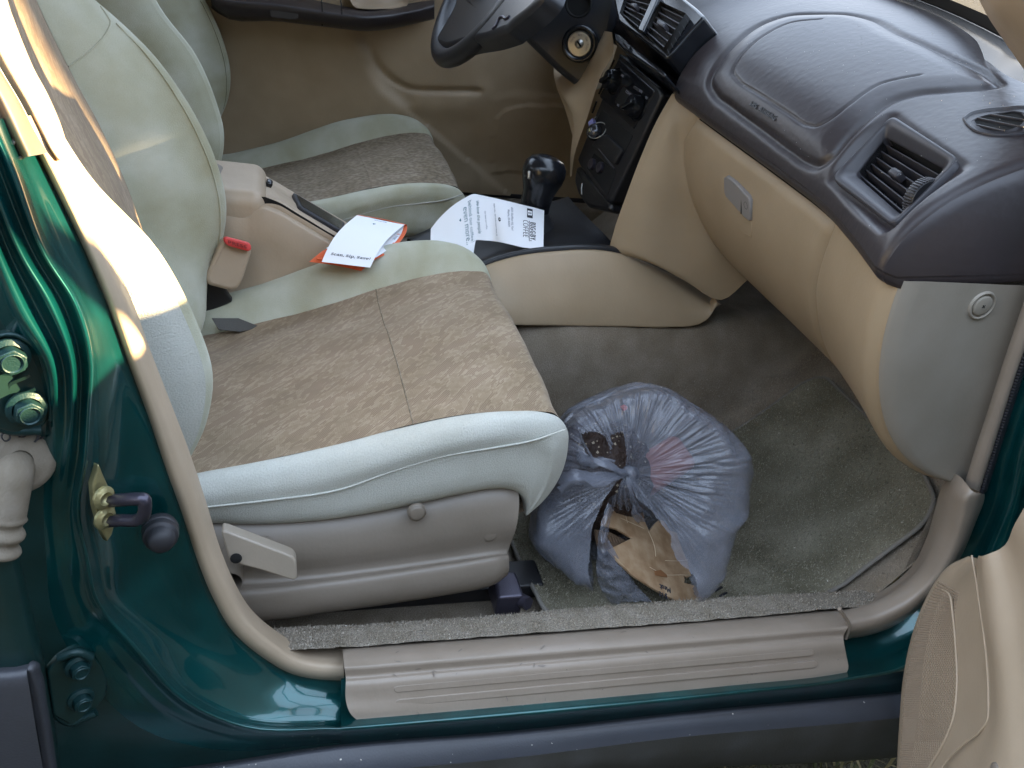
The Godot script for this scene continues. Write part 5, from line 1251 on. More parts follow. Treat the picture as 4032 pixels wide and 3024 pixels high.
func build_dashboard() -> void:
	var dash := thing("dashboard", "dark blue grey padded dashboard with beige glove box and air vents", "dashboard", Vector3(0.6, 0.55, -0.4))
	# ---- padded top with the airbag cover pressed into it
	var rim := spline([Vector3(0.6706, 0.9484, -0.5295), Vector3(0.6464, 0.9406, -0.5532), Vector3(0.6142, 0.9256, -0.5601), Vector3(0.5735, 0.8969, -0.5473), Vector3(0.5499, 0.8701, -0.5353), Vector3(0.5407, 0.8538, -0.5262), Vector3(0.5373, 0.843, -0.4998), Vector3(0.5385, 0.8376, -0.4551), Vector3(0.5422, 0.8306, -0.3785), Vector3(0.5457, 0.8239, -0.3103), Vector3(0.5476, 0.8219, -0.2799), Vector3(0.5498, 0.8251, -0.2608), Vector3(0.5547, 0.8366, -0.252), Vector3(0.5693, 0.8596, -0.2541), Vector3(0.5872, 0.8786, -0.2591), Vector3(0.61, 0.8963, -0.262), Vector3(0.6287, 0.9068, -0.2553), Vector3(0.6554, 0.9177, -0.2357), Vector3(0.6797, 0.9255, -0.222), Vector3(0.6911, 0.9289, -0.2207), Vector3(0.6979, 0.9331, -0.2408), Vector3(0.6993, 0.9415, -0.3161), Vector3(0.6995, 0.9491, -0.4024), Vector3(0.7051, 0.9548, -0.4687), Vector3(0.6956, 0.9543, -0.5009), Vector3(0.6706, 0.9484, -0.5295)], 14)
	rim = even(rim, 640)
	var tear := spline([Vector3(0.6564, 0.9417, -0.4956), Vector3(0.6286, 0.9311, -0.517), Vector3(0.6019, 0.9165, -0.516), Vector3(0.5798, 0.9004, -0.5103), Vector3(0.5628, 0.8839, -0.5004), Vector3(0.554, 0.8723, -0.4889), Vector3(0.5515, 0.8664, -0.468), Vector3(0.5533, 0.8619, -0.4181), Vector3(0.5566, 0.8563, -0.3486), Vector3(0.5592, 0.8536, -0.3089), Vector3(0.5623, 0.8563, -0.2969), Vector3(0.569, 0.8641, -0.291), Vector3(0.5847, 0.8802, -0.2898), Vector3(0.6035, 0.8956, -0.2928), Vector3(0.6188, 0.9055, -0.2931), Vector3(0.6315, 0.912, -0.2878), Vector3(0.6488, 0.9194, -0.2792)], 18)
	tear = even(tear, 420)
	var rim2 := PackedVector2Array()
	for p in rim: rim2.append(Vector2(p.z, dash_angle(p) * 0.2))
	var vn: Vector3 = (Vector3(0.5476, 0.82, -0.2263) - Vector3(0.5977, 0.8853, -0.2336)).cross(Vector3(0.5856, 0.8745, -0.117) - Vector3(0.5977, 0.8853, -0.2336)).normalized()
	if vn.dot(Vector3(-1, 0.5, 0)) < 0: vn = -vn
	var vo := [Vector3(0.5979, 0.8854, -0.2347), Vector3(0.5867, 0.8761, -0.1148), Vector3(0.539, 0.8139, -0.1083), Vector3(0.5476, 0.82, -0.2274)]
	var vi := [Vector3(0.5862, 0.8705, -0.2262), Vector3(0.5811, 0.8682, -0.1292), Vector3(0.548, 0.8252, -0.122), Vector3(0.5578, 0.8338, -0.2143)]
	var vbs := flat_basis(vn)
	var vout2 := PackedVector2Array()
	var vin2 := PackedVector2Array()
	for k in 4:
		vout2.append(Vector2((vo[k] - vo[0]).dot(vbs.x), (vo[k] - vo[0]).dot(vbs.y)))
		vin2.append(Vector2((vi[k] - vo[0]).dot(vbs.x), (vi[k] - vo[0]).dot(vbs.y)))
	vin2 = inset2(ccw(vin2), -0.004)
	vout2 = inset2(ccw(vout2), 0.001)
	var g := []
	var nz := 300
	var na := 170
	for j in na + 1:
		var a := lerpf(-0.24, PI / 2, pow(float(j) / na, 0.96))
		var row := PackedVector3Array()
		for i in nz + 1:
			var z := lerpf(-0.602, -0.078, float(i) / nz)
			var p := dash_pt(z, a)
			var nrm := Vector3(-cos(maxf(a, 0.0)), sin(maxf(a, 0.0)), 0)
			if a > -0.02 and z < -0.15:
				var d := near_line(p, rim)
				var h := 0.0
				if d < 0.03: h -= 0.0042 * exp(-d * d / 0.0000225)
				if d < 0.05 or Geometry2D.is_point_in_polygon(Vector2(z, a * 0.2), rim2):
					var inside := Geometry2D.is_point_in_polygon(Vector2(z, a * 0.2), rim2)
					if inside: h += 0.004 * smoothstep(0.0, 0.030, d)
					if inside:
						var d2 := near_line(p, tear)
						if d2 < 0.008: h -= 0.0022 * exp(-d2 * d2 / 0.0000026)
				p += nrm * h
			# the surface is let in around the side vent
			if z > -0.27 and a > 0.0 and a < 0.9:
				var fl: Vector3 = p - vn * (p - vo[0]).dot(vn)
				var q2 := Vector2((fl - vo[0]).dot(vbs.x), (fl - vo[0]).dot(vbs.y))
				if Geometry2D.is_point_in_polygon(q2, vin2): p = fl - vn * 0.038
				else:
					var over: float = (p - vo[0]).dot(vn) + 0.003
					if over > 0.0:
						var dist := 0.0
						if not Geometry2D.is_point_in_polygon(q2, vout2):
							dist = 1e9
							for k in vout2.size(): dist = minf(dist, q2.distance_to(Geometry2D.get_closest_point_to_segment(q2, vout2[k], vout2[(k + 1) % vout2.size()])))
						p -= vn * over * smoothstep(0.016, 0.002, dist)
			# the outer end rolls over
			var e := smoothstep(-0.092, -0.078, z)
			p += Vector3(0.004 * e * e, -0.0035 * e * e * sin(maxf(a, 0.0)), 0)
			row.append(p)
		g.append(row)
	var st := new_st()
	sheet(st, g)
	# the outer end face
	var ring := PackedVector3Array()
	for j in na + 1: ring.append(g[j][nz])
	var face := PackedVector3Array()
	for p in ring: face.append(Vector3(p.x + 0.006, p.y - 0.003, -0.070).lerp(Vector3(0.66, 0.84, -0.070), 0.03))
	var far_edge := PackedVector3Array()
	for p in ring: far_edge.append(Vector3(0.80, clampf(p.y, 0.80, 0.90), -0.068))
	sheet(st, [ring, face, far_edge])
	var pad := obj("dash_pad", st, M.dash, dash)
	var tz: float = Vector3(0.5486, 0.8491, -0.3885).z
	var ta := dash_angle(Vector3(0.5486, 0.8491, -0.3885))
	add("moulded_letters", lettering("SRS  AIRBAG", 0.0058, func(x, y, z): return dash_pt(tz + x, ta + y / 0.165) + Vector3(-cos(ta), sin(ta), 0) * (z + 0.0036), "Droid Sans", 700, 0.0007, 1.25), M.black, pad)
	# dust that has settled on the padding
	var rng := RandomNumberGenerator.new(); rng.seed = 61
	st = new_st()
	st.set_smooth_group(-1)
	for i in 220:
		var p := dash_pt(rng.randf_range(-0.58, -0.10), pow(rng.randf(), 0.6) * 1.5)
		var s := rng.randf_range(0.0002, 0.0006)
		var b := Basis(Vector3(rng.randf(), rng.randf(), rng.randf()).normalized(), rng.randf() * TAU)
		p += Vector3(-0.3, 0.9, 0) * 0.0045
		for q in [b.x * s, b.y * s, -b.x * s, -b.x * s, -b.y * s, b.x * s]: st.add_vertex(p + q)
	tag(obj("dust", st, mat(lin(0.5, 0.47, 0.42), 0.9), dash), "", "", "", "stuff")
	# ---- side vent
	st = new_st()
	bezel(st, vo, vi, vn, 0.0035, 0.004)
	var vent := obj("side_vent", st, M.dash_frame, dash)
	grille(vent, moved(vi, vn * -0.006), vn, 6, 4, 0.028, M.dash_frame)
	st = new_st()
	var wa := Vector3(0.5722, 0.8568, -0.1216) + vn * 0.002
	var wb := Vector3(0.5517, 0.8301, -0.1186) + vn * 0.002
	var axis := vn.cross((wa - wb).normalized())
	var wc: Vector3 = (wa + wb) / 2 - vn * 0.010
	lathe(st, [[Vector2(0, -0.006), Vector2(0.018, -0.006)], [Vector2(0.018, -0.006), Vector2(0.019, -0.004), Vector2(0.019, 0.004), Vector2(0.018, 0.006)], [Vector2(0.018, 0.006), Vector2(0, 0.006)]], wc, axis, 40)
	var wheel := obj("thumb_wheel", st, M.black, vent)
	for k in 22:
		var a2 := PI * (k + 0.5) / 22
		var dirw := (wa - wb).normalized() * cos(a2) + vn * sin(a2)
		st = new_st()
		block(st, Transform3D(Basis(axis, dirw, axis.cross(dirw)), wc + dirw * 0.019), Vector3(0.010, 0.0016, 0.0014), 0.0005, 1)
		obj("notch", st, M.dash_frame, wheel)
	# ---- defroster vent at the end of the dashboard
	st = new_st()
	var dc: Vector3 = Vector3(0.6464, 0.9068, -0.1521)
	var dn := Vector3(-0.35, 0.94, 0.05).normalized()
	var dv := thing_ring([Vector3(0.628, 0.9009, -0.1786), Vector3(0.6381, 0.906, -0.1833), Vector3(0.651, 0.9112, -0.1803), Vector3(0.6644, 0.9155, -0.1734), Vector3(0.6791, 0.9196, -0.1679), Vector3(0.6887, 0.9213, -0.1597), Vector3(0.6799, 0.9165, -0.1419), Vector3(0.6597, 0.9077, -0.1211), Vector3(0.647, 0.9036, -0.1214), Vector3(0.6366, 0.9002, -0.1255), Vector3(0.6263, 0.8969, -0.1354), Vector3(0.6215, 0.8958, -0.1493), Vector3(0.6234, 0.8978, -0.1652)], 4)
	var dvi := thing_ring([Vector3(0.6314, 0.9018, -0.1674), Vector3(0.6385, 0.905, -0.1684), Vector3(0.6475, 0.9086, -0.1665), Vector3(0.6569, 0.9118, -0.1628), Vector3(0.6666, 0.9147, -0.1594), Vector3(0.6683, 0.9146, -0.1537), Vector3(0.6623, 0.9113, -0.1425), Vector3(0.6551, 0.9082, -0.1362), Vector3(0.6464, 0.9047, -0.1332), Vector3(0.6344, 0.9003, -0.1347), Vector3(0.6289, 0.8986, -0.1413), Vector3(0.6268, 0.8984, -0.1508), Vector3(0.6287, 0.9, -0.1603)], 4)
	sheet(st, [moved2(dv, dn * -0.002), moved2(dv, dn * 0.0015), moved2(blend2(dv, dvi, 0.15), dn * 0.0022), moved2(blend2(dv, dvi, 0.3), dn * -0.0005), moved2(blend2(dv, dvi, 0.7), dn * 0.0), moved2(dvi, dn * 0.0018), moved2(dvi, dn * -0.02)], true)
	var defrost := obj("defroster_vent", st, M.dash_frame, dash)
	st = new_st()
	fan(st, moved2(dvi, dn * 0.0006))
	obj("well", st, M.void, defrost)
	for e in [[Vector3(0.6352, 0.9036, -0.1689), Vector3(0.6522, 0.9064, -0.1298)], [Vector3(0.6466, 0.9083, -0.1673), Vector3(0.6614, 0.9109, -0.1412)], [Vector3(0.6279, 0.8994, -0.1579), Vector3(0.6362, 0.9009, -0.1331)]]:
		st = new_st()
		var mid: Vector3 = (e[0] + e[1]) / 2
		var dr: Vector3 = (e[1] - e[0]).normalized()
		block(st, Transform3D(Basis(dr, dn, dr.cross(dn)).orthonormalized(), mid + dn * 0.001), Vector3((e[1] as Vector3).distance_to(e[0]), 0.003, 0.0016), 0.0006, 1)
		obj("vane", st, M.dash_frame, defrost)
	# ---- glove box door and the panel beside it
	var zl := [[0.06, -0.548], [0.20, -0.577], [0.40, -0.577], [0.75, -0.546], [1.05, -0.505], [1.5, -0.47]]
	var zr := [[0.06, -0.214], [0.40, -0.233], [0.75, -0.236], [1.0, -0.235], [1.5, -0.23]]
	st = new_st()
	g = []
	for j in 49:
		var a := lerpf(0.055, 1.52, j / 48.0)
		var z0 := table(zl, a)
		var z1 := table(zr, a)
		var row := PackedVector3Array()
		for i in 41:
			var t := i / 40.0
			var z := lerpf(z0, z1, t)
			var edge := minf(minf(z - z0, z1 - z), minf((a - 0.055) * 0.24, 0.05))
			var drop := 0.006 * pow(1 - clampf(edge / 0.006, 0, 1), 2.2)
			row.append(low_pt(z, a, drop))
		g.append(row)
	sheet(st, g)
	var glove := obj("glove_box_door", st, M.tan, dash, "beige glove box door with a grey latch")
	st = new_st()
	g = []
	for j in 49:
		var a := lerpf(0.0, 1.56, j / 48.0)
		var z1 := table(zr, a)
		var row := PackedVector3Array()
		for i in 25:
			var z := lerpf(z1 + 0.0012, -0.072, 1 - pow(1 - i / 24.0, 1.4))
			var drop := 0.006 * pow(1 - clampf((z - z1) / 0.006, 0, 1), 2.2)
			drop += 0.010 * pow(smoothstep(-0.096, -0.072, z), 2.0)
			row.append(low_pt(z, a, drop))
		g.append(row)
	sheet(st, g)
	var cap_edge := PackedVector3Array()
	var cap_in := PackedVector3Array()
	for r in g:
		cap_edge.append(r[24])
	obj("lower_panel", st, M.tan, dash)
	st = new_st()
	var c1 := PackedVector3Array()
	var c2 := PackedVector3Array()
	var c3 := PackedVector3Array()
	for p in cap_edge:
		c1.append(Vector3(p.x + 0.0025, p.y + 0.001, -0.0685))
		c2.append(Vector3(lerpf(p.x, 0.82, 0.06) + 0.004, p.y + 0.002, -0.0675))
		c3.append(Vector3(0.86, p.y + 0.0, -0.072))
	sheet(st, [cap_edge, c1, c2, c3])
	var cap := obj("end_cap", st, M.cap, dash, "beige end cap of the dashboard with a round screw cover")
	var sc := Vector3(0.6301, 0.7593, -0.068) + Vector3(0, 0, 0.001)
	st = new_st()
	lathe(st, [[Vector2(0.0145, -0.002), Vector2(0.0135, 0.0008), Vector2(0.0120, 0.0010), Vector2(0.0112, -0.0012), Vector2(0.0105, -0.0014)], [Vector2(0.0105, -0.0014), Vector2(0.0098, 0.0006), Vector2(0.008, 0.0012), Vector2(0, 0.0014)]], sc, Vector3(0, 0, 1), 36)
	var cover := obj("screw_cover", st, M.cap, cap)
	for k in 2:
		st = new_st()
		block(st, Transform3D(Basis(Vector3(0, 0, 1), PI / 4 + k * PI / 2), sc + Vector3(0, 0, 0.0012)), Vector3(0.0040, 0.0009, 0.001), 0.0002, 1)
		obj("slot", st, M.void, cover)
	# the dark gap behind the edges of the glove box door
	st = new_st()
	g = []
	for j in 30:
		var a := lerpf(-0.02, 1.5, j / 29.0)
		var row := PackedVector3Array()
		for i in 20: row.append(low_pt(lerpf(-0.60, -0.12, i / 19.0), a, 0.009))
		g.append(row)
	sheet(st, g)
	obj("frame_behind", st, M.void, dash)
	# latch
	var latch_n := Vector3(-0.93, -0.32, 0.0).normalized()
	st = new_st()
	var lq := [Vector3(0.5534, 0.7539, -0.4423), Vector3(0.5526, 0.7599, -0.4326), Vector3(0.5538, 0.759, -0.4102), Vector3(0.5564, 0.7533, -0.3776), Vector3(0.5575, 0.7488, -0.3723), Vector3(0.5641, 0.7245, -0.3709), Vector3(0.5648, 0.7219, -0.3765), Vector3(0.5642, 0.7223, -0.388), Vector3(0.5599, 0.7302, -0.438), Vector3(0.5583, 0.7345, -0.443)]
	slab(st, moved(lq, latch_n * 0.004), latch_n, 0.008, 0.002)
	var latch := obj("latch", st, mat(lin(0.27, 0.255, 0.25), 0.4, M.fine, 0.006, 12.0), glove, "grey glove box latch with a keyhole")
	st = new_st()
	tube(st, PackedVector3Array([Vector3(0.5554, 0.7544, -0.3945) + latch_n * 0.0040, Vector3(0.5632, 0.725, -0.3937) + latch_n * 0.0040]), 0.0007, 6)
	obj("joint", st, M.black, latch)
	st = new_st()
	lathe(st, [[Vector2(0.0052, 0.0), Vector2(0.0046, 0.0008), Vector2(0.0036, 0.0002)], [Vector2(0.0036, 0.0002), Vector2(0, 0.0)]], Vector3(0.5593, 0.7397, -0.382) + latch_n * 0.0038, latch_n, 20)
	obj("lock", st, M.rubber, latch)
	st = new_st()
	var dip := [Vector3(0.56, 0.7291, -0.443), Vector3(0.5618, 0.7254, -0.4258), Vector3(0.5644, 0.7215, -0.3903), Vector3(0.5647, 0.7228, -0.3709), Vector3(0.5724, 0.7021, -0.3726), Vector3(0.574, 0.6972, -0.3911), Vector3(0.5709, 0.7024, -0.419), Vector3(0.5657, 0.7133, -0.4394)]
	slab(st, moved(dip, latch_n * 0.0012), latch_n, 0.004, 0.0012)
	obj("finger_recess", st, M.tan, glove)
	# ---- beige panel between the glove box and the radio, turning forward into the footwell
	st = new_st()
	sheet(st, net([
		[Vector3(0.5312, 0.8185, -0.604), Vector3(0.5172, 0.7793, -0.604), Vector3(0.5057, 0.7273, -0.604), Vector3(0.4956, 0.6648, -0.604), Vector3(0.4893, 0.6143, -0.604), Vector3(0.4906, 0.581, -0.604), Vector3(0.5024, 0.5687, -0.604)],
		[Vector3(0.538, 0.8182, -0.6), Vector3(0.5251, 0.781, -0.6), Vector3(0.5133, 0.7293, -0.599), Vector3(0.5016, 0.6673, -0.598), Vector3(0.4953, 0.6141, -0.596), Vector3(0.4945, 0.5876, -0.594), Vector3(0.5057, 0.5816, -0.59)],
		[Vector3(0.5467, 0.8147, -0.592), Vector3(0.5316, 0.7778, -0.59), Vector3(0.524, 0.7304, -0.587), Vector3(0.5164, 0.6666, -0.583), Vector3(0.5115, 0.6112, -0.578), Vector3(0.5148, 0.5921, -0.575), Vector3(0.5323, 0.583, -0.572)],
		[Vector3(0.5512, 0.8089, -0.566), Vector3(0.545, 0.7701, -0.58), Vector3(0.5534, 0.7279, -0.57), Vector3(0.5716, 0.6713, -0.56), Vector3(0.5811, 0.596, -0.552), Vector3(0.5822, 0.5746, -0.55), Vector3(0.5942, 0.5639, -0.548)],
		[Vector3(0.5498, 0.8096, -0.55), Vector3(0.551, 0.7663, -0.572), Vector3(0.5616, 0.7244, -0.562), Vector3(0.5832, 0.6763, -0.548), Vector3(0.6134, 0.6069, -0.53), Vector3(0.6347, 0.5654, -0.525), Vector3(0.6491, 0.5459, -0.522)],
		[Vector3(0.5618, 0.7997, -0.54), Vector3(0.5688, 0.753, -0.556), Vector3(0.5833, 0.7111, -0.546), Vector3(0.6127, 0.6632, -0.532), Vector3(0.649, 0.6149, -0.515), Vector3(0.6644, 0.5943, -0.51), Vector3(0.6744, 0.591, -0.505)]], 6, 4))
	obj("knee_panel", st, M.tan, dash, "beige panel beside the radio")
	# ---- centre air vents
	var cn: Vector3 = (Vector3(0.5083, 0.8783, -0.7989) - Vector3(0.5088, 0.8625, -0.6046)).cross(Vector3(0.552, 0.9209, -0.605) - Vector3(0.5088, 0.8625, -0.6046)).normalized()
	if cn.x > 0: cn = -cn
	st = new_st()
	slab(st, [Vector3(0.5257, 0.91, -0.8958), Vector3(0.5083, 0.8784, -0.7999), Vector3(0.5093, 0.8716, -0.7046), Vector3(0.5088, 0.8624, -0.6038), Vector3(0.5154, 0.8711, -0.6013), Vector3(0.5335, 0.8959, -0.6041), Vector3(0.552, 0.9208, -0.6043), Vector3(0.5541, 0.9267, -0.6399), Vector3(0.5575, 0.9411, -0.7553), Vector3(0.5595, 0.953, -0.866)], cn, 0.08, 0.004, 0.006)
	var cv := obj("centre_vents", st, M.gloss, dash)
	for q in [[Vector3(0.533, 0.9141, -0.8276), Vector3(0.5438, 0.9211, -0.7377), Vector3(0.5123, 0.8758, -0.7061), Vector3(0.514, 0.8853, -0.791)], [Vector3(0.5409, 0.9149, -0.7117), Vector3(0.544, 0.9119, -0.6269), Vector3(0.5117, 0.8664, -0.6035), Vector3(0.5135, 0.8756, -0.6839)]]:
		grille(cv, moved(q, cn * 0.012), cn, 6, 3, 0.0112, M.dash_frame, false, 0.0018)
	st = new_st()
	slab(st, moved([Vector3(0.5436, 0.9212, -0.7428), Vector3(0.5443, 0.9206, -0.7233), Vector3(0.5127, 0.8743, -0.6813), Vector3(0.5116, 0.8743, -0.6999)], cn * 0.014), cn, 0.016, 0.002, 0.004)
	obj("mullion", st, M.gloss, cv)
	for q in [[Vector3(0.5266, 0.9011, -0.7769), Vector3(0.5286, 0.9026, -0.7625), Vector3(0.5245, 0.8967, -0.7586), Vector3(0.5234, 0.8964, -0.7719)], [Vector3(0.528, 0.8943, -0.6733), Vector3(0.5286, 0.8929, -0.6474), Vector3(0.5248, 0.8875, -0.644), Vector3(0.5243, 0.8888, -0.6678)]]:
		st = new_st()
		slab(st, moved(q, cn * 0.015), cn, 0.012, 0.002, 0.002)
		obj("vane_tab", st, M.dash_frame, cv)
	st = new_st()
	slab(st, moved([Vector3(0.4998, 0.8663, -0.7926), Vector3(0.5014, 0.8669, -0.774), Vector3(0.501, 0.8611, -0.7118), Vector3(0.5006, 0.8496, -0.5831), Vector3(0.4986, 0.8467, -0.5809), Vector3(0.4969, 0.8467, -0.6073), Vector3(0.4941, 0.8523, -0.7188), Vector3(0.4944, 0.8571, -0.7706)], cn * -0.004), cn, 0.04, 0.003)
	obj("lower_rail", st, M.gloss, cv)
	st = new_st()
	slab(st, moved([Vector3(0.4994, 0.8617, -0.7449), Vector3(0.4995, 0.859, -0.7114), Vector3(0.4964, 0.8541, -0.7029), Vector3(0.4967, 0.8573, -0.736)], cn * 0.001), cn, 0.01, 0.002, 0.002)
	obj("switch", st, M.black, cv)
	# ---- radio and heater panel
	var sn: Vector3 = (Vector3(0.5275, 0.8203, -0.6) - Vector3(0.49, 0.6012, -0.6)).cross(Vector3(0.5205, 0.8328, -0.8) - Vector3(0.49, 0.6012, -0.6)).normalized()
	if sn.x > 0: sn = -sn
	st = new_st()
	slab(st, [Vector3(0.5207, 0.8336, -0.7979), Vector3(0.522, 0.8342, -0.7715), Vector3(0.5255, 0.818, -0.6363), Vector3(0.5252, 0.8133, -0.6238), Vector3(0.5243, 0.8076, -0.6227), Vector3(0.4953, 0.646, -0.6499), Vector3(0.4934, 0.6377, -0.6619), Vector3(0.4897, 0.6528, -0.797), Vector3(0.4896, 0.6573, -0.8162)], sn, 0.07, 0.004, 0.006)
	var rad := obj("radio_panel", st, M.black, dash, "black radio and heater panel with an empty radio slot")
	st = new_st()
	slab(st, moved([Vector3(0.5197, 0.827, -0.794), Vector3(0.5242, 0.8128, -0.644), Vector3(0.5128, 0.7514, -0.6627), Vector3(0.5078, 0.7631, -0.8156)], sn * 0.0012), sn, 0.006, 0.002, 0.005)
	obj("heater_panel", st, M.gloss, rad)
	for c in [Vector3(0.5153, 0.796, -0.7744), Vector3(0.5176, 0.7815, -0.6717)]:
		st = new_st()
		lathe(st, [[Vector2(0.021, 0), Vector2(0.020, 0.003)], [Vector2(0.017, 0.003), Vector2(0.0155, 0.016), Vector2(0.0145, 0.018)], [Vector2(0.0145, 0.018), Vector2(0, 0.0185)]], c, sn, 30)
		block(st, Transform3D(flat_basis(sn, Vector3(0, 0.6, 1)), c + sn * 0.017), Vector3(0.030, 0.007, 0.014), 0.002)
		obj("heater_knob", st, M.gloss, rad)
	st = new_st()
	slab(st, moved([Vector3(0.5167, 0.796, -0.7439), Vector3(0.5187, 0.793, -0.6906), Vector3(0.5138, 0.7669, -0.7005), Vector3(0.5116, 0.7686, -0.7531)], sn * 0.002), sn, 0.003, 0.0008, 0.002)
	obj("display", st, M.void, rad)
	var su: Vector3 = (Vector3(0.5275, 0.8203, -0.6) - Vector3(0.5205, 0.8328, -0.8)).normalized()
	var sv: Vector3 = (Vector3(0.5275, 0.8203, -0.6) - Vector3(0.49, 0.6012, -0.6)).normalized()
	add("print", lettering("1 2 3 4 5 6", 0.004, on_plane(Vector3(0.5172, 0.7914, -0.7166) + sn * 0.0022, su, sv), "Droid Sans", 700, 0.0003), M.ink_grey, rad)
	for e in [["A/C", 712, 856], ["MAX", 750, 620], ["HI", 882, 806], ["OFF", 940, 786], ["AUTO", 895, 738]]:
		add("print", lettering(e[0], 0.0034, on_plane(stack_at(e[1], e[2], sn) + sn * 0.0025, su, sv), "Droid Sans", 700, 0.0003), M.ink_grey, rad)
	for q in [[Vector3(0.5133, 0.7705, -0.7229), Vector3(0.514, 0.77, -0.7067), Vector3(0.5133, 0.7662, -0.7069), Vector3(0.5127, 0.7668, -0.7228)], [Vector3(0.5199, 0.8045, -0.7068), Vector3(0.5207, 0.8037, -0.6871), Vector3(0.52, 0.8001, -0.6873), Vector3(0.5193, 0.8013, -0.7074)]]:
		st = new_st()
		slab(st, moved(q, sn * 0.004), sn, 0.004, 0.001, 0.001)
		obj("push_button", st, M.dash_frame, rad)
	for q in [[Vector3(0.5067, 0.7492, -0.7885), Vector3(0.5116, 0.7431, -0.6595), Vector3(0.5065, 0.7154, -0.6657), Vector3(0.5002, 0.7151, -0.8015)], [Vector3(0.4971, 0.6862, -0.762), Vector3(0.5013, 0.686, -0.6688), Vector3(0.4947, 0.6472, -0.6686), Vector3(0.4922, 0.6596, -0.7691)]]:
		st = new_st()
		slab(st, moved(q, sn * 0.0006), sn, 0.003, 0.0, 0.003)
		obj("open_slot", st, M.void, rad)
	st = new_st()
	slab(st, moved([Vector3(0.5047, 0.7232, -0.7335), Vector3(0.5071, 0.7194, -0.668), Vector3(0.5064, 0.7151, -0.6668), Vector3(0.5026, 0.6945, -0.672), Vector3(0.4982, 0.6948, -0.7704), Vector3(0.5022, 0.7152, -0.7581)], sn * 0.006), sn, 0.008, 0.002, 0.003)
	obj("slot_flap", st, M.black, rad)
	st = new_st()
	tube(st, PackedVector3Array(moved([Vector3(0.5, 0.6976, -0.7409), Vector3(0.502, 0.6894, -0.6671)], sn * 0.006)), 0.0012, 8)
	obj("flap_edge", st, M.dash_frame, rad)
	for c in [Vector3(0.4949, 0.6705, -0.7509), Vector3(0.4972, 0.6752, -0.7191)]:
		st = new_st()
		lathe(st, [[Vector2(0.009, 0), Vector2(0.0085, 0.006)], [Vector2(0.0085, 0.006), Vector2(0.004, 0.007), Vector2(0, 0.005)]], c, sn, 20)
		obj("power_socket", st, M.dark_steel, rad)
	for e in [[Vector3(0.5184, 0.8224, -0.8057), Vector3(0.5084, 0.7668, -0.8165)], [Vector3(0.5065, 0.7552, -0.8155), Vector3(0.5031, 0.7361, -0.8166)], [Vector3(0.5209, 0.8325, -0.7894), Vector3(0.5258, 0.8188, -0.633)]]:
		st = new_st()
		tube(st, PackedVector3Array(moved(e, sn * 0.002)), 0.0018, 8)
		obj("rib", st, M.gloss, rad)
	st = new_st()
	slab(st, moved([Vector3(0.488, 0.6488, -0.8198), Vector3(0.4895, 0.6512, -0.7954), Vector3(0.4941, 0.642, -0.661), Vector3(0.4923, 0.629, -0.6534), Vector3(0.4851, 0.6074, -0.7285), Vector3(0.4835, 0.6121, -0.7798), Vector3(0.4843, 0.625, -0.811)], sn * -0.004), sn, 0.06, 0.006, 0.01)
	obj("panel_foot", st, M.black, rad)
	st = new_st()
	tube(st, PackedVector3Array([Vector3(0.4882, 0.6349, -0.7627) + sn * 0.002, Vector3(0.4872, 0.6278, -0.7591) + sn * 0.002, Vector3(0.4863, 0.6203, -0.7505) + sn * 0.002]), 0.0014, 8)
	obj("chrome_edge", st, M.steel, rad)
	# ---- driver's side of the dashboard
	st = new_st()
	g = []
	for j in 20:
		var a := lerpf(-0.2, PI / 2, j / 19.0)
		var row := PackedVector3Array()
		for i in 20:
			var z := lerpf(-1.34, -0.598, i / 19.0)
			row.append(dash_pt(z, a) + Vector3(0.02, 0.02, 0).lerp(Vector3(0.045, -0.004, 0), smoothstep(-0.84, -0.78, z)))
		g.append(row)
	sheet(st, g)
	obj("driver_side_pad", st, M.dash, dash)
	st = new_st()
	sheet(st, net([
		[Vector3(0.5022, 0.8628, -0.8), Vector3(0.5103, 0.8365, -0.8), Vector3(0.4985, 0.8007, -0.8), Vector3(0.4884, 0.735, -0.8), Vector3(0.4778, 0.6663, -0.8), Vector3(0.4797, 0.6352, -0.8)],
		[Vector3(0.5172, 0.856, -0.86), Vector3(0.5072, 0.8254, -0.84), Vector3(0.5012, 0.7803, -0.83), Vector3(0.4896, 0.7301, -0.82), Vector3(0.4778, 0.6696, -0.815), Vector3(0.4812, 0.6305, -0.81)],
		[Vector3(0.5555, 0.839, -1), Vector3(0.5352, 0.7986, -0.98), Vector3(0.4941, 0.7502, -0.93), Vector3(0.4807, 0.7364, -0.9), Vector3(0.4882, 0.7106, -0.86), Vector3(0.4849, 0.6863, -0.84)],
		[Vector3(0.5933, 0.8028, -1.25), Vector3(0.5578, 0.7774, -1.2), Vector3(0.5151, 0.7488, -1.1), Vector3(0.5013, 0.7309, -1.02), Vector3(0.4912, 0.7129, -0.92), Vector3(0.489, 0.6889, -0.86)]], 5, 4))
	obj("driver_knee_panel", st, M.tan, dash)

func stack_at(x: float, y: float, _n: Vector3) -> Vector3:      # a place on the heater panel, from its printed layout
	var a := Vector3(0.5139, 0.7993, -0.8186)
	var ux := Vector3(0.5268, 0.8328, -0.6624)
	var uy := Vector3(0.5059, 0.7367, -0.758)
	return a + (ux - a) * (x - 600) / 400.0 + (uy - a) * (y - 600) / 400.0

func table(t: Array, x: float) -> float:
	var k := 0
	while k < t.size() - 2 and t[k + 1][0] < x: k += 1
	return lerpf(t[k][1], t[k + 1][1], clampf((x - t[k][0]) / (t[k + 1][0] - t[k][0]), 0, 1))

func thing_ring(p: Array, n: int) -> PackedVector3Array:
	var q := p.duplicate()
	q.append(p[0])
	var s := spline(q, n)
	s.remove_at(s.size() - 1)
	return s

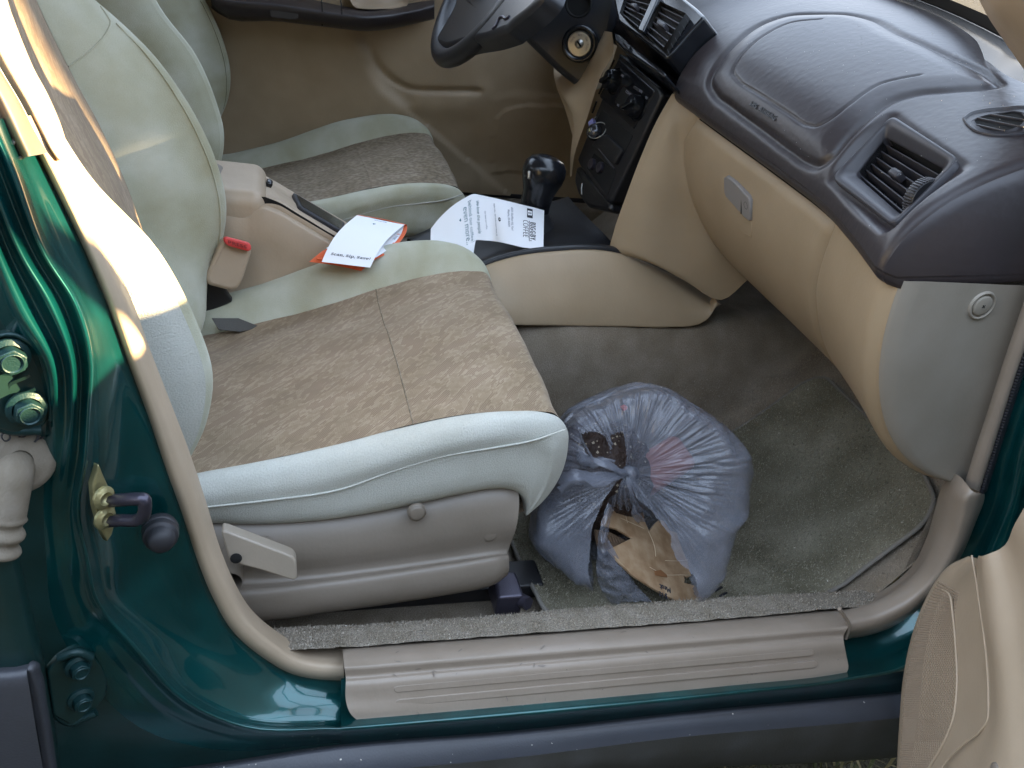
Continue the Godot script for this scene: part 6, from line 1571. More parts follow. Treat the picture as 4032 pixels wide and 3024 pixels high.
func moved2(p: PackedVector3Array, d: Vector3) -> PackedVector3Array:
	var o := PackedVector3Array()
	for q in p: o.append(q + d)
	return o

func blend2(a: PackedVector3Array, b: PackedVector3Array, t: float) -> PackedVector3Array:
	var o := PackedVector3Array()
	for i in a.size(): o.append(a[i].lerp(b[i], t))
	return o

func build_console() -> void:
	var con := thing("centre_console", "beige centre console with armrest lid, handbrake slot and black gear lever tray between the seats", "centre console", Vector3(0.2, 0.31, -0.70))
	var st := new_st()
	# beige body beside the passenger seat
	var top := [Vector3(-0.0998, 0.5982, -0.62), Vector3(-0.0615, 0.6024, -0.62), Vector3(-0.0326, 0.6022, -0.62), Vector3(-0.0236, 0.6086, -0.62), Vector3(-0.0141, 0.6137, -0.62), Vector3(-0.0009, 0.6106, -0.62), Vector3(0.0369, 0.5903, -0.62), Vector3(0.0763, 0.5672, -0.62), Vector3(0.1111, 0.5486, -0.62), Vector3(0.1763, 0.5158, -0.62)]
	sheet(st, net([moved(top, Vector3(0, 0, -0.02)), moved(top, Vector3(0, 0.0015, -0.004)), top, moved(top, Vector3(0, -0.004, 0.002)), moved(top, Vector3(0, -0.08, 0.012)), moved(top, Vector3(0.0, -0.20, 0.03))], 5, 4))
	obj("body", st, M.tan_soft, con)
	st = new_st()
	block(st, Transform3D(Basis(Vector3(0.0, 0, 1), -0.04), Vector3(-0.132, 0.604, -0.693)), Vector3(0.245, 0.066, 0.148), 0.020, 6)
	var lid := obj("armrest_lid", st, M.tan_soft, con, "worn beige armrest lid with a shallow finger recess")
	st = new_st()
	var ln := Vector3(0.04, 1, 0.0).normalized()
	var rc := []
	for q in [Vector2(-0.10, -0.045), Vector2(0.052, -0.045), Vector2(0.064, -0.030), Vector2(0.060, 0.022), Vector2(0.046, 0.034), Vector2(-0.10, 0.034)]: rc.append(Vector3(-0.132, 0.604, -0.693) + Basis(Vector3(0, 0, 1), -0.04) * Vector3(q.x, 0.0334, q.y))
	slab(st, rc, ln, 0.004, 0.001, 0.008)
	obj("finger_recess", st, M.taupe, lid)
	# sloping rail in front of the lid
	st = new_st()
	var near := [Vector3(-0.0202, 0.6183, -0.635), Vector3(0.0039, 0.6199, -0.635), Vector3(0.0309, 0.6057, -0.635), Vector3(0.0878, 0.5735, -0.635), Vector3(0.1287, 0.5509, -0.635), Vector3(0.1775, 0.524, -0.635)]
	var far := [Vector3(-0.0291, 0.6227, -0.757), Vector3(-0.0142, 0.6154, -0.757), Vector3(0.0338, 0.5889, -0.757), Vector3(0.1106, 0.5477, -0.757), Vector3(0.1483, 0.5267, -0.757), Vector3(0.1943, 0.5005, -0.757)]
	sheet(st, net([moved(near, Vector3(0, -0.022, 0.004)), moved(near, Vector3(0, -0.004, 0.003)), near, moved(near, Vector3(0, 0.0015, -0.004)), blend(near, far, 0.12, Vector3(0, -0.0015, 0)), blend(near, far, 0.5, Vector3(0, -0.002, 0)), blend(near, far, 0.9, Vector3(0, -0.0015, 0)), blend(near, far, 0.96, Vector3(0, 0.002, 0)), far, moved(far, Vector3(0, -0.004, -0.005)), moved(far, Vector3(0, -0.12, -0.012))], 5, 3))
	obj("rail", st, M.tan_soft, con)
	st = new_st()
	var sq := [quad_at([far[1], far[3], near[3], near[1]], 0.33, 0.10), quad_at([far[1], far[3], near[3], near[1]], 0.985, 0.14), quad_at([far[1], far[3], near[3], near[1]], 1.03, 0.74), quad_at([far[1], far[3], near[3], near[1]], 0.38, 0.70)]
	var sn: Vector3 = (sq[1] - sq[0]).cross(sq[3] - sq[0]).normalized()
	if sn.y < 0: sn = -sn
	slab(st, moved(sq, sn * 0.003), sn, 0.006, 0.002, 0.007)
	var slot := obj("slot_frame", st, M.rubber, con, "black rimmed slot for the handbrake")
	st = new_st()
	slab(st, moved([quad_at(sq, 0.05, 0.10), quad_at(sq, 0.95, 0.10), quad_at(sq, 0.95, 0.88), quad_at(sq, 0.07, 0.86)], sn * 0.0034), sn, 0.001, 0.0, 0.004)
	obj("opening", st, M.gloss, slot)
	st = new_st()
	block(st, Transform3D(Basis(Vector3(0, 0, 1), -0.5) * Basis(Vector3(1, 0, 0), 0.15), Vector3(-0.0081, 0.6123, -0.715)), Vector3(0.010, 0.022, 0.016), 0.0045, 4)
	obj("release_button", st, M.gloss, con)
	st = new_st()
	sheet(st, net([moved(top, Vector3(0, 0.012, -0.012)), moved(top, Vector3(0, -0.05, -0.014))], 3, 2))
	obj("gap", st, M.void, con)
	# beige side panel under the tray
	st = new_st()
	var pt := [Vector3(0.2577, 0.5342, -0.585), Vector3(0.2832, 0.5498, -0.585), Vector3(0.3025, 0.56, -0.585), Vector3(0.3422, 0.574, -0.585), Vector3(0.3972, 0.5838, -0.585), Vector3(0.4688, 0.5887, -0.585), Vector3(0.5032, 0.5844, -0.585), Vector3(0.5482, 0.5706, -0.585), Vector3(0.6178, 0.5439, -0.585), Vector3(0.684, 0.5173, -0.585)]
	var pb := [Vector3(0.2732, 0.4935, -0.535), Vector3(0.3008, 0.4911, -0.535), Vector3(0.3426, 0.4898, -0.535), Vector3(0.385, 0.49, -0.535), Vector3(0.4282, 0.4902, -0.535), Vector3(0.4797, 0.4906, -0.535), Vector3(0.5248, 0.4908, -0.535), Vector3(0.5785, 0.4912, -0.535), Vector3(0.6251, 0.493, -0.535), Vector3(0.6543, 0.5343, -0.535)]
	pb[8] = Vector3(0.6404, 0.5056, -0.533)
	sheet(st, net([moved(pt, Vector3(0, -0.004, -0.02)), moved(pt, Vector3(0, 0.001, -0.006)), pt, moved(blend(pt, pb, 0.06), Vector3(0, -0.001, 0.005)), blend(pt, pb, 0.4, Vector3(0, 0, 0.010)), blend(pt, pb, 0.9, Vector3(0, 0, 0.004)), pb, moved(pb, Vector3(0, 0.002, -0.02))], 5, 4))
	obj("side_panel", st, M.tan, con)
	# black tray around the gear lever
	st = new_st()
	sheet(st, net([
		[Vector3(0.2548, 0.5342, -0.588), Vector3(0.2836, 0.5514, -0.588), Vector3(0.303, 0.5616, -0.588), Vector3(0.3427, 0.5757, -0.588), Vector3(0.3978, 0.5855, -0.588), Vector3(0.4695, 0.5904, -0.588), Vector3(0.5078, 0.5855, -0.588)],
		[Vector3(0.2548, 0.5376, -0.59), Vector3(0.2836, 0.5548, -0.59), Vector3(0.3029, 0.5658, -0.59), Vector3(0.3426, 0.5799, -0.59), Vector3(0.3976, 0.5897, -0.59), Vector3(0.4694, 0.594, -0.59), Vector3(0.5092, 0.5892, -0.59)],
		[Vector3(0.2599, 0.5392, -0.6), Vector3(0.2856, 0.5549, -0.6), Vector3(0.3078, 0.5661, -0.6), Vector3(0.3487, 0.5796, -0.6), Vector3(0.4042, 0.5896, -0.6), Vector3(0.475, 0.5946, -0.6), Vector3(0.5129, 0.5897, -0.6)],
		[Vector3(0.2627, 0.534, -0.612), Vector3(0.2876, 0.5483, -0.612), Vector3(0.3086, 0.5595, -0.612), Vector3(0.3479, 0.5724, -0.612), Vector3(0.4055, 0.5818, -0.612), Vector3(0.4756, 0.5867, -0.612), Vector3(0.5138, 0.5818, -0.612)],
		[Vector3(0.2512, 0.5236, -0.66), Vector3(0.2783, 0.5392, -0.66), Vector3(0.2986, 0.55, -0.66), Vector3(0.3403, 0.5656, -0.66), Vector3(0.405, 0.5788, -0.66), Vector3(0.4719, 0.5876, -0.66), Vector3(0.494, 0.5926, -0.66)],
		[Vector3(0.2239, 0.5111, -0.76), Vector3(0.2526, 0.5286, -0.76), Vector3(0.2779, 0.5418, -0.76), Vector3(0.3257, 0.5603, -0.76), Vector3(0.3862, 0.5749, -0.76), Vector3(0.448, 0.5873, -0.76), Vector3(0.4778, 0.6011, -0.76)],
		[Vector3(0.2142, 0.5105, -0.8), Vector3(0.2437, 0.5267, -0.8), Vector3(0.2696, 0.5403, -0.8), Vector3(0.3184, 0.5593, -0.8), Vector3(0.3802, 0.5743, -0.8), Vector3(0.4434, 0.5863, -0.8), Vector3(0.4783, 0.5991, -0.8)],
		[Vector3(0.2181, 0.4714, -0.805), Vector3(0.2479, 0.4896, -0.805), Vector3(0.2743, 0.5025, -0.805), Vector3(0.324, 0.5225, -0.805), Vector3(0.3867, 0.5384, -0.805), Vector3(0.451, 0.5504, -0.805), Vector3(0.487, 0.5608, -0.805)]], 5, 4))
	obj("tray", st, M.black, con)
	# gear lever
	var gear := thing("gear_lever", "black gear lever with a round glossy knob beside the radio", "gear lever", Vector3(0.3988, 0.6013, -0.72))
	st = new_st()
	var ax: Vector3 = Vector3(0.4074, 0.6763, -0.72) - Vector3(0.3996, 0.6105, -0.72)
	lathe(st, [[Vector2(0.034, -0.035), Vector2(0.026, -0.01), Vector2(0.024, 0.012), Vector2(0.0245, 0.028), Vector2(0.028, 0.040), Vector2(0.032, 0.050), Vector2(0.034, 0.062), Vector2(0.0325, 0.074), Vector2(0.026, 0.083), Vector2(0.014, 0.088), Vector2(0, 0.0895)]], Vector3(0.3969, 0.5988, -0.72), ax, 32)
	obj("knob", st, M.gloss, gear)
	st = new_st()
	block(st, Transform3D(flat_basis(Vector3(-0.5, 0.3, 0.8)), Vector3(0.3715, 0.6644, -0.69)), Vector3(0.004, 0.012, 0.006), 0.0015, 2)
	obj("release_button", st, M.steel, gear)
	st = new_st()
	lathe(st, [[Vector2(0.075, -0.05), Vector2(0.062, -0.035), Vector2(0.045, -0.022), Vector2(0.034, -0.012), Vector2(0.026, 0.0)]], Vector3(0.3963, 0.6026, -0.72), ax, 28)
	obj("boot", st, M.rubber, gear)

func build_wheel() -> void:
	var wh := thing("steering_wheel", "dark steering wheel, its lower rim and spoke in view at the top", "steering wheel", Vector3(0.381, 0.927, -1.06))
	var u := Vector3(sin(deg_to_rad(28.0)), cos(deg_to_rad(28.0)), 0)
	var c := Vector3(0.381, 0.927, -1.06)
	var st := new_st()
	var path := PackedVector3Array()
	for k in 73:
		var a := TAU * k / 72
		path.append(c + 0.192 * (-cos(a) * u + sin(a) * Vector3(0, 0, -1)))
	tube(st, path, 0.0165, 16, false)
	obj("rim", st, M.dash_leather, wh)
	var n := Vector3(-u.y, u.x, 0)
	st = new_st()
	slab(st, moved([Vector3(0.2944, 0.7641, -1.1206), Vector3(0.3118, 0.7969, -1.1267), Vector3(0.3266, 0.8247, -1.1306), Vector3(0.3398, 0.8495, -1.1791), Vector3(0.365, 0.8969, -1.0587), Vector3(0.3836, 0.9319, -0.7449), Vector3(0.3689, 0.9043, -0.7149), Vector3(0.355, 0.8781, -0.7368), Vector3(0.3427, 0.8551, -0.7716), Vector3(0.3377, 0.8456, -0.7796), Vector3(0.3264, 0.8243, -0.8413), Vector3(0.3123, 0.7979, -0.9458), Vector3(0.298, 0.7709, -1.0328)], n * 0.012), n, 0.036, 0.009, 0.03)
	obj("spoke", st, M.dash_leather, wh)
	st = new_st()
	var hub := []
	for k in 26:
		var a := TAU * k / 26
		hub.append(c + u * 0.085 * cos(a) + Vector3(0, 0, 0.10) * sin(a))
	slab(st, moved(hub, n * 0.035), n, 0.05, 0.014)
	obj("hub", st, M.dash_leather, wh)
	st = new_st()
	tube(st, spline(moved([Vector3(0.333, 0.8368, -0.8299), Vector3(0.3358, 0.8419, -0.8261), Vector3(0.3419, 0.8535, -0.8317), Vector3(0.3435, 0.8565, -0.8219), Vector3(0.3438, 0.8571, -0.8), Vector3(0.3461, 0.8614, -0.7918)], n * 0.013), 4), 0.0022, 8)
	obj("clip", st, M.dark_steel, wh)
	# steering column with the ignition lock
	var col := thing("steering_column", "dark steering column cover with a silver ignition lock", "steering column", Vector3(0.5, 0.78, -0.98))
	st = new_st()
	var cn := Vector3(-0.45, 0.12, 0.88).normalized()
	var ol := [Vector3(0.4402, 0.8806, -0.96), Vector3(0.4079, 0.8363, -0.98), Vector3(0.4014, 0.8253, -0.98), Vector3(0.4062, 0.8177, -0.975), Vector3(0.4714, 0.7734, -0.945), Vector3(0.5109, 0.7518, -0.93), Vector3(0.5287, 0.7495, -0.92), Vector3(0.536, 0.7559, -0.915), Vector3(0.5415, 0.7784, -0.91), Vector3(0.5423, 0.8363, -0.9), Vector3(0.5373, 0.8873, -0.89), Vector3(0.5278, 0.9419, -0.88), Vector3(0.4777, 0.9449, -0.92), Vector3(0.4523, 0.9183, -0.95)]
	slab(st, ol, cn, 0.12, 0.012)
	obj("cover", st, M.dash_leather, col)
	var ic := Vector3(0.4917, 0.8255, -0.91)
	st = new_st()
	lathe(st, [[Vector2(0.030, -0.02), Vector2(0.0295, 0.004), Vector2(0.027, 0.007), Vector2(0.0235, 0.006), Vector2(0.0205, 0.002)]], ic, cn, 40)
	var collar := obj("ignition_collar", st, M.gloss, col)
	st = new_st()
	lathe(st, [[Vector2(0.0205, 0.000), Vector2(0.0190, 0.0035)], [Vector2(0.0190, 0.0035), Vector2(0.0075, 0.0040)], [Vector2(0.0075, 0.0040), Vector2(0.0070, 0.0055), Vector2(0, 0.0055)]], ic, cn, 40)
	obj("lock_face", st, M.steel, collar, "silver face of the ignition lock")
	st = new_st()
	block(st, Transform3D(flat_basis(cn, Vector3(0.6, -0.7, 0.4)), ic + cn * 0.0054), Vector3(0.0105, 0.0030, 0.0012), 0.0005, 2)
	obj("key_slot", st, M.void, collar)
	var ib := flat_basis(cn, Vector3(0.9, 0.1, 0.3))
	for e in [["LOCK", 150.0], ["ACC", 90.0], ["ON", 35.0], ["START", -20.0]]:
		var a := deg_to_rad(e[1])
		var r := ib.x * cos(a) + ib.y * sin(a)
		add("print", lettering(e[0], 0.0030, on_plane(ic + r * 0.0135 + cn * 0.0038, ib.x * sin(a) - ib.y * cos(a), r), "Droid Sans", 400, 0.0002), M.dark_steel, collar)
	st = new_st()
	lathe(st, [[Vector2(0.022, -0.002), Vector2(0.022, 0.004), Vector2(0.019, 0.005), Vector2(0.018, 0.0)], [Vector2(0.018, 0.0), Vector2(0, 0.0)]], Vector3(0.4748, 0.887, -0.9), cn, 26)
	obj("socket", st, M.void, col)

func side_of(p: Vector2, line: Array) -> float:     # signed distance to a polyline in the door's plane; positive to the right of its direction
	var best := 1e9
	var s := 1.0
	for i in line.size() - 1:
		var a: Vector2 = line[i]
		var b: Vector2 = line[i + 1]
		var q := Geometry2D.get_closest_point_to_segment(p, a, b)
		var d := p.distance_to(q)
		if d < best:
			best = d
			s = signf((b - a).cross(p - a))
	return best * s

func flat2(p: Array) -> Array:
	var o := []
	for q in p: o.append(Vector2(q.x, q.y))
	return o

func build_doors() -> void:
	# ---- driver's door across the cabin: a moulded panel
	var far := thing("driver_door", "closed far door, beige inner panel with dark armrest, map pocket and speaker", "car door", Vector3(0.2, 0.3, -1.35))
	var edge := flat2(spline([Vector3(0.1249, 0.8343, -1.33), Vector3(0.1477, 0.749, -1.33), Vector3(0.1667, 0.7178, -1.33), Vector3(0.1807, 0.7024, -1.33), Vector3(0.1866, 0.6773, -1.33), Vector3(0.2017, 0.6504, -1.33), Vector3(0.2238, 0.6259, -1.33), Vector3(0.2406, 0.6151, -1.33), Vector3(0.2726, 0.5941, -1.33)], 4))
	var pocket := flat2(spline([Vector3(0.1884, 0.718, -1.33), Vector3(0.2104, 0.6779, -1.33), Vector3(0.2445, 0.6502, -1.33), Vector3(0.2816, 0.6364, -1.33), Vector3(0.3313, 0.6373, -1.33), Vector3(0.3983, 0.6433, -1.33), Vector3(0.434, 0.6457, -1.33)], 4))
	var pocket_low := flat2(spline([Vector3(0.3008, 0.606, -1.33), Vector3(0.3479, 0.6064, -1.33), Vector3(0.4018, 0.6136, -1.33), Vector3(0.4314, 0.6261, -1.33), Vector3(0.4417, 0.6402, -1.33)], 4))
	var speaker := PackedVector2Array(flat2(spline([Vector3(0.4856, 0.4721, -1.33), Vector3(0.4761, 0.5282, -1.33), Vector3(0.4766, 0.5765, -1.33), Vector3(0.4898, 0.6081, -1.33), Vector3(0.5231, 0.6232, -1.33), Vector3(0.5759, 0.6293, -1.33), Vector3(0.6412, 0.6318, -1.33), Vector3(0.6741, 0.4782, -1.33)], 4)))
	var swell := flat2(spline([Vector3(0.4482, 0.4658, -1.33), Vector3(0.4451, 0.5188, -1.33), Vector3(0.4416, 0.5736, -1.33), Vector3(0.4494, 0.6079, -1.33), Vector3(0.4653, 0.6325, -1.33), Vector3(0.4883, 0.6429, -1.33), Vector3(0.5723, 0.6508, -1.33)], 4))
	var st := new_st()
	var g := []
	for j in 121:
		var y := lerpf(0.425, 1.00, j / 120.0)
		var row := PackedVector3Array()
		for i in 181:
			var x := lerpf(-0.42, 0.80, i / 180.0)
			var p := Vector2(x, y)
			var z := -1.345
			z += 0.014 * smoothstep(-0.022, 0.010, -side_of(p, edge))
			var dp := absf(side_of(p, pocket))
			z -= 0.007 * exp(-dp * dp / 0.00003)
			var dl := side_of(p, pocket_low)
			z += 0.006 * exp(-dl * dl / 0.0008)
			z += 0.004 * smoothstep(-0.012, 0.012, -side_of(p, swell))
			if Geometry2D.is_point_in_polygon(p, speaker): z += 0.004
			z += 0.01 * smoothstep(0.50, 0.43, y)
			row.append(Vector3(x, y, z))
		g.append(row)
	sheet(st, g)
	obj("panel", st, M.tan, far)
	st = new_st()
	sheet(st, net([
		[Vector3(-0.1171, 0.7549, -1.33), Vector3(-0.1032, 0.7459, -1.325), Vector3(0.0123, 0.7452, -1.325), Vector3(0.1389, 0.7451, -1.325), Vector3(0.1714, 0.745, -1.325), Vector3(0.2155, 0.7508, -1.33), Vector3(0.2707, 0.7653, -1.335), Vector3(0.32, 0.7797, -1.34)],
		[Vector3(-0.1099, 0.7641, -1.28), Vector3(-0.0965, 0.7546, -1.275), Vector3(0.0119, 0.7539, -1.272), Vector3(0.1347, 0.7542, -1.27), Vector3(0.1662, 0.7543, -1.27), Vector3(0.2093, 0.7596, -1.278), Vector3(0.2654, 0.7722, -1.3), Vector3(0.318, 0.7837, -1.33)],
		[Vector3(-0.1098, 0.7703, -1.265), Vector3(-0.0956, 0.763, -1.262), Vector3(0.0118, 0.7626, -1.258), Vector3(0.1333, 0.764, -1.256), Vector3(0.1645, 0.7641, -1.256), Vector3(0.2072, 0.7695, -1.265), Vector3(0.2632, 0.7824, -1.29), Vector3(0.3162, 0.7935, -1.325)],
		[Vector3(-0.1122, 0.7797, -1.262), Vector3(-0.0949, 0.7794, -1.258), Vector3(0.0117, 0.7825, -1.254), Vector3(0.1323, 0.7795, -1.252), Vector3(0.1633, 0.7803, -1.252), Vector3(0.2059, 0.7848, -1.262), Vector3(0.2618, 0.7955, -1.288), Vector3(0.314, 0.8073, -1.32)],
		[Vector3(-0.1124, 0.7814, -1.266), Vector3(-0.095, 0.7808, -1.262), Vector3(0.0117, 0.7839, -1.258), Vector3(0.1326, 0.7809, -1.256), Vector3(0.1635, 0.7817, -1.256), Vector3(0.2062, 0.7865, -1.266), Vector3(0.2622, 0.7969, -1.292), Vector3(0.3142, 0.8091, -1.322)],
		[Vector3(-0.1158, 0.7896, -1.33), Vector3(-0.0982, 0.7879, -1.33), Vector3(0.0121, 0.7934, -1.33), Vector3(0.1372, 0.7851, -1.325), Vector3(0.1694, 0.7838, -1.325), Vector3(0.2128, 0.7902, -1.33), Vector3(0.2674, 0.805, -1.335), Vector3(0.3172, 0.8156, -1.345)]], 5, 4))
	var arm := obj("armrest", st, M.dash, far, "dark blue grey armrest with window switches")
	for e in [[1090, 85, 250], [1270, 115, 262]]:
		st = new_st()
		tube(st, spline([door_arm(e[0] - 12, -60.0, -1.30), door_arm(e[0], e[1] + 2.0, -1.2525), door_arm(e[0] + 4, e[2] - 4.0, -1.268)], 5), 0.0012, 6)
		obj("joint", st, M.void, arm)
	st = new_st()
	slab(st, [Vector3(-0.006, 0.7724, -1.2525), Vector3(-0.0001, 0.7738, -1.2525), Vector3(0.0415, 0.774, -1.2525), Vector3(0.0465, 0.7702, -1.2525), Vector3(0.0456, 0.763, -1.2525), Vector3(0.0346, 0.7602, -1.2525), Vector3(-0.004, 0.76, -1.2525)], Vector3(0, 0.1, 1), 0.004, 0.001, 0.004)
	obj("switch_plate", st, M.dash_frame, arm)
	st = new_st()
	sheet(st, net([
		[Vector3(0.1404, 0.8093, -1.325), Vector3(0.1564, 0.7888, -1.3), Vector3(0.1729, 0.789, -1.295), Vector3(0.2031, 0.7918, -1.3), Vector3(0.2428, 0.7966, -1.31), Vector3(0.259, 0.802, -1.32), Vector3(0.263, 0.8233, -1.33)],
		[Vector3(0.1448, 0.8132, -1.33), Vector3(0.167, 0.7959, -1.33), Vector3(0.1799, 0.7954, -1.33), Vector3(0.2058, 0.7984, -1.33), Vector3(0.241, 0.8031, -1.335), Vector3(0.2517, 0.8072, -1.335), Vector3(0.2547, 0.8258, -1.335)],
		[Vector3(0.1458, 0.8369, -1.33), Vector3(0.1647, 0.8392, -1.33), Vector3(0.1774, 0.8408, -1.33), Vector3(0.2028, 0.8439, -1.33), Vector3(0.2377, 0.8476, -1.335), Vector3(0.2485, 0.8489, -1.335), Vector3(0.2528, 0.8495, -1.335)]], 4, 3))
	obj("grip_cup", st, M.tan_soft, far)
	st = new_st()
	block(st, Transform3D(Basis(), Vector3(0.20, 0.417, -1.355)), Vector3(1.25, 0.022, 0.05), 0.006)
	obj("bottom_seal", st, M.rubber, far)
	st = new_st()
	block(st, Transform3D(Basis(), Vector3(0.20, 0.66, -1.40)), Vector3(1.24, 0.70, 0.03), 0.01)
	obj("skin", st, M.paint, far)
	st = new_st()
	for e in [[Vector3(-0.40, 1.0, -1.38), Vector3(-0.30, 1.46, -1.30)], [Vector3(-0.30, 1.46, -1.30), Vector3(0.38, 1.46, -1.30)], [Vector3(0.38, 1.46, -1.30), Vector3(0.80, 1.0, -1.38)]]:
		tube(st, PackedVector3Array(e), 0.022, 8)
	tag(obj("window_frame", st, M.rubber, far), "")
	add("window", quad_mesh([Vector3(-0.40, 1.0, -1.39), Vector3(0.80, 1.0, -1.39), Vector3(0.38, 1.46, -1.31), Vector3(-0.30, 1.46, -1.31)]), M.glass, far)
	# far sill
	# ---- the open passenger door in the lower right corner
	var door := thing("passenger_door", "open front passenger door, beige inner panel with a perforated speaker grille", "car door", Vector3(0.66, 0.3, 0.1))
	st = new_st()
	var l2 := [Vector3(0.6254, 0.56, 0.0536), Vector3(0.6252, 0.5289, 0.0539), Vector3(0.6193, 0.5004, 0.0668), Vector3(0.6079, 0.4856, 0.0915), Vector3(0.5956, 0.4691, 0.1183), Vector3(0.5875, 0.4472, 0.1359), Vector3(0.5849, 0.4228, 0.1414), Vector3(0.584, 0.3731, 0.1435), Vector3(0.5835, 0.3317, 0.1445)]
	var rows := [
		[Vector3(0.6798, 0.5148, 0.0071), Vector3(0.6915, 0.4701, -0.0183), Vector3(0.6932, 0.4038, -0.0221), Vector3(0.6871, 0.363, -0.0089), Vector3(0.6769, 0.3298, 0.0134), Vector3(0.6656, 0.3064, 0.0378), Vector3(0.6577, 0.2916, 0.0551), Vector3(0.6451, 0.2706, 0.0825), Vector3(0.6356, 0.2553, 0.1032)],
		[Vector3(0.6495, 0.5381, 0.0299), Vector3(0.6604, 0.4964, 0.006), Vector3(0.6619, 0.4344, 0.0029), Vector3(0.6561, 0.3943, 0.0155), Vector3(0.6463, 0.3626, 0.0367), Vector3(0.6353, 0.3411, 0.0606), Vector3(0.6278, 0.327, 0.077), Vector3(0.6158, 0.307, 0.1031), Vector3(0.6068, 0.2924, 0.1227)],
		[Vector3(0.6482, 0.5402, 0.0327), Vector3(0.6543, 0.504, 0.0194), Vector3(0.6531, 0.4533, 0.0221), Vector3(0.6454, 0.4203, 0.0387), Vector3(0.6352, 0.3934, 0.0608), Vector3(0.6252, 0.3717, 0.0827), Vector3(0.6193, 0.3537, 0.0955), Vector3(0.6111, 0.3229, 0.1132), Vector3(0.6048, 0.2995, 0.127)],
		l2,
		[Vector3(0.6093, 0.5746, 0.0645), Vector3(0.6008, 0.5585, 0.0831), Vector3(0.5897, 0.5458, 0.1072), Vector3(0.5776, 0.5366, 0.1336), Vector3(0.566, 0.5224, 0.1587), Vector3(0.5577, 0.5066, 0.1768), Vector3(0.554, 0.4899, 0.1847), Vector3(0.5517, 0.448, 0.1898), Vector3(0.5516, 0.4098, 0.1899)],
		[Vector3(0.5916, 0.5954, 0.0839), Vector3(0.5807, 0.5842, 0.1075), Vector3(0.5699, 0.5728, 0.131), Vector3(0.5594, 0.5616, 0.1538), Vector3(0.5482, 0.5488, 0.1783), Vector3(0.5388, 0.5372, 0.1988), Vector3(0.5325, 0.5294, 0.2124), Vector3(0.523, 0.5174, 0.233), Vector3(0.5161, 0.5083, 0.248)],
		[Vector3(0.5965, 0.6041, 0.0875), Vector3(0.5818, 0.5959, 0.1196), Vector3(0.5698, 0.5882, 0.1456), Vector3(0.5591, 0.5786, 0.169), Vector3(0.5481, 0.5666, 0.1929), Vector3(0.5388, 0.5558, 0.213), Vector3(0.5328, 0.5478, 0.226), Vector3(0.5239, 0.5357, 0.2455), Vector3(0.5173, 0.5264, 0.2598)],
		[Vector3(0.5899, 0.6363, 0.0923), Vector3(0.5649, 0.6394, 0.1468), Vector3(0.5495, 0.6312, 0.1801), Vector3(0.5377, 0.6226, 0.2058), Vector3(0.5278, 0.6115, 0.2274), Vector3(0.5193, 0.6016, 0.2458), Vector3(0.5138, 0.5947, 0.2578), Vector3(0.5059, 0.5828, 0.275), Vector3(0.4998, 0.5746, 0.2881)],
		[Vector3(0.59, 0.6942, 0.092), Vector3(0.5569, 0.6875, 0.164), Vector3(0.536, 0.6718, 0.2095), Vector3(0.5236, 0.6587, 0.2364), Vector3(0.5138, 0.6503, 0.2577), Vector3(0.5062, 0.6411, 0.2744), Vector3(0.5011, 0.6349, 0.2855), Vector3(0.4936, 0.6246, 0.3017), Vector3(0.4879, 0.6178, 0.3141)],
		[Vector3(0.5873, 0.8025, 0.0979), Vector3(0.5423, 0.7773, 0.1959), Vector3(0.5132, 0.7428, 0.2591), Vector3(0.4976, 0.7256, 0.2931), Vector3(0.49, 0.7168, 0.3096), Vector3(0.4833, 0.7097, 0.3242), Vector3(0.4791, 0.7041, 0.3333), Vector3(0.4732, 0.6943, 0.3461), Vector3(0.468, 0.6899, 0.3574)]]
	g = net(rows, 6, 5)
	sheet(st, g)
	obj("inner_panel", st, M.tan_soft, door)
	st = new_st()
	tube(st, spline(moved([Vector3(0.6133, 0.5663, 0.0558), Vector3(0.6055, 0.5604, 0.0728), Vector3(0.5946, 0.5511, 0.0965), Vector3(0.5826, 0.5405, 0.1225), Vector3(0.5719, 0.5289, 0.1458), Vector3(0.5624, 0.5155, 0.1664), Vector3(0.5573, 0.505, 0.1777), Vector3(0.5574, 0.4901, 0.1775), Vector3(0.5602, 0.4663, 0.1713), Vector3(0.5629, 0.439, 0.1655), Vector3(0.5634, 0.4178, 0.1643)], Vector3(0, 0, 0.0)), 5), 0.0010, 6)
	obj("seam", st, M.tan_soft, door)
	# grille: raised rim and rows of small holes
	st = new_st()
	tube(st, spline(moved([Vector3(0.6356, 0.4972, 0.0313), Vector3(0.6299, 0.504, 0.0438), Vector3(0.6204, 0.4978, 0.0644), Vector3(0.6082, 0.485, 0.091), Vector3(0.5958, 0.4685, 0.1178), Vector3(0.5878, 0.4477, 0.1353), Vector3(0.5849, 0.4228, 0.1414), Vector3(0.5842, 0.3834, 0.143), Vector3(0.5836, 0.3604, 0.1444)], Vector3(-0.001, 0, 0)), 5), 0.0012, 6)
	var gl := obj("speaker_grille", st, M.tan_soft, door, "beige speaker grille with rows of small holes")
	var hole := SphereMesh.new(); hole.radius = 0.0013; hole.height = 0.0011; hole.radial_segments = 8; hole.rings = 4
	var mm := MultiMesh.new()
	mm.transform_format = MultiMesh.TRANSFORM_3D
	mm.mesh = hole
	var spots := []
	var pn := Vector3(-1, 0, -0.46).normalized()
	for j in g[5 * 1].size():
		pass
	var ga: Array = g
	# rows of the net between the rim's two edges
	var width := 26
	for v in 96:
		var fv := 8.0 + 36.0 * v / 96.0
		for w in width:
			var fw := 5.6 + 9.2 * (w + 0.5 * (v % 2)) / width
			var p := net_at(ga, fv, fw)
			spots.append(Transform3D(flat_basis(pn) * Basis(Vector3.RIGHT, PI / 2), p + pn * 0.0002))
	mm.instance_count = spots.size()
	for i in spots.size(): mm.set_instance_transform(i, spots[i])
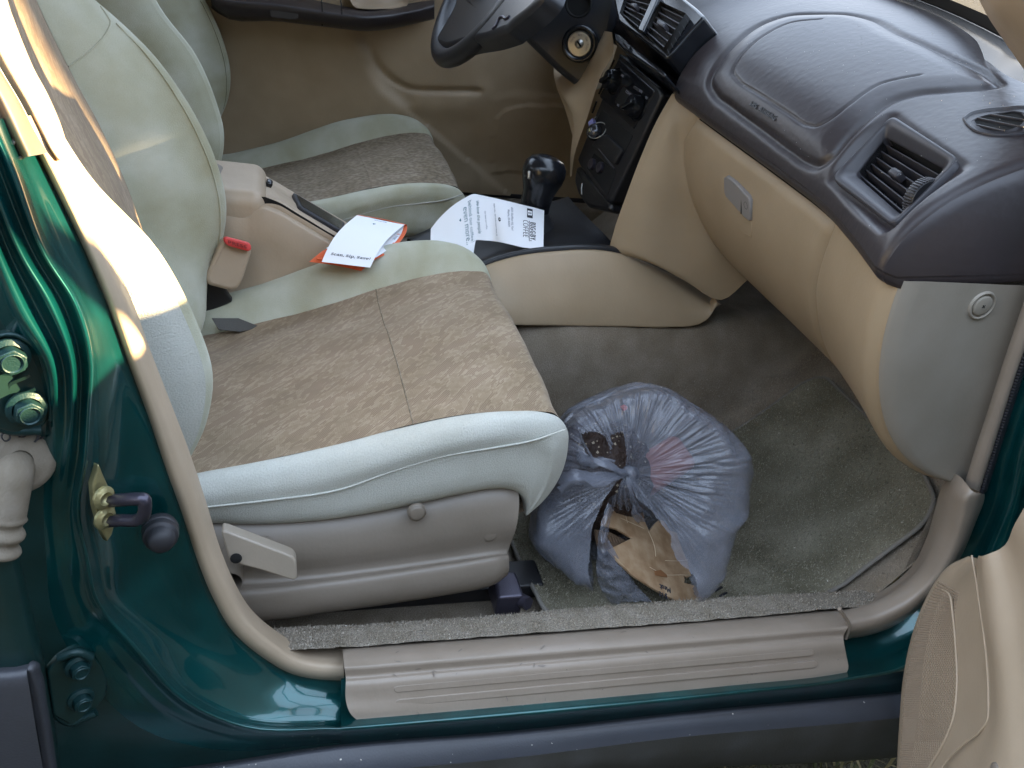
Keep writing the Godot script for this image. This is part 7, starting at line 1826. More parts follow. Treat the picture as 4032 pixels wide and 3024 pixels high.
	var mi := MultiMeshInstance3D.new()
	mi.name = "grille_holes"
	mi.multimesh = mm
	mi.material_override = mat(lin(0.27, 0.205, 0.145), 0.8)
	mi.position = -door.position
	mi.set_meta("kind", "stuff")
	door.add_child(mi, true)
	# screw at the bottom edge of the frame
	st = new_st()
	lathe(st, [[Vector2(0.006, 0), Vector2(0.0055, 0.002), Vector2(0.003, 0.003), Vector2(0, 0.003)]], Vector3(0.5294, 0.5048, 0.2191), pn, 18)
	obj("screw", st, M.taupe, door)
	# skin, window frame and glass of the open door
	var o := Vector3(0.76, 0, -0.01)
	var dd := Vector3(-0.42, 0, 0.9075)
	var out := Vector3(0.9075, 0, 0.42)
	st = new_st()
	block(st, Transform3D(Basis(dd, Vector3.UP, dd.cross(Vector3.UP)), o + dd * 0.53 + Vector3(0, 0.61, 0) + out * 0.02), Vector3(1.10, 0.70, 0.03), 0.012)
	obj("skin", st, M.paint, door)
	st = new_st()
	block(st, Transform3D(Basis(dd, Vector3.UP, dd.cross(Vector3.UP)), o + dd * 0.60 + Vector3(0, 0.68, 0) - out * 0.045), Vector3(0.92, 0.47, 0.03), 0.012)
	obj("upper_panel", st, M.tan_soft, door)
	st = new_st()
	tube(st, PackedVector3Array([o + dd * 0.10 + Vector3(0, 0.92, 0), o + dd * 0.48 + Vector3(0, 1.40, 0), o + dd * 0.98 + Vector3(0, 1.42, 0), o + dd * 1.06 + Vector3(0, 0.92, 0)]), 0.018, 8)
	obj("window_frame", st, M.rubber, door)
	add("window", quad_mesh([o + dd * 0.10 + Vector3(0, 0.92, 0), o + dd * 0.48 + Vector3(0, 1.40, 0), o + dd * 0.98 + Vector3(0, 1.42, 0), o + dd * 1.06 + Vector3(0, 0.92, 0)]), M.glass, door)

func door_arm(x: float, y: float, z: float) -> Vector3:       # a place on the far armrest, along its length and down its face
	var a := Vector3(0.0715, 0.7794, -1.255)
	var b := Vector3(0.1527, 0.7888, -1.255)
	var c := Vector3(0.0719, 0.7602, -1.255)
	var p := a + (b - a) * (x - 1000) / 400.0 + (c - a) * (y - 100) / 100.0
	return Vector3(p.x, p.y, z)

func net_at(g: Array, u: float, v: float) -> Vector3:     # u along a row, v across the rows
	var j := clampi(int(v), 0, g.size() - 2)
	var i := clampi(int(u), 0, g[0].size() - 2)
	var a: Vector3 = (g[j][i] as Vector3).lerp(g[j][i + 1], u - i)
	var b: Vector3 = (g[j + 1][i] as Vector3).lerp(g[j + 1][i + 1], u - i)
	return a.lerp(b, v - j)

func quad_mesh(p: Array) -> ArrayMesh:
	var st := new_st()
	st.set_smooth_group(-1)
	for i in [0, 1, 2, 0, 2, 3]: st.add_vertex(p[i])
	st.generate_normals()
	return st.commit()

func build_shell() -> void:
	var car: Node3D = get_node("car_body")
	var st := new_st()
	# roof with its headliner
	block(st, Transform3D(Basis(), Vector3(-0.85, 1.50, -0.70)), Vector3(2.5, 0.05, 1.22), 0.02)
	obj("roof", st, M.paint, car)
	st = new_st()
	block(st, Transform3D(Basis(), Vector3(-0.85, 1.462, -0.70)), Vector3(2.44, 0.02, 1.16), 0.008)
	obj("headliner", st, M.head, car)
	# rear of the cabin: bench, tail and side walls
	st = new_st()
	block(st, Transform3D(Basis(Vector3(0, 0, 1), 0.25), Vector3(-1.10, 0.75, -0.70)), Vector3(0.16, 0.62, 1.2), 0.04)
	obj("rear_bench", st, M.cloth_far, car)
	st = new_st()
	block(st, Transform3D(Basis(), Vector3(-2.05, 0.70, -0.70)), Vector3(0.06, 0.84, 1.3), 0.02)
	block(st, Transform3D(Basis(), Vector3(-1.30, 0.68, -1.37)), Vector3(1.52, 0.76, 0.06), 0.02)
	tag(obj("rear_body", st, M.paint, car), "", "", "", "")
	st = new_st()
	block(st, Transform3D(Basis(), Vector3(-1.2, 0.66, -0.035)), Vector3(1.5, 0.72, 0.05), 0.02)
	obj("rear_side", st, M.paint, car)
	st = new_st()
	block(st, Transform3D(Basis(), Vector3(0.905, 0.62, -0.055)), Vector3(0.27, 0.66, 0.07), 0.015)
	obj("hinge_pillar", st, M.paint, car)
	st = new_st()
	var kr := [Vector3(0.6538, 0.3455, -0.088), Vector3(0.6861, 0.3546, -0.088), Vector3(0.7128, 0.3728, -0.088), Vector3(0.7318, 0.4042, -0.088), Vector3(0.7326, 0.4449, -0.088), Vector3(0.7229, 0.492, -0.088), Vector3(0.7171, 0.5209, -0.088), Vector3(0.7159, 0.5487, -0.088)]
	var kb := []
	for p in kr: kb.append(Vector3(p.x + 0.01, 0.285, p.z))
	sheet(st, net([kr, kb], 3, 4))
	obj("kick_panel", st, M.carpet, car)
	# far centre pillar
	st = new_st()
	tube(st, PackedVector3Array([Vector3(-0.40, 0.40, -1.37), Vector3(-0.45, 1.0, -1.36), Vector3(-0.42, 1.48, -1.26)]), 0.05, 10)
	obj("far_pillar", st, M.tan, car)
	st = new_st()
	block(st, Transform3D(Basis(), Vector3(0.15, 0.37, -1.36)), Vector3(1.9, 0.09, 0.10), 0.02)
	obj("far_sill", st, M.carpet, car)
	# bulkhead in front of the footwells
	st = new_st()
	sheet(st, net([
		[Vector3(0.90, 0.30, -0.06), Vector3(0.90, 0.30, -0.7), Vector3(0.90, 0.30, -1.38)],
		[Vector3(0.92, 0.60, -0.06), Vector3(0.93, 0.60, -0.7), Vector3(0.92, 0.60, -1.38)],
		[Vector3(0.90, 0.93, -0.10), Vector3(0.96, 0.93, -0.7), Vector3(0.90, 0.93, -1.32)]], 4, 4))
	obj("bulkhead", st, M.carpet, car)
	# front pillar trim, windscreen and its black edge
	st = new_st()
	sheet(st, net([
		[Vector3(0.6996, 0.9228, -0.16), Vector3(0.6653, 0.9512, -0.17), Vector3(0.644, 0.9693, -0.18), Vector3(0.6179, 0.9912, -0.19), Vector3(0.6094, 1.0007, -0.195), Vector3(0.5777, 1.0327, -0.21)],
		[Vector3(0.6714, 0.9376, -0.125), Vector3(0.6392, 0.9645, -0.135), Vector3(0.6122, 0.9856, -0.145), Vector3(0.5905, 1.0037, -0.155), Vector3(0.5857, 1.0116, -0.16), Vector3(0.5552, 1.0402, -0.17)],
		[Vector3(0.6593, 0.95, -0.1), Vector3(0.6269, 0.9783, -0.11), Vector3(0.5936, 1.0017, -0.12), Vector3(0.5785, 1.0195, -0.13), Vector3(0.5751, 1.0253, -0.135), Vector3(0.5468, 1.051, -0.145)],
		[Vector3(0.6497, 0.9486, -0.085), Vector3(0.618, 0.9765, -0.095), Vector3(0.5855, 0.9994, -0.105), Vector3(0.5708, 1.0169, -0.115), Vector3(0.5676, 1.0226, -0.12), Vector3(0.5398, 1.0478, -0.13)]], 5, 4))
	obj("front_pillar_trim", st, M.tan_soft, car)
	st = new_st()
	tube(st, PackedVector3Array([Vector3(0.80, 0.86, -0.06), Vector3(0.62, 1.04, -0.09), Vector3(0.22, 1.47, -0.15)]), 0.034, 10)
	obj("front_pillar", st, M.paint, car)
	st = new_st()
	tube(st, PackedVector3Array([Vector3(0.80, 0.86, -1.36), Vector3(0.66, 1.02, -1.34), Vector3(0.22, 1.47, -1.26)]), 0.04, 10)
	obj("far_front_pillar", st, M.tan, car)
	var base := [Vector3(0.66, 0.962, -0.14), Vector3(0.6875, 0.9613, -0.2), Vector3(0.7268, 0.9637, -0.27), Vector3(0.8276, 0.9778, -0.566), Vector3(0.855, 0.985, -0.78), Vector3(0.82, 0.98, -1.0), Vector3(0.72, 0.968, -1.28)]
	st = new_st()
	var b1 := moved(base, Vector3(0.012, 0.012, 0.0))
	var head := [Vector3(0.25, 1.47, -0.17), Vector3(0.27, 1.47, -0.21), Vector3(0.29, 1.47, -0.30), Vector3(0.33, 1.475, -0.566), Vector3(0.34, 1.475, -0.78), Vector3(0.33, 1.475, -1.0), Vector3(0.26, 1.47, -1.25)]
	sheet(st, net([moved(base, Vector3(-0.01, -0.02, 0)), base, moved(base, Vector3(-0.002, 0.003, 0)), moved(base, Vector3(0.004, 0.004, 0))], 4, 2))
	obj("windscreen_trim", st, M.gloss, car)
	st = new_st()
	sheet(st, net([moved(base, Vector3(0.006, 0.0, 0)), blend(base, head, 0.035, Vector3(0.006, 0, 0))], 4, 2))
	obj("windscreen_edge", st, M.void, car)
	st = new_st()
	sheet(st, net([moved(base, Vector3(0.012, 0, 0)), moved(head, Vector3(0.012, 0, 0))], 4, 6))
	obj("windscreen", st, M.glass, car)
	# cowl and bonnet ahead of the glass
	st = new_st()
	sheet(st, net([
		moved(base, Vector3(0.0, -0.07, 0)), moved(base, Vector3(0.03, -0.03, 0)), moved(base, Vector3(0.10, -0.035, 0)), moved(base, Vector3(0.14, -0.03, 0)), moved(base, Vector3(0.15, -0.06, 0))], 4, 3))
	obj("cowl", st, wear(mat(lin(0.30, 0.28, 0.22), 0.6, M.fine, 0.20, 5.0), M.stain, 8.0), car)
	st = new_st()
	var hood := []
	for e in [[0.0, -0.03], [0.05, -0.02], [0.35, -0.04], [0.75, -0.09], [1.05, -0.16], [1.15, -0.30]]:
		var r := []
		for k in 9:
			var z := lerpf(-0.03, -1.37, k / 8.0)
			var arch := 1.0 - pow((z + 0.70) / 0.70, 2.0)
			r.append(Vector3(lerpf(0.84, 1.02, arch) + e[0] * (0.9 + 0.1 * arch), 0.90 + e[1] + 0.055 * arch, z))
		hood.append(r)
	sheet(st, net(hood, 4, 5))
	obj("bonnet", st, M.paint, car)
	st = new_st()
	block(st, Transform3D(Basis(), Vector3(1.42, 0.60, -0.05)), Vector3(1.1, 0.50, 0.05), 0.02)
	obj("front_wing", st, M.paint, car)
	# front wheel inside the wing
	st = new_st()
	lathe(st, [[Vector2(0.18, -0.09), Vector2(0.29, -0.085), Vector2(0.31, -0.06), Vector2(0.312, 0.06), Vector2(0.29, 0.085), Vector2(0.19, 0.09)]], Vector3(1.28, 0.31, -0.15), Vector3(0, 0, 1), 40)
	var tyre := obj("front_wheel", st, M.rubber, car)
	st = new_st()
	lathe(st, [[Vector2(0.19, 0.088), Vector2(0.17, 0.07), Vector2(0.06, 0.06), Vector2(0, 0.07)]], Vector3(1.28, 0.31, -0.15), Vector3(0, 0, 1), 40)
	obj("rim", st, M.steel, tyre)
	# upper trim of the centre pillar, above the painted jamb
	st = new_st()
	sheet(st, net([
		[Vector3(-0.1613, 0.9205, -0.06), Vector3(-0.1535, 0.9039, -0.055), Vector3(-0.1496, 0.8936, -0.052), Vector3(-0.1462, 0.8877, -0.05), Vector3(-0.1407, 0.8765, -0.048), Vector3(-0.1339, 0.8608, -0.044), Vector3(-0.1287, 0.8503, -0.042)],
		[Vector3(-0.1586, 0.9228, -0.046), Vector3(-0.1514, 0.9052, -0.042), Vector3(-0.1478, 0.8942, -0.04), Vector3(-0.1448, 0.8882, -0.038), Vector3(-0.1398, 0.8771, -0.036), Vector3(-0.1348, 0.8618, -0.034), Vector3(-0.1313, 0.8513, -0.034)],
		[Vector3(-0.1611, 0.9223, -0.04), Vector3(-0.1546, 0.9041, -0.036), Vector3(-0.1498, 0.8939, -0.032), Vector3(-0.1467, 0.887, -0.03), Vector3(-0.1424, 0.8755, -0.028), Vector3(-0.1377, 0.8622, -0.026), Vector3(-0.1348, 0.8524, -0.026)],
		[Vector3(-0.1669, 0.9198, -0.044), Vector3(-0.1605, 0.9012, -0.04), Vector3(-0.1554, 0.8901, -0.036), Vector3(-0.1519, 0.8831, -0.034), Vector3(-0.1479, 0.8722, -0.032), Vector3(-0.1436, 0.8569, -0.032), Vector3(-0.1415, 0.847, -0.034)],
		[Vector3(-0.1684, 0.9203, -0.034), Vector3(-0.1616, 0.902, -0.028), Vector3(-0.1568, 0.8901, -0.024), Vector3(-0.1533, 0.8833, -0.022), Vector3(-0.149, 0.8732, -0.02), Vector3(-0.1455, 0.8568, -0.02), Vector3(-0.1429, 0.8484, -0.022)],
		[Vector3(-0.1748, 0.9183, -0.036), Vector3(-0.1678, 0.8995, -0.03), Vector3(-0.1631, 0.8866, -0.026), Vector3(-0.1597, 0.8797, -0.024), Vector3(-0.1554, 0.8696, -0.022), Vector3(-0.1526, 0.8522, -0.022), Vector3(-0.1499, 0.8454, -0.024)],
		[Vector3(-0.1905, 0.9138, -0.036), Vector3(-0.1838, 0.8946, -0.03), Vector3(-0.1782, 0.8827, -0.026), Vector3(-0.1751, 0.8749, -0.024), Vector3(-0.171, 0.8647, -0.022), Vector3(-0.1684, 0.8478, -0.022), Vector3(-0.1657, 0.8421, -0.024)]], 5, 4))
	var up := obj("pillar_trim", st, M.pillar, car, "grey beige plastic trim at the top of the centre pillar")
	st = new_st()
	lathe(st, [[Vector2(0.0062, -0.001), Vector2(0.0055, 0.0008), Vector2(0.0045, 0.0008), Vector2(0.0038, -0.001), Vector2(0, -0.002)]], Vector3(-0.1403, 0.8545, -0.032), Vector3(0.8, 0.1, 0.6), 24)
	obj("clip_recess", st, M.taupe, up)
	st = new_st()
	sheet(st, net([
		[Vector3(-0.1632, 0.9215, -0.068), Vector3(-0.1516, 0.8928, -0.06), Vector3(-0.1479, 0.8858, -0.058), Vector3(-0.1428, 0.8739, -0.058), Vector3(-0.1369, 0.8567, -0.058), Vector3(-0.1325, 0.8444, -0.06), Vector3(-0.13, 0.8385, -0.062)],
		[Vector3(-0.1584, 0.9249, -0.062), Vector3(-0.1469, 0.8965, -0.054), Vector3(-0.1432, 0.8891, -0.052), Vector3(-0.1376, 0.8776, -0.05), Vector3(-0.1312, 0.8615, -0.048), Vector3(-0.1265, 0.8504, -0.046), Vector3(-0.1241, 0.8444, -0.048)],
		[Vector3(-0.1577, 0.9248, -0.085), Vector3(-0.1502, 0.8927, -0.085), Vector3(-0.1468, 0.8845, -0.085), Vector3(-0.1414, 0.8718, -0.085), Vector3(-0.1351, 0.8542, -0.084), Vector3(-0.1298, 0.8425, -0.08), Vector3(-0.1269, 0.8368, -0.078)],
		[Vector3(-0.1603, 0.9219, -0.125), Vector3(-0.1508, 0.8888, -0.12), Vector3(-0.147, 0.8811, -0.115), Vector3(-0.1405, 0.869, -0.11), Vector3(-0.1336, 0.8511, -0.105), Vector3(-0.1297, 0.8386, -0.1), Vector3(-0.1268, 0.8333, -0.096)]], 4, 4))
	obj("pillar_inner_trim", st, M.tan_soft, car)
	# upper part of the pillar behind the frame, up to the roof
	st = new_st()
	tube(st, PackedVector3Array([Vector3(-0.30, 0.70, -0.06), Vector3(-0.36, 1.0, -0.075), Vector3(-0.36, 1.48, -0.16)]), 0.05, 12)
	obj("centre_pillar", st, M.paint, car)

func build_loose_things() -> void:
	build_floor_mat()
	build_bag()
	build_cards()
	build_gadget()

func floor_at(s: float, z: float, lift := 0.0) -> Vector3:       # s runs forward along the passenger's floor and up the toe board
	var prof := [Vector2(0.1, 0.303), Vector2(0.4, 0.305), Vector2(0.58, 0.307), Vector2(0.64, 0.316), Vector2(0.70, 0.353), Vector2(0.78, 0.426), Vector2(0.84, 0.491), Vector2(0.88, 0.56)]
	var k := 0
	while k < prof.size() - 2 and prof[k + 1].x < s: k += 1
	var t := clampf((s - prof[k].x) / (prof[k + 1].x - prof[k].x), 0, 1)
	var p: Vector2 = prof[k].lerp(prof[k + 1], t)
	var d: Vector2 = (prof[k + 1] - prof[k]).normalized()
	var shift := 0.0 if z < -0.2 else (z + 0.2) * -0.55 * smoothstep(0.6, 0.85, s)
	return Vector3(p.x + shift * 0.9 - d.y * lift, p.y + d.x * lift, z)

func build_floor_mat() -> void:
	var o := thing("floor_mat", "stained grey floor mat with a bound edge in the passenger footwell", "floor mat", Vector3(0.55, 0.31, -0.28))
	var n := FastNoiseLite.new(); n.seed = 31; n.frequency = 9.0
	var g := []
	for j in 49:
		var v := j / 48.0
		var row := PackedVector3Array()
		for i in 73:
			var u := i / 72.0
			var s := lerpf(0.295, 0.812, u)
			var z := lerpf(-0.118, -0.448, v)
			# corners are rounded
			var cu := minf(u, 1 - u) * 0.517
			var cv := minf(v, 1 - v) * 0.33
			if cu < 0.03 and cv < 0.03:
				var q := Vector2(0.03 - cu, 0.03 - cv)
				if q.length() > 0.001:
					var k := maxf(q.x, q.y) / q.length()
					q *= 1 - k
					s += q.x * (1 if u < 0.5 else -1)
					z += q.y * (-1 if v < 0.5 else 1)
			var lift := 0.011 + 0.004 * n.get_noise_2d(s, z) + 0.02 * smoothstep(0.33, 0.295, s) * smoothstep(0.5, 0.0, v)
			row.append(floor_at(s, z, lift))
		g.append(row)
	var st := new_st()
	sheet(st, g)
	obj("pile", st, M.mat, o)
	pile("tufts", o, g, 26000, 0.0035, M.tuft_a, 105)
	pile("tufts", o, g, 22000, 0.0035, M.tuft_b, 106)
	scatter("lint", o, g, 30, M.lint, 0.0003, 0.0008, 2.5, 26, 0.001)
	scatter("grit", o, g, 90, M.mark, 0.0004, 0.0012, 1.3, 27, 0.0008)
	var ring := PackedVector3Array()
	for i in 73: ring.append(g[0][i])
	for j in range(1, 49): ring.append(g[j][72])
	for i in range(71, -1, -1): ring.append(g[48][i])
	for j in range(47, -1, -1): ring.append(g[j][0])
	st = new_st()
	tube(st, moved2(ring, Vector3(0, -0.002, 0)), 0.0028, 8, false)
	obj("bound_edge", st, M.mat_edge, o)
	for k in 4:
		st = new_st()
		block(st, Transform3D(Basis(Vector3.UP, 0.4), Vector3(0.533, 0.321, -0.1579) + Vector3(0.002 * k, 0, 0.0095 * k)), Vector3(0.014, 0.002, 0.003), 0.0008, 1)
		obj("mould_mark", st, M.rubber, o)

func build_bag() -> void:
	var bag := thing("plastic_bag", "tied translucent grey plastic rubbish bag, torn open, standing on the floor mat", "plastic bag", Vector3(0.42, 0.32, -0.28))
	var c := Vector3(0.425, 0.42, -0.275)
	# taut sides of the filled sack: direction and distance from its middle
	var sides := [[Vector3(0.551, 0.782, -0.291), 0.111], [Vector3(0.919, 0.389, 0.072), 0.1483], [Vector3(0.89, -0.19, 0.415), 0.1412], [Vector3(0.223, -0.797, 0.561), 0.1616], [Vector3(-0.642, -0.732, 0.23), 0.1359], [Vector3(-0.914, 0.128, -0.385), 0.0942], [Vector3(-0.37, 0.733, -0.571), 0.0947], [Vector3(-0.276, 0.5, 0.821), 0.118], [Vector3(0.276, -0.5, -0.821), 0.12], [Vector3(0, -1, 0), 0.1]]
	var knot := Vector3(0.3924, 0.474, -0.2)
	var film := StandardMaterial3D.new()
	film.albedo_color = Color(lin(0.19, 0.20, 0.24), 0.52)
	film.roughness = 0.26
	film.clearcoat_enabled = true; film.clearcoat = 0.35; film.clearcoat_roughness = 0.15
	film.metallic_specular = 0.6
	film.transparency = BaseMaterial3D.TRANSPARENCY_ALPHA
	var ax := (knot - c).normalized()
	var bs := flat_basis(ax, Vector3(1, 0.15, 0))
	var n := FastNoiseLite.new(); n.seed = 77; n.frequency = 3.2; n.fractal_octaves = 3
	var cells := FastNoiseLite.new(); cells.seed = 21; cells.noise_type = FastNoiseLite.TYPE_CELLULAR; cells.frequency = 2.4
	cells.cellular_return_type = FastNoiseLite.RETURN_DISTANCE2_SUB; cells.fractal_type = FastNoiseLite.FRACTAL_NONE
	cells.domain_warp_enabled = true; cells.domain_warp_amplitude = 0.25; cells.domain_warp_frequency = 1.2; cells.domain_warp_fractal_type = FastNoiseLite.DOMAIN_WARP_FRACTAL_NONE
	var line := FastNoiseLite.new(); line.seed = 9; line.frequency = 1.0; line.fractal_octaves = 2
	var nt := 230
	var np := 520
	var pts := []
	for j in nt + 1:
		var th := PI * pow(float(j) / nt, 0.85)
		var row := PackedVector3Array()
		for i in np:
			var ph := TAU * i / np
			var d := bs.z * cos(th) + (bs.x * cos(ph) + bs.y * sin(ph)) * sin(th)
			# a sack: rounded above, spread and flat where it stands
			var sum := 0.0
			for s in sides: sum += pow(maxf(0.0, d.dot(s[0]) / s[1]), 9.0)
			var r := pow(sum, -1.0 / 9.0)
			r *= 1.0 + 0.04 * n.get_noise_3d(d.x * 0.4 + 3, d.y * 0.4, d.z * 0.4)
			# pleats run out from the knot, dense on one side and slack on the other
			var fall := exp(-pow((th - 0.22) / (0.50 + 0.20 * n.get_noise_2d(ph * 3.0, 50.0)), 2))
			var w1 := absf(line.get_noise_2d(ph * 5.5 + 0.6 * n.get_noise_2d(ph, th * 0.4), 3.0 + th * 0.3))
			var w2 := absf(line.get_noise_2d(ph * 11.0, 11.0 + th * 0.35))
			var side := 0.45 + 0.55 * smoothstep(-0.6, 0.6, cos(ph - 0.2))
			r += (0.011 * (w1 - 0.25) + 0.006 * (w2 - 0.25)) * fall * side * clampf(th * 4, 0, 1)
			# sharp folds between flat facets where the film is crumpled
			var ce := cells.get_noise_3d(d.x, d.y, d.z) + 1.0
			r += (0.0042 * pow(1.0 - smoothstep(0.0, 0.40, ce), 2.0) - 0.003 * smoothstep(0.1, 0.9, ce)) * smoothstep(0.35, 1.0, th)
			# gathered into the knot
			var pull := exp(-pow(th / 0.17, 2))
			var p := c + d * r
			p = p.lerp(knot, pull)
			if p.y < 0.322: p.y = 0.322 + 0.002 * sin(ph * 9)
			row.append(p)
		pts.append(row)
	var hole := PackedVector2Array([Vector2(300, 400), Vector2(380, 385), Vector2(440, 398), Vector2(486, 430), Vector2(508, 480), Vector2(522, 535), Vector2(538, 480), Vector2(515, 415), Vector2(560, 396), Vector2(604, 402), Vector2(622, 460), Vector2(640, 560), Vector2(636, 655), Vector2(590, 640), Vector2(520, 602), Vector2(452, 592), Vector2(410, 610), Vector2(362, 545), Vector2(318, 470)])
	var rent := PackedVector2Array([Vector2(640, 690), Vector2(690, 760), Vector2(735, 860), Vector2(830, 930), Vector2(930, 1050), Vector2(990, 1110), Vector2(1000, 1200), Vector2(1050, 1290), Vector2(1180, 1400), Vector2(1260, 1720), Vector2(520, 1720), Vector2(425, 1340), Vector2(430, 1050), Vector2(500, 860), Vector2(580, 740)])
	# the torn places, laid out on the side of the bag that faces the door
	var t0 := Vector3(0.255, 0.6124, -0.2)
	var tx: Vector3 = (Vector3(0.4273, 0.6135, -0.2) - t0) / 1000.0
	var ty := (Vector3(0.2885, 0.4083, -0.2) - t0) / 1000.0
	var look := Vector3(0.393, -0.552, -0.735)
	var tn := tx.cross(ty)
	var st := new_st()
	group(st)
	for j in nt:
		for i in np:
			var k := (i + 1) % np
			var q: Vector3 = (pts[j][i] + pts[j][k] + pts[j + 1][i] + pts[j + 1][k]) / 4
			var f := q - look * ((q - t0).dot(tn) / look.dot(tn)) - t0
			var det := tx.length_squared() * ty.length_squared() - tx.dot(ty) * tx.dot(ty)
			var uv := Vector2(f.dot(tx) * ty.length_squared() - f.dot(ty) * tx.dot(ty), f.dot(ty) * tx.length_squared() - f.dot(tx) * tx.dot(ty)) / det
			if (q - c).dot(ax) > 0.0 and (Geometry2D.is_point_in_polygon(uv, hole) or Geometry2D.is_point_in_polygon(uv, rent)): continue
			for m in [[j, i], [j, k], [j + 1, k], [j, i], [j + 1, k], [j + 1, i]]: st.add_vertex(pts[m[0]][m[1]])
	obj("film", st, film, bag)
	# curled rim of the upper tear
	st = new_st()
	tube(st, spline([Vector3(0.3173, 0.5409, -0.195), Vector3(0.3236, 0.525, -0.195), Vector3(0.3348, 0.5087, -0.195), Vector3(0.3467, 0.495, -0.195), Vector3(0.3567, 0.4981, -0.195), Vector3(0.3683, 0.4956, -0.195)], 6), 0.0016, 7)
	obj("torn_rim", st, film, bag)
	# knot and its loose ends
	st = new_st()
	lathe(st, [[Vector2(0.003, -0.012), Vector2(0.009, -0.006), Vector2(0.0075, 0.0), Vector2(0.010, 0.006), Vector2(0.006, 0.011), Vector2(0, 0.012)]], knot + Vector3(0, 0.002, 0.004), Vector3(-0.5, 0.3, 0.4), 14)
	obj("knot", st, film, bag)
	var ends := [
		[Vector3(0.3868, 0.4818, -0.19), Vector3(0.3721, 0.4887, -0.185), Vector3(0.3565, 0.497, -0.19), Vector3(0.341, 0.4951, -0.195), Vector3(0.3262, 0.5001, -0.2)],
		[Vector3(0.386, 0.4805, -0.19), Vector3(0.361, 0.4852, -0.18), Vector3(0.3372, 0.4861, -0.175), Vector3(0.3147, 0.4908, -0.175), Vector3(0.3037, 0.4778, -0.18)],
		[Vector3(0.3863, 0.4807, -0.188), Vector3(0.39, 0.471, -0.18), Vector3(0.3994, 0.4522, -0.178), Vector3(0.4086, 0.4381, -0.178), Vector3(0.4177, 0.4277, -0.18)],
		[Vector3(0.3852, 0.4808, -0.188), Vector3(0.3832, 0.4697, -0.182), Vector3(0.3828, 0.4565, -0.182), Vector3(0.3845, 0.4439, -0.185), Vector3(0.3867, 0.4321, -0.19)]]
	for e in ends:
		st = new_st()
		var path := even(spline(e, 8), 28)
		var fr := frame_along(path)
		var gg := []
		for i in path.size():
			var t := i / 28.0
			var w := lerpf(0.004, 0.016, t)
			var r2 := PackedVector3Array()
			for k in 13:
				var s := (k - 6) / 6.0
				r2.append(path[i] + fr[i][2] * s * w + fr[i][1] * 0.004 * sin(k * 1.9 + i * 0.35) * (0.4 + t))
			gg.append(r2)
		sheet(st, gg)
		obj("loose_end", st, film, bag)
	# strip of film hanging beside the torn opening
	st = new_st()
	var strip := net([
		[Vector3(0.3698, 0.4405, -0.19), Vector3(0.3585, 0.4323, -0.172), Vector3(0.3551, 0.418, -0.165), Vector3(0.3555, 0.3965, -0.158), Vector3(0.3587, 0.3663, -0.152), Vector3(0.3701, 0.3416, -0.15), Vector3(0.3873, 0.3187, -0.148)],
		[Vector3(0.373, 0.4386, -0.188), Vector3(0.3612, 0.4341, -0.168), Vector3(0.3567, 0.4209, -0.16), Vector3(0.3586, 0.4008, -0.153), Vector3(0.3644, 0.3742, -0.147), Vector3(0.3785, 0.3519, -0.144), Vector3(0.3956, 0.329, -0.14)],
		[Vector3(0.3762, 0.4343, -0.188), Vector3(0.3662, 0.4277, -0.172), Vector3(0.3639, 0.4149, -0.164), Vector3(0.3683, 0.3974, -0.156), Vector3(0.3773, 0.3743, -0.148), Vector3(0.3935, 0.356, -0.143), Vector3(0.4099, 0.3326, -0.138)],
		[Vector3(0.3814, 0.428, -0.192), Vector3(0.3724, 0.4195, -0.178), Vector3(0.3711, 0.4071, -0.17), Vector3(0.3787, 0.393, -0.16), Vector3(0.3938, 0.371, -0.15), Vector3(0.412, 0.3489, -0.144), Vector3(0.4335, 0.3288, -0.138)]], 7, 6)
	var sn := FastNoiseLite.new(); sn.seed = 3; sn.frequency = 40.0; sn.fractal_type = FastNoiseLite.FRACTAL_RIDGED
	for r in strip.size():
		var row: PackedVector3Array = strip[r]
		for i in row.size(): row[i] += Vector3(-0.2, 0.5, 0.8) * 0.006 * sn.get_noise_3d(row[i].x, row[i].y, row[i].z)
		strip[r] = row
	sheet(st, strip)
	obj("torn_strip", st, film, bag)
	# what the holes show
	var dark := wear(mat(lin(0.055, 0.030, 0.022), 0.6, M.fine, 0.3, 4.0), M.stain, 12.0)
	var rub := thing("food_waste", "dark brown food waste with pale crumbs inside the torn plastic bag", "rubbish", Vector3(0.39, 0.33, -0.29))
	st = new_st()
	var gg2 := []
	for j in 25:
		var th := PI * j / 24
		var row := PackedVector3Array()
		for i in 40:
			var ph := TAU * i / 40
			var d := Vector3(sin(th) * cos(ph), cos(th), sin(th) * sin(ph))
			row.append(Vector3(0.395, 0.405, -0.275) + d * Vector3(0.068, 0.074, 0.064) * (1 + 0.25 * n.get_noise_3d(d.x, d.y, d.z)))
		gg2.append(row)
	sheet(st, gg2, true)
	obj("heap", st, dark, rub)
	st = new_st()
	st.set_smooth_group(-1)
	var rng := RandomNumberGenerator.new(); rng.seed = 8
	for i in 150:
		var th := rng.randf_range(0.1, 1.5)
		var ph := rng.randf() * TAU
		var d := Vector3(sin(th) * cos(ph), cos(th), sin(th) * sin(ph))
		var p := Vector3(0.395, 0.405, -0.275) + d * Vector3(0.068, 0.074, 0.064) * (1.01 + 0.25 * n.get_noise_3d(d.x, d.y, d.z))
		var s := rng.randf_range(0.0008, 0.0024)
		var bb := flat_basis(d, Vector3(rng.randf(), rng.randf(), rng.randf()).normalized())
		for t in [bb.x * s, bb.y * s * 1.4, -bb.x * s, bb.x * s, -bb.x * s, -bb.y * s * 0.8, bb.z * s, bb.x * s, bb.y * s]: st.add_vertex(p + t)
	tag(obj("crumbs", st, mat(lin(0.50, 0.42, 0.32), 0.8), rub), "", "", "", "stuff")
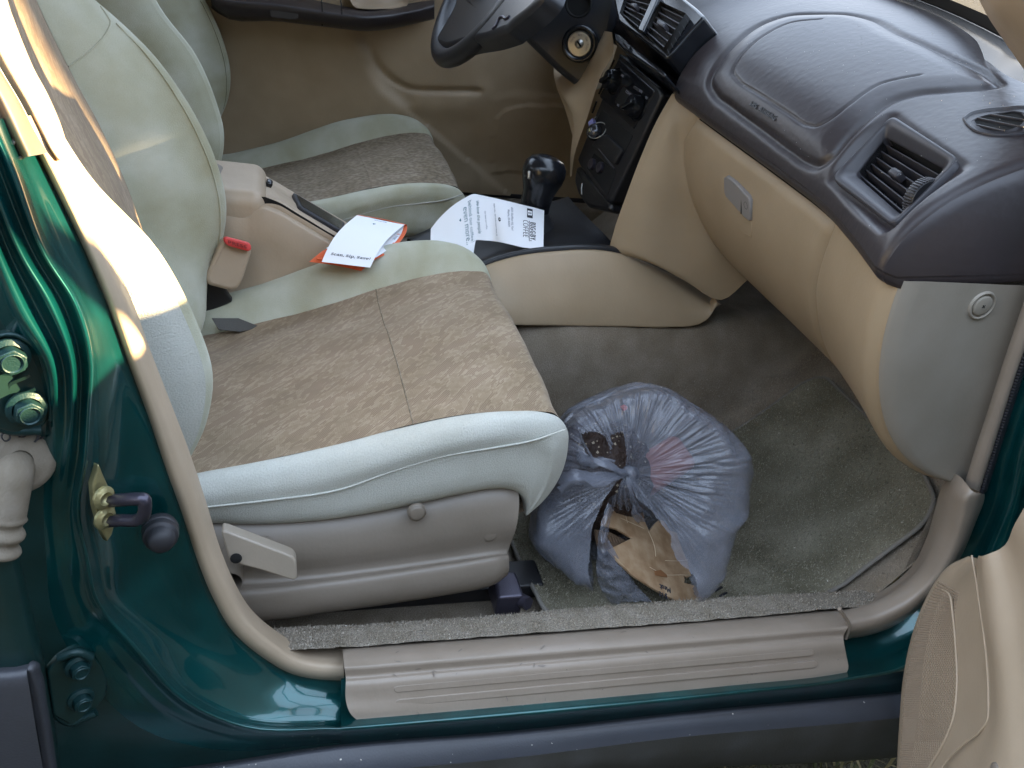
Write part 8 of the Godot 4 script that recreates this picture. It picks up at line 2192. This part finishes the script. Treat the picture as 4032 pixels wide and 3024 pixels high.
	var pack := thing("red_packet", "pinkish red food packet showing through the grey plastic bag", "packet", Vector3(0.49, 0.36, -0.27))
	st = new_st()
	block(st, Transform3D(Basis(Vector3(0.2, 1, 0.3).normalized(), 0.5) * Basis(Vector3(1, 0, 0), 0.5), Vector3(0.472, 0.408, -0.285)), Vector3(0.08, 0.09, 0.05), 0.012, 4)
	obj("carton", st, mat(lin(0.42, 0.16, 0.15), 0.5), pack)
	st = new_st()
	slab(st, [Vector3(0.4066, 0.51, -0.285), Vector3(0.4115, 0.5126, -0.285), Vector3(0.4159, 0.5093, -0.285), Vector3(0.4145, 0.5046, -0.285), Vector3(0.4099, 0.5033, -0.285)], Vector3(0, 0.5, 0.8), 0.004, 0.001)
	obj("corner", st, M.red, pack)
	# ---- torn piece of cardboard
	var brown := wear(mat(lin(0.52, 0.39, 0.255), 0.85, M.fine, 0.02, 6.0), noise_tex(0.013, 512, FastNoiseLite.TYPE_SIMPLEX_SMOOTH, 5, Color(0.62, 0.52, 0.42), Color(1, 1, 1), 91), 6.0)
	var card := thing("cardboard_piece", "torn brown cardboard with handwriting, sticking out of the plastic bag", "cardboard", Vector3(0.4573, 0.3572, -0.1686))
	var bn: Vector3 = (Vector3(0.4407, 0.3925, -0.225) - Vector3(0.3962, 0.415, -0.225)).cross(Vector3(0.4511, 0.352, -0.151) - Vector3(0.3962, 0.415, -0.225)).normalized()
	if bn.z < 0: bn = -bn
	st = new_st()
	slab(st, [Vector3(0.3959, 0.4151, -0.2248), Vector3(0.4175, 0.4041, -0.2247), Vector3(0.4408, 0.3924, -0.225), Vector3(0.439, 0.3893, -0.2164), Vector3(0.4398, 0.387, -0.2125), Vector3(0.4416, 0.3835, -0.2072), Vector3(0.4425, 0.3813, -0.2035), Vector3(0.4487, 0.3811, -0.2096), Vector3(0.4576, 0.3808, -0.2185), Vector3(0.4661, 0.3796, -0.2251), Vector3(0.4722, 0.3769, -0.2259), Vector3(0.4763, 0.3731, -0.2222), Vector3(0.4786, 0.3691, -0.2162), Vector3(0.485, 0.3663, -0.2172), Vector3(0.4905, 0.3633, -0.2168), Vector3(0.4907, 0.3602, -0.2105), Vector3(0.4916, 0.3564, -0.2033), Vector3(0.4934, 0.3505, -0.1929), Vector3(0.4952, 0.3459, -0.1852), Vector3(0.4954, 0.3411, -0.1754), Vector3(0.495, 0.3374, -0.167), Vector3(0.4874, 0.3393, -0.1631), Vector3(0.4822, 0.3417, -0.1626), Vector3(0.4821, 0.3401, -0.159), Vector3(0.4796, 0.3394, -0.1548), Vector3(0.4881, 0.3356, -0.1559), Vector3(0.4985, 0.3306, -0.1564), Vector3(0.5005, 0.3266, -0.1503), Vector3(0.5037, 0.323, -0.146), Vector3(0.5062, 0.3194, -0.1411), Vector3(0.4847, 0.327, -0.1342), Vector3(0.4633, 0.3351, -0.1283), Vector3(0.4459, 0.3446, -0.1299), Vector3(0.4204, 0.3596, -0.134), Vector3(0.398, 0.3735, -0.1395), Vector3(0.3815, 0.3865, -0.1492), Vector3(0.3698, 0.3969, -0.1587), Vector3(0.3877, 0.3933, -0.1701), Vector3(0.4117, 0.3882, -0.1852), Vector3(0.4014, 0.3942, -0.1868), Vector3(0.3898, 0.4009, -0.1885), Vector3(0.3685, 0.4105, -0.1859), Vector3(0.3723, 0.4123, -0.1937), Vector3(0.3771, 0.4127, -0.1998), Vector3(0.387, 0.414, -0.213)], bn, 0.003, 0.0006)
	var sheet_ := obj("face", st, brown, card)
	st = new_st()
	slab(st, moved([Vector3(0.3657, 0.4108, -0.1836), Vector3(0.3896, 0.4007, -0.1878), Vector3(0.4122, 0.3881, -0.1853), Vector3(0.3876, 0.3931, -0.1698), Vector3(0.3703, 0.3964, -0.1582), Vector3(0.3645, 0.4039, -0.1678)], bn * -0.010), bn, 0.002, 0.0)
	var inner := wear(mat(lin(0.12, 0.075, 0.045), 0.9, M.fine, 0.04, 6.0), M.stain, 12.0)
	obj("corrugated_side", st, inner, card)
	for k in 9:
		st = new_st()
		tube(st, PackedVector3Array(moved([Vector3(0.367, 0.4095, -0.1824).lerp(Vector3(0.4011, 0.3939, -0.1858), k / 9.0), Vector3(0.365, 0.4045, -0.1697).lerp(Vector3(0.404, 0.39, -0.1806), k / 9.0)], bn * -0.0095)), 0.0012, 6)
		obj("flute", st, inner, card)
	for e in [[Vector3(0.3995, 0.4035, -0.2043), Vector3(0.4157, 0.3952, -0.204), Vector3(0.4344, 0.3855, -0.2037)], [Vector3(0.4095, 0.4064, -0.221), Vector3(0.4091, 0.4017, -0.2108), Vector3(0.4094, 0.3973, -0.2018)], [Vector3(0.4564, 0.3599, -0.1732), Vector3(0.4775, 0.3521, -0.1793), Vector3(0.4957, 0.346, -0.1859)], [Vector3(0.4279, 0.3666, -0.1569), Vector3(0.4478, 0.3556, -0.1551), Vector3(0.4762, 0.3448, -0.1626), Vector3(0.4945, 0.3379, -0.1676)], [Vector3(0.4407, 0.382, -0.2029), Vector3(0.4446, 0.3722, -0.1865), Vector3(0.4425, 0.367, -0.1735)]]:
		st = new_st()
		tube(st, spline(moved(e, bn * 0.0001), 4), 0.0004, 5)
		obj("crease", st, mat(lin(0.56, 0.43, 0.29), 0.85), sheet_)
	st = new_st()
	slab(st, moved([Vector3(0.4338, 0.3624, -0.1544), Vector3(0.4444, 0.3591, -0.1587), Vector3(0.4521, 0.3536, -0.1555), Vector3(0.452, 0.3523, -0.1527), Vector3(0.4441, 0.3556, -0.1511), Vector3(0.4334, 0.3603, -0.1496)], bn * 0.0012), bn, 0.002, 0.0005)
	obj("stain", st, mat(lin(0.20, 0.085, 0.03), 0.8), sheet_)
	var tr: Vector3 = (Vector3(0.4229, 0.3588, -0.1351) - Vector3(0.4571, 0.3416, -0.1356))
	var tu: Vector3 = bn.cross(tr.normalized())
	var pen := noise_free_pen(sheet_, Vector3(0.4421, 0.3491, -0.1352) + bn * 0.0003, tr.normalized(), tu, bn)
	# shadowed underside of the card's lower edge
	return

func noise_free_pen(parent: Node3D, at: Vector3, u: Vector3, v: Vector3, n: Vector3) -> Node3D:      # handwriting in strokes: Meat, $ 32
	var s := 0.0052
	var strokes := [
		[[0, 0], [0.15, 1.3], [0.5, 0.4], [0.9, 1.3], [1.05, 0]],
		[[1.3, 0.4], [1.75, 0.5], [1.6, 0.85], [1.35, 0.6], [1.4, 0.1], [1.85, 0.1]],
		[[2.6, 0.7], [2.25, 0.75], [2.1, 0.25], [2.4, 0.02], [2.62, 0.6], [2.7, 0.0]],
		[[3.05, 1.2], [3.0, 0.3], [3.15, 0.0], [3.4, 0.1]], [[2.85, 0.8], [3.35, 0.85]],
		[[1.9, 2.9], [1.5, 3.0], [1.45, 2.6], [1.9, 2.4], [1.85, 1.95], [1.35, 2.0]], [[1.75, 3.15], [1.55, 1.8]],
		[[2.5, 2.8], [2.9, 3.0], [2.7, 2.5], [3.0, 2.2], [2.55, 1.95]],
		[[3.4, 2.75], [3.7, 2.95], [3.75, 2.55], [3.35, 2.0], [3.9, 2.0]]]
	var last: Node3D = parent
	for k in strokes.size():
		var p := []
		for q in strokes[k]: p.append(at + u * (q[0] - 2.0) * s + v * (q[1] - 1.2) * s)
		var st := new_st()
		tube(st, spline(p, 5), 0.00055, 5)
		last = obj("pen_stroke", st, M.ink, parent)
	return last

func strip_at(rows: Array, u: float, v: float) -> Vector3:        # rows: upper and lower edge of a curved paper; u counts its columns, v runs from its upper to its lower edge
	var i := clampi(int(floor(u)), 0, rows[0].size() - 2)
	var t := u - i
	return (rows[0][i] as Vector3).lerp(rows[0][i + 1], t).lerp((rows[1][i] as Vector3).lerp(rows[1][i + 1], t), v)

func paper(st: SurfaceTool, rows: Array, thick: float) -> void:
	var g := []
	for j in 17:
		var r := PackedVector3Array()
		for i in rows[0].size(): r.append(strip_at(rows, i, j / 16.0))
		g.append(r)
	sheet(st, g)
	var back := []
	for r in g:
		var q := PackedVector3Array()
		for i in r.size(): q.append(r[i] + Vector3(0, -0.5, -0.8).normalized() * thick)
		back.append(q)
	sheet(st, back)

func print_on(rows: Array, text: String, u: float, v: float, height: float, along_v: bool, font := "Droid Sans", weight := 400, spread := 1.0) -> ArrayMesh:
	var c := strip_at(rows, u, v)
	var du := strip_at(rows, u + 0.1, v) - strip_at(rows, u - 0.1, v)
	var dv := strip_at(rows, u, v + 0.02) - strip_at(rows, u, v - 0.02)
	var ku := 0.2 / du.length()
	var kv := 0.04 / dv.length()
	var n := du.cross(dv).normalized()
	if n.dot(Vector3(0, 0.6, 0.8)) < 0: n = -n
	return lettering(text, height, func(x, y, z):
		var q := strip_at(rows, u - y * ku, v + x * kv) if along_v else strip_at(rows, u + x * ku, v - y * kv)
		return q + n * (0.00025 + z * 0.5), font, weight, 0.0002, spread)

func build_cards() -> void:
	# ---- folded leaflet on the inner edge of the passenger seat
	var a := thing("folded_leaflet", "small folded leaflet, white in front and orange behind, reading Scan, Sip, Save!", "leaflet", Vector3(0.089, 0.5702, -0.545))
	var top := spline([Vector3(0.115, 0.6005, -0.65), Vector3(0.1321, 0.5981, -0.65), Vector3(0.1495, 0.5953, -0.65), Vector3(0.1666, 0.5926, -0.65), Vector3(0.1838, 0.5901, -0.65)], 4)
	var bot := spline([Vector3(0.0618, 0.5728, -0.543), Vector3(0.077, 0.5715, -0.543), Vector3(0.0932, 0.5701, -0.543), Vector3(0.1094, 0.5686, -0.543), Vector3(0.1254, 0.5673, -0.543)], 4)
	var front_cols := []
	for j in 13:
		var t := j / 12.0
		var row := PackedVector3Array()
		for i in top.size(): row.append(top[i].lerp(bot[i], t) + Vector3(-0.35, 0.4, 0.5) * 0.018 * sin(t * PI))
		front_cols.append(row)
	var st := new_st()
	sheet(st, front_cols)
	var back1 := []
	for r in front_cols:
		back1.append(moved2(r, Vector3(0, -0.0002, -0.0003)))
	sheet(st, back1)
	var fr := obj("front_leaf", st, M.white, a)
	var fa := func(x: float, y: float) -> Vector3:
		var u := clampf(x, 0, 1) * (top.size() - 1)
		var v := clampf(y, 0, 1) * 12
		return net_at(front_cols, u, v)
	var fn: Vector3 = (top[-1] - top[0]).cross(bot[0] - top[0]).normalized()
	if fn.z < 0: fn = -fn
	var wx := top[0].distance_to(top[-1])
	var wy := top[0].distance_to(bot[0])
	var at := func(cx: float, cy: float) -> Callable: return func(x, y, z): return fa.call(cx + x / wx, cy - y / wy) + fn * (0.0003 + z * 0.5)
	add("print", lettering("Scan, Sip, Save!", 0.0074, at.call(0.52, 0.855), "Droid Serif", 700, 0.0002, 1.0), M.ink, fr)
	add("print", lettering("behind our coffee", 0.0018, at.call(0.52, 0.035), "Droid Sans", 400, 0.0002), M.ink_grey, fr)
	heart(fr, at.call(0.47, 0.13), 0.0042)
	# the leaves behind: white inside, orange outside
	st = new_st()
	var r0 := even(spline([Vector3(0.1838, 0.5901, -0.65), Vector3(0.1877, 0.587, -0.66), Vector3(0.1907, 0.5823, -0.668), Vector3(0.1894, 0.5786, -0.66), Vector3(0.1832, 0.5772, -0.64), Vector3(0.1679, 0.5753, -0.606), Vector3(0.1491, 0.5715, -0.58), Vector3(0.1342, 0.5686, -0.568), Vector3(0.1151, 0.5552, -0.558)], 5), 20)
	var r1 := PackedVector3Array()
	var shift := top[0] - top[-1]
	for p in r0: r1.append(p + shift * 1.0)
	sheet(st, net([r0, PackedVector3Array(blend(r0, r1, 0.5, Vector3(0, 0.0, -0.004))), r1], 1, 6))
	obj("back_leaf", st, M.orange, a, "orange back of the leaflet")
	st = new_st()
	var m0 := even(spline([Vector3(0.1836, 0.5897, -0.6505), Vector3(0.1836, 0.5851, -0.656), Vector3(0.1812, 0.5802, -0.65), Vector3(0.1751, 0.5786, -0.632), Vector3(0.1611, 0.5758, -0.604), Vector3(0.1473, 0.5748, -0.58), Vector3(0.1356, 0.5717, -0.568)], 5), 16)
	var m1 := PackedVector3Array()
	for p in m0: m1.append(p + shift * 0.98)
	sheet(st, net([m0, m1], 1, 6))
	var ins := obj("inner_leaf", st, M.white, a)
	var inr := [m0, m1]
	for e in [[6.0, 0.06, "Free"], [4.0, 0.05, "B"]]:
		add("print", print_on([m0, m1], e[2], e[0], e[1], 0.005, false), M.orange if e[2] == "B" else M.ink_grey, ins)
	st = new_st()
	slab(st, [Vector3(0.0556, 0.5672, -0.56), Vector3(0.0631, 0.5709, -0.562), Vector3(0.0857, 0.5728, -0.564), Vector3(0.1223, 0.5745, -0.564), Vector3(0.1316, 0.5707, -0.562), Vector3(0.1185, 0.5606, -0.556), Vector3(0.1118, 0.5557, -0.555), Vector3(0.0858, 0.5617, -0.558)], Vector3(0.1, 0.9, 0.4), 0.0008, 0.0)
	obj("lower_leaf", st, M.orange, a, "orange lower leaf of the leaflet, against the seat")
	# ---- long paper slip on the tray
	var b := thing("paper_slip", "long curled white paper slip reading BIGGBY COFFEE, on the black tray", "paper slip", Vector3(0.3419, 0.5716, -0.64))
	var up := [Vector3(0.4046, 0.6106, -0.69), Vector3(0.3865, 0.6141, -0.691), Vector3(0.3697, 0.6166, -0.692), Vector3(0.3511, 0.6197, -0.693), Vector3(0.3327, 0.6225, -0.694), Vector3(0.3146, 0.625, -0.695), Vector3(0.3015, 0.6272, -0.694), Vector3(0.2897, 0.6294, -0.69), Vector3(0.2767, 0.6251, -0.684), Vector3(0.2586, 0.6161, -0.675), Vector3(0.2361, 0.5975, -0.664), Vector3(0.2238, 0.5838, -0.656)]
	var lo := [Vector3(0.3841, 0.5819, -0.604), Vector3(0.3692, 0.5806, -0.606), Vector3(0.3551, 0.579, -0.612), Vector3(0.3412, 0.5789, -0.62), Vector3(0.3278, 0.5779, -0.63), Vector3(0.3173, 0.5741, -0.644), Vector3(0.3051, 0.5742, -0.645), Vector3(0.2913, 0.5733, -0.646), Vector3(0.2817, 0.5697, -0.64), Vector3(0.2619, 0.5658, -0.634), Vector3(0.2364, 0.5627, -0.634), Vector3(0.2218, 0.5638, -0.634)]
	var su := spline(up, 4)
	var sl := spline(lo, 4)
	var rows := [su, sl]
	st = new_st()
	paper(st, rows, 0.0004)
	var face := obj("paper", st, M.white, b)
	st = new_st()
	sheet(st, net([[Vector3(0.2913, 0.5733, -0.646), Vector3(0.2817, 0.5697, -0.64), Vector3(0.2619, 0.5658, -0.634)], [Vector3(0.287, 0.5678, -0.632), Vector3(0.2782, 0.5647, -0.632), Vector3(0.2621, 0.5612, -0.632)], [Vector3(0.2842, 0.5573, -0.622), Vector3(0.2745, 0.5569, -0.622), Vector3(0.2591, 0.5562, -0.622)]], 4, 3))
	obj("paper_tail", st, M.white, b)
	for e in [["BIGGBY.", 4 * 1.03, 0.61, 0.0080, 700, M.ink], ["COFFEE", 4 * 1.72, 0.56, 0.0080, 400, M.ink], ["8035 Bluffton Rd, Fort", 4 * 2.98, 0.40, 0.0042, 400, M.ink_grey], ["Wayne, IN 46809", 4 * 3.30, 0.40, 0.0042, 400, M.ink_grey], ["Biggby Coffee - 8035 Bluffton Road Ft Wayne, IN", 4 * 4.55, 0.5, 0.0026, 400, M.ink_grey], ["You have our coffee.", 4 * 5.62, 0.55, 0.0026, 400, M.ink_grey], ["We love the people", 4 * 6.55, 0.50, 0.0062, 400, M.teal_ink], ["behind our coffee", 4 * 7.55, 0.54, 0.0062, 400, M.teal_ink], ["even more...", 4 * 8.15, 0.62, 0.0062, 400, M.teal_ink]]:
		add("print", print_on(rows, e[0], e[1], e[2], e[3], true, "Droid Sans", e[4]), e[5], face)
	st = new_st()
	tube(st, PackedVector3Array([strip_at(rows, 4 * 1.38, 0.36), strip_at(rows, 4 * 1.38, 0.84)]), 0.0005, 5)
	obj("rule", st, M.ink, face)
	var lg := func(cu: float, cv: float) -> Callable: return func(x, y, z): return strip_at(rows, cu - y / 0.0073, cv + x / 0.075) + Vector3(-0.1, 0.6, 0.75) * (0.0003 + z)
	add("logo_box", flat_print([Vector2(-0.0085, -0.008), Vector2(0.0085, -0.008), Vector2(0.0085, 0.008), Vector2(-0.0085, 0.008)], lg.call(4 * 1.33, 0.17)), M.ink, face)
	add("logo_letter", lettering("B", 0.0125, func(x, y, z): return (lg.call(4 * 1.33, 0.17) as Callable).call(x, y, 0.0004 + z * 0.5), "Droid Sans", 700, 0.0002), M.white, face)
	var ringp := []
	for k in 18: ringp.append(Vector2(cos(TAU * k / 18), sin(TAU * k / 18)) * 0.0036)
	add("icon", flat_print(ringp, lg.call(4 * 4.15, 0.48)), M.ink, face)
	add("icon_letter", lettering("f", 0.0048, func(x, y, z): return (lg.call(4 * 4.15, 0.48) as Callable).call(x, y, 0.0004 + z * 0.5), "Droid Sans", 700, 0.0002), M.white, face)
	heart(face, lg.call(4 * 8.6, 0.42), 0.0048)

func flat_print(p: Array, place: Callable) -> ArrayMesh:
	var st := new_st()
	st.set_smooth_group(-1)
	var poly := PackedVector2Array(p)
	for i in Geometry2D.triangulate_polygon(poly): st.add_vertex(place.call(poly[i].x, poly[i].y, 0.0001))
	st.generate_normals()
	return st.commit()

func heart(parent: Node3D, place: Callable, size: float) -> void:
	var p := []
	for k in 24:
		var t := TAU * k / 24
		p.append(Vector2(16 * pow(sin(t), 3), 13 * cos(t) - 5 * cos(2 * t) - 2 * cos(3 * t) - cos(4 * t)) * size / 32)
	add("heart", flat_print(p, place), M.teal_ink, parent)

func build_gadget() -> void:
	var sn: Vector3 = Vector3(-0.93, 0.30, 0.20).normalized()
	var c := Vector3(0.5015, 0.7146, -0.7708)
	var o := thing("key_fob", "small round metallic fob with a wire ring hanging in the radio slot", "key fob", c)
	var st := new_st()
	lathe(st, [[Vector2(0.013, 0.004), Vector2(0.0135, 0.012), Vector2(0.011, 0.017), Vector2(0.005, 0.0195), Vector2(0, 0.02)]], c, sn, 24)
	obj("body", st, M.fob, o)
	st = new_st()
	block(st, Transform3D(flat_basis(sn), c + sn * 0.0195), Vector3(0.003, 0.007, 0.002), 0.001, 2)
	obj("brass_dot", st, M.zinc, o)
	st = new_st()
	var ring := ring_of(c + sn * 0.012 + Vector3(0.004, 0.004, 0.006), (sn + Vector3(0, 0.6, 0.3)).normalized(), 0.015, 28)
	ring.append(ring[0])
	tube(st, PackedVector3Array(ring), 0.0009, 6, false)
	obj("ring", st, M.steel, o)
	st = new_st()
	block(st, Transform3D(flat_basis(sn, Vector3(0.2, 0.8, 0.5)), Vector3(0.5023, 0.724, -0.7892) + sn * 0.010), Vector3(0.012, 0.010, 0.008), 0.002, 2)
	obj("tag", st, mat(lin(0.20, 0.20, 0.42), 0.4), o)
	st = new_st()
	tube(st, spline([Vector3(0.5034, 0.7284, -0.7816) + sn * 0.012, Vector3(0.5046, 0.7335, -0.7759) + sn * 0.016, Vector3(0.5055, 0.7371, -0.7677) + sn * 0.018], 4), 0.0007, 5)
	obj("wire", st, M.steel, o)
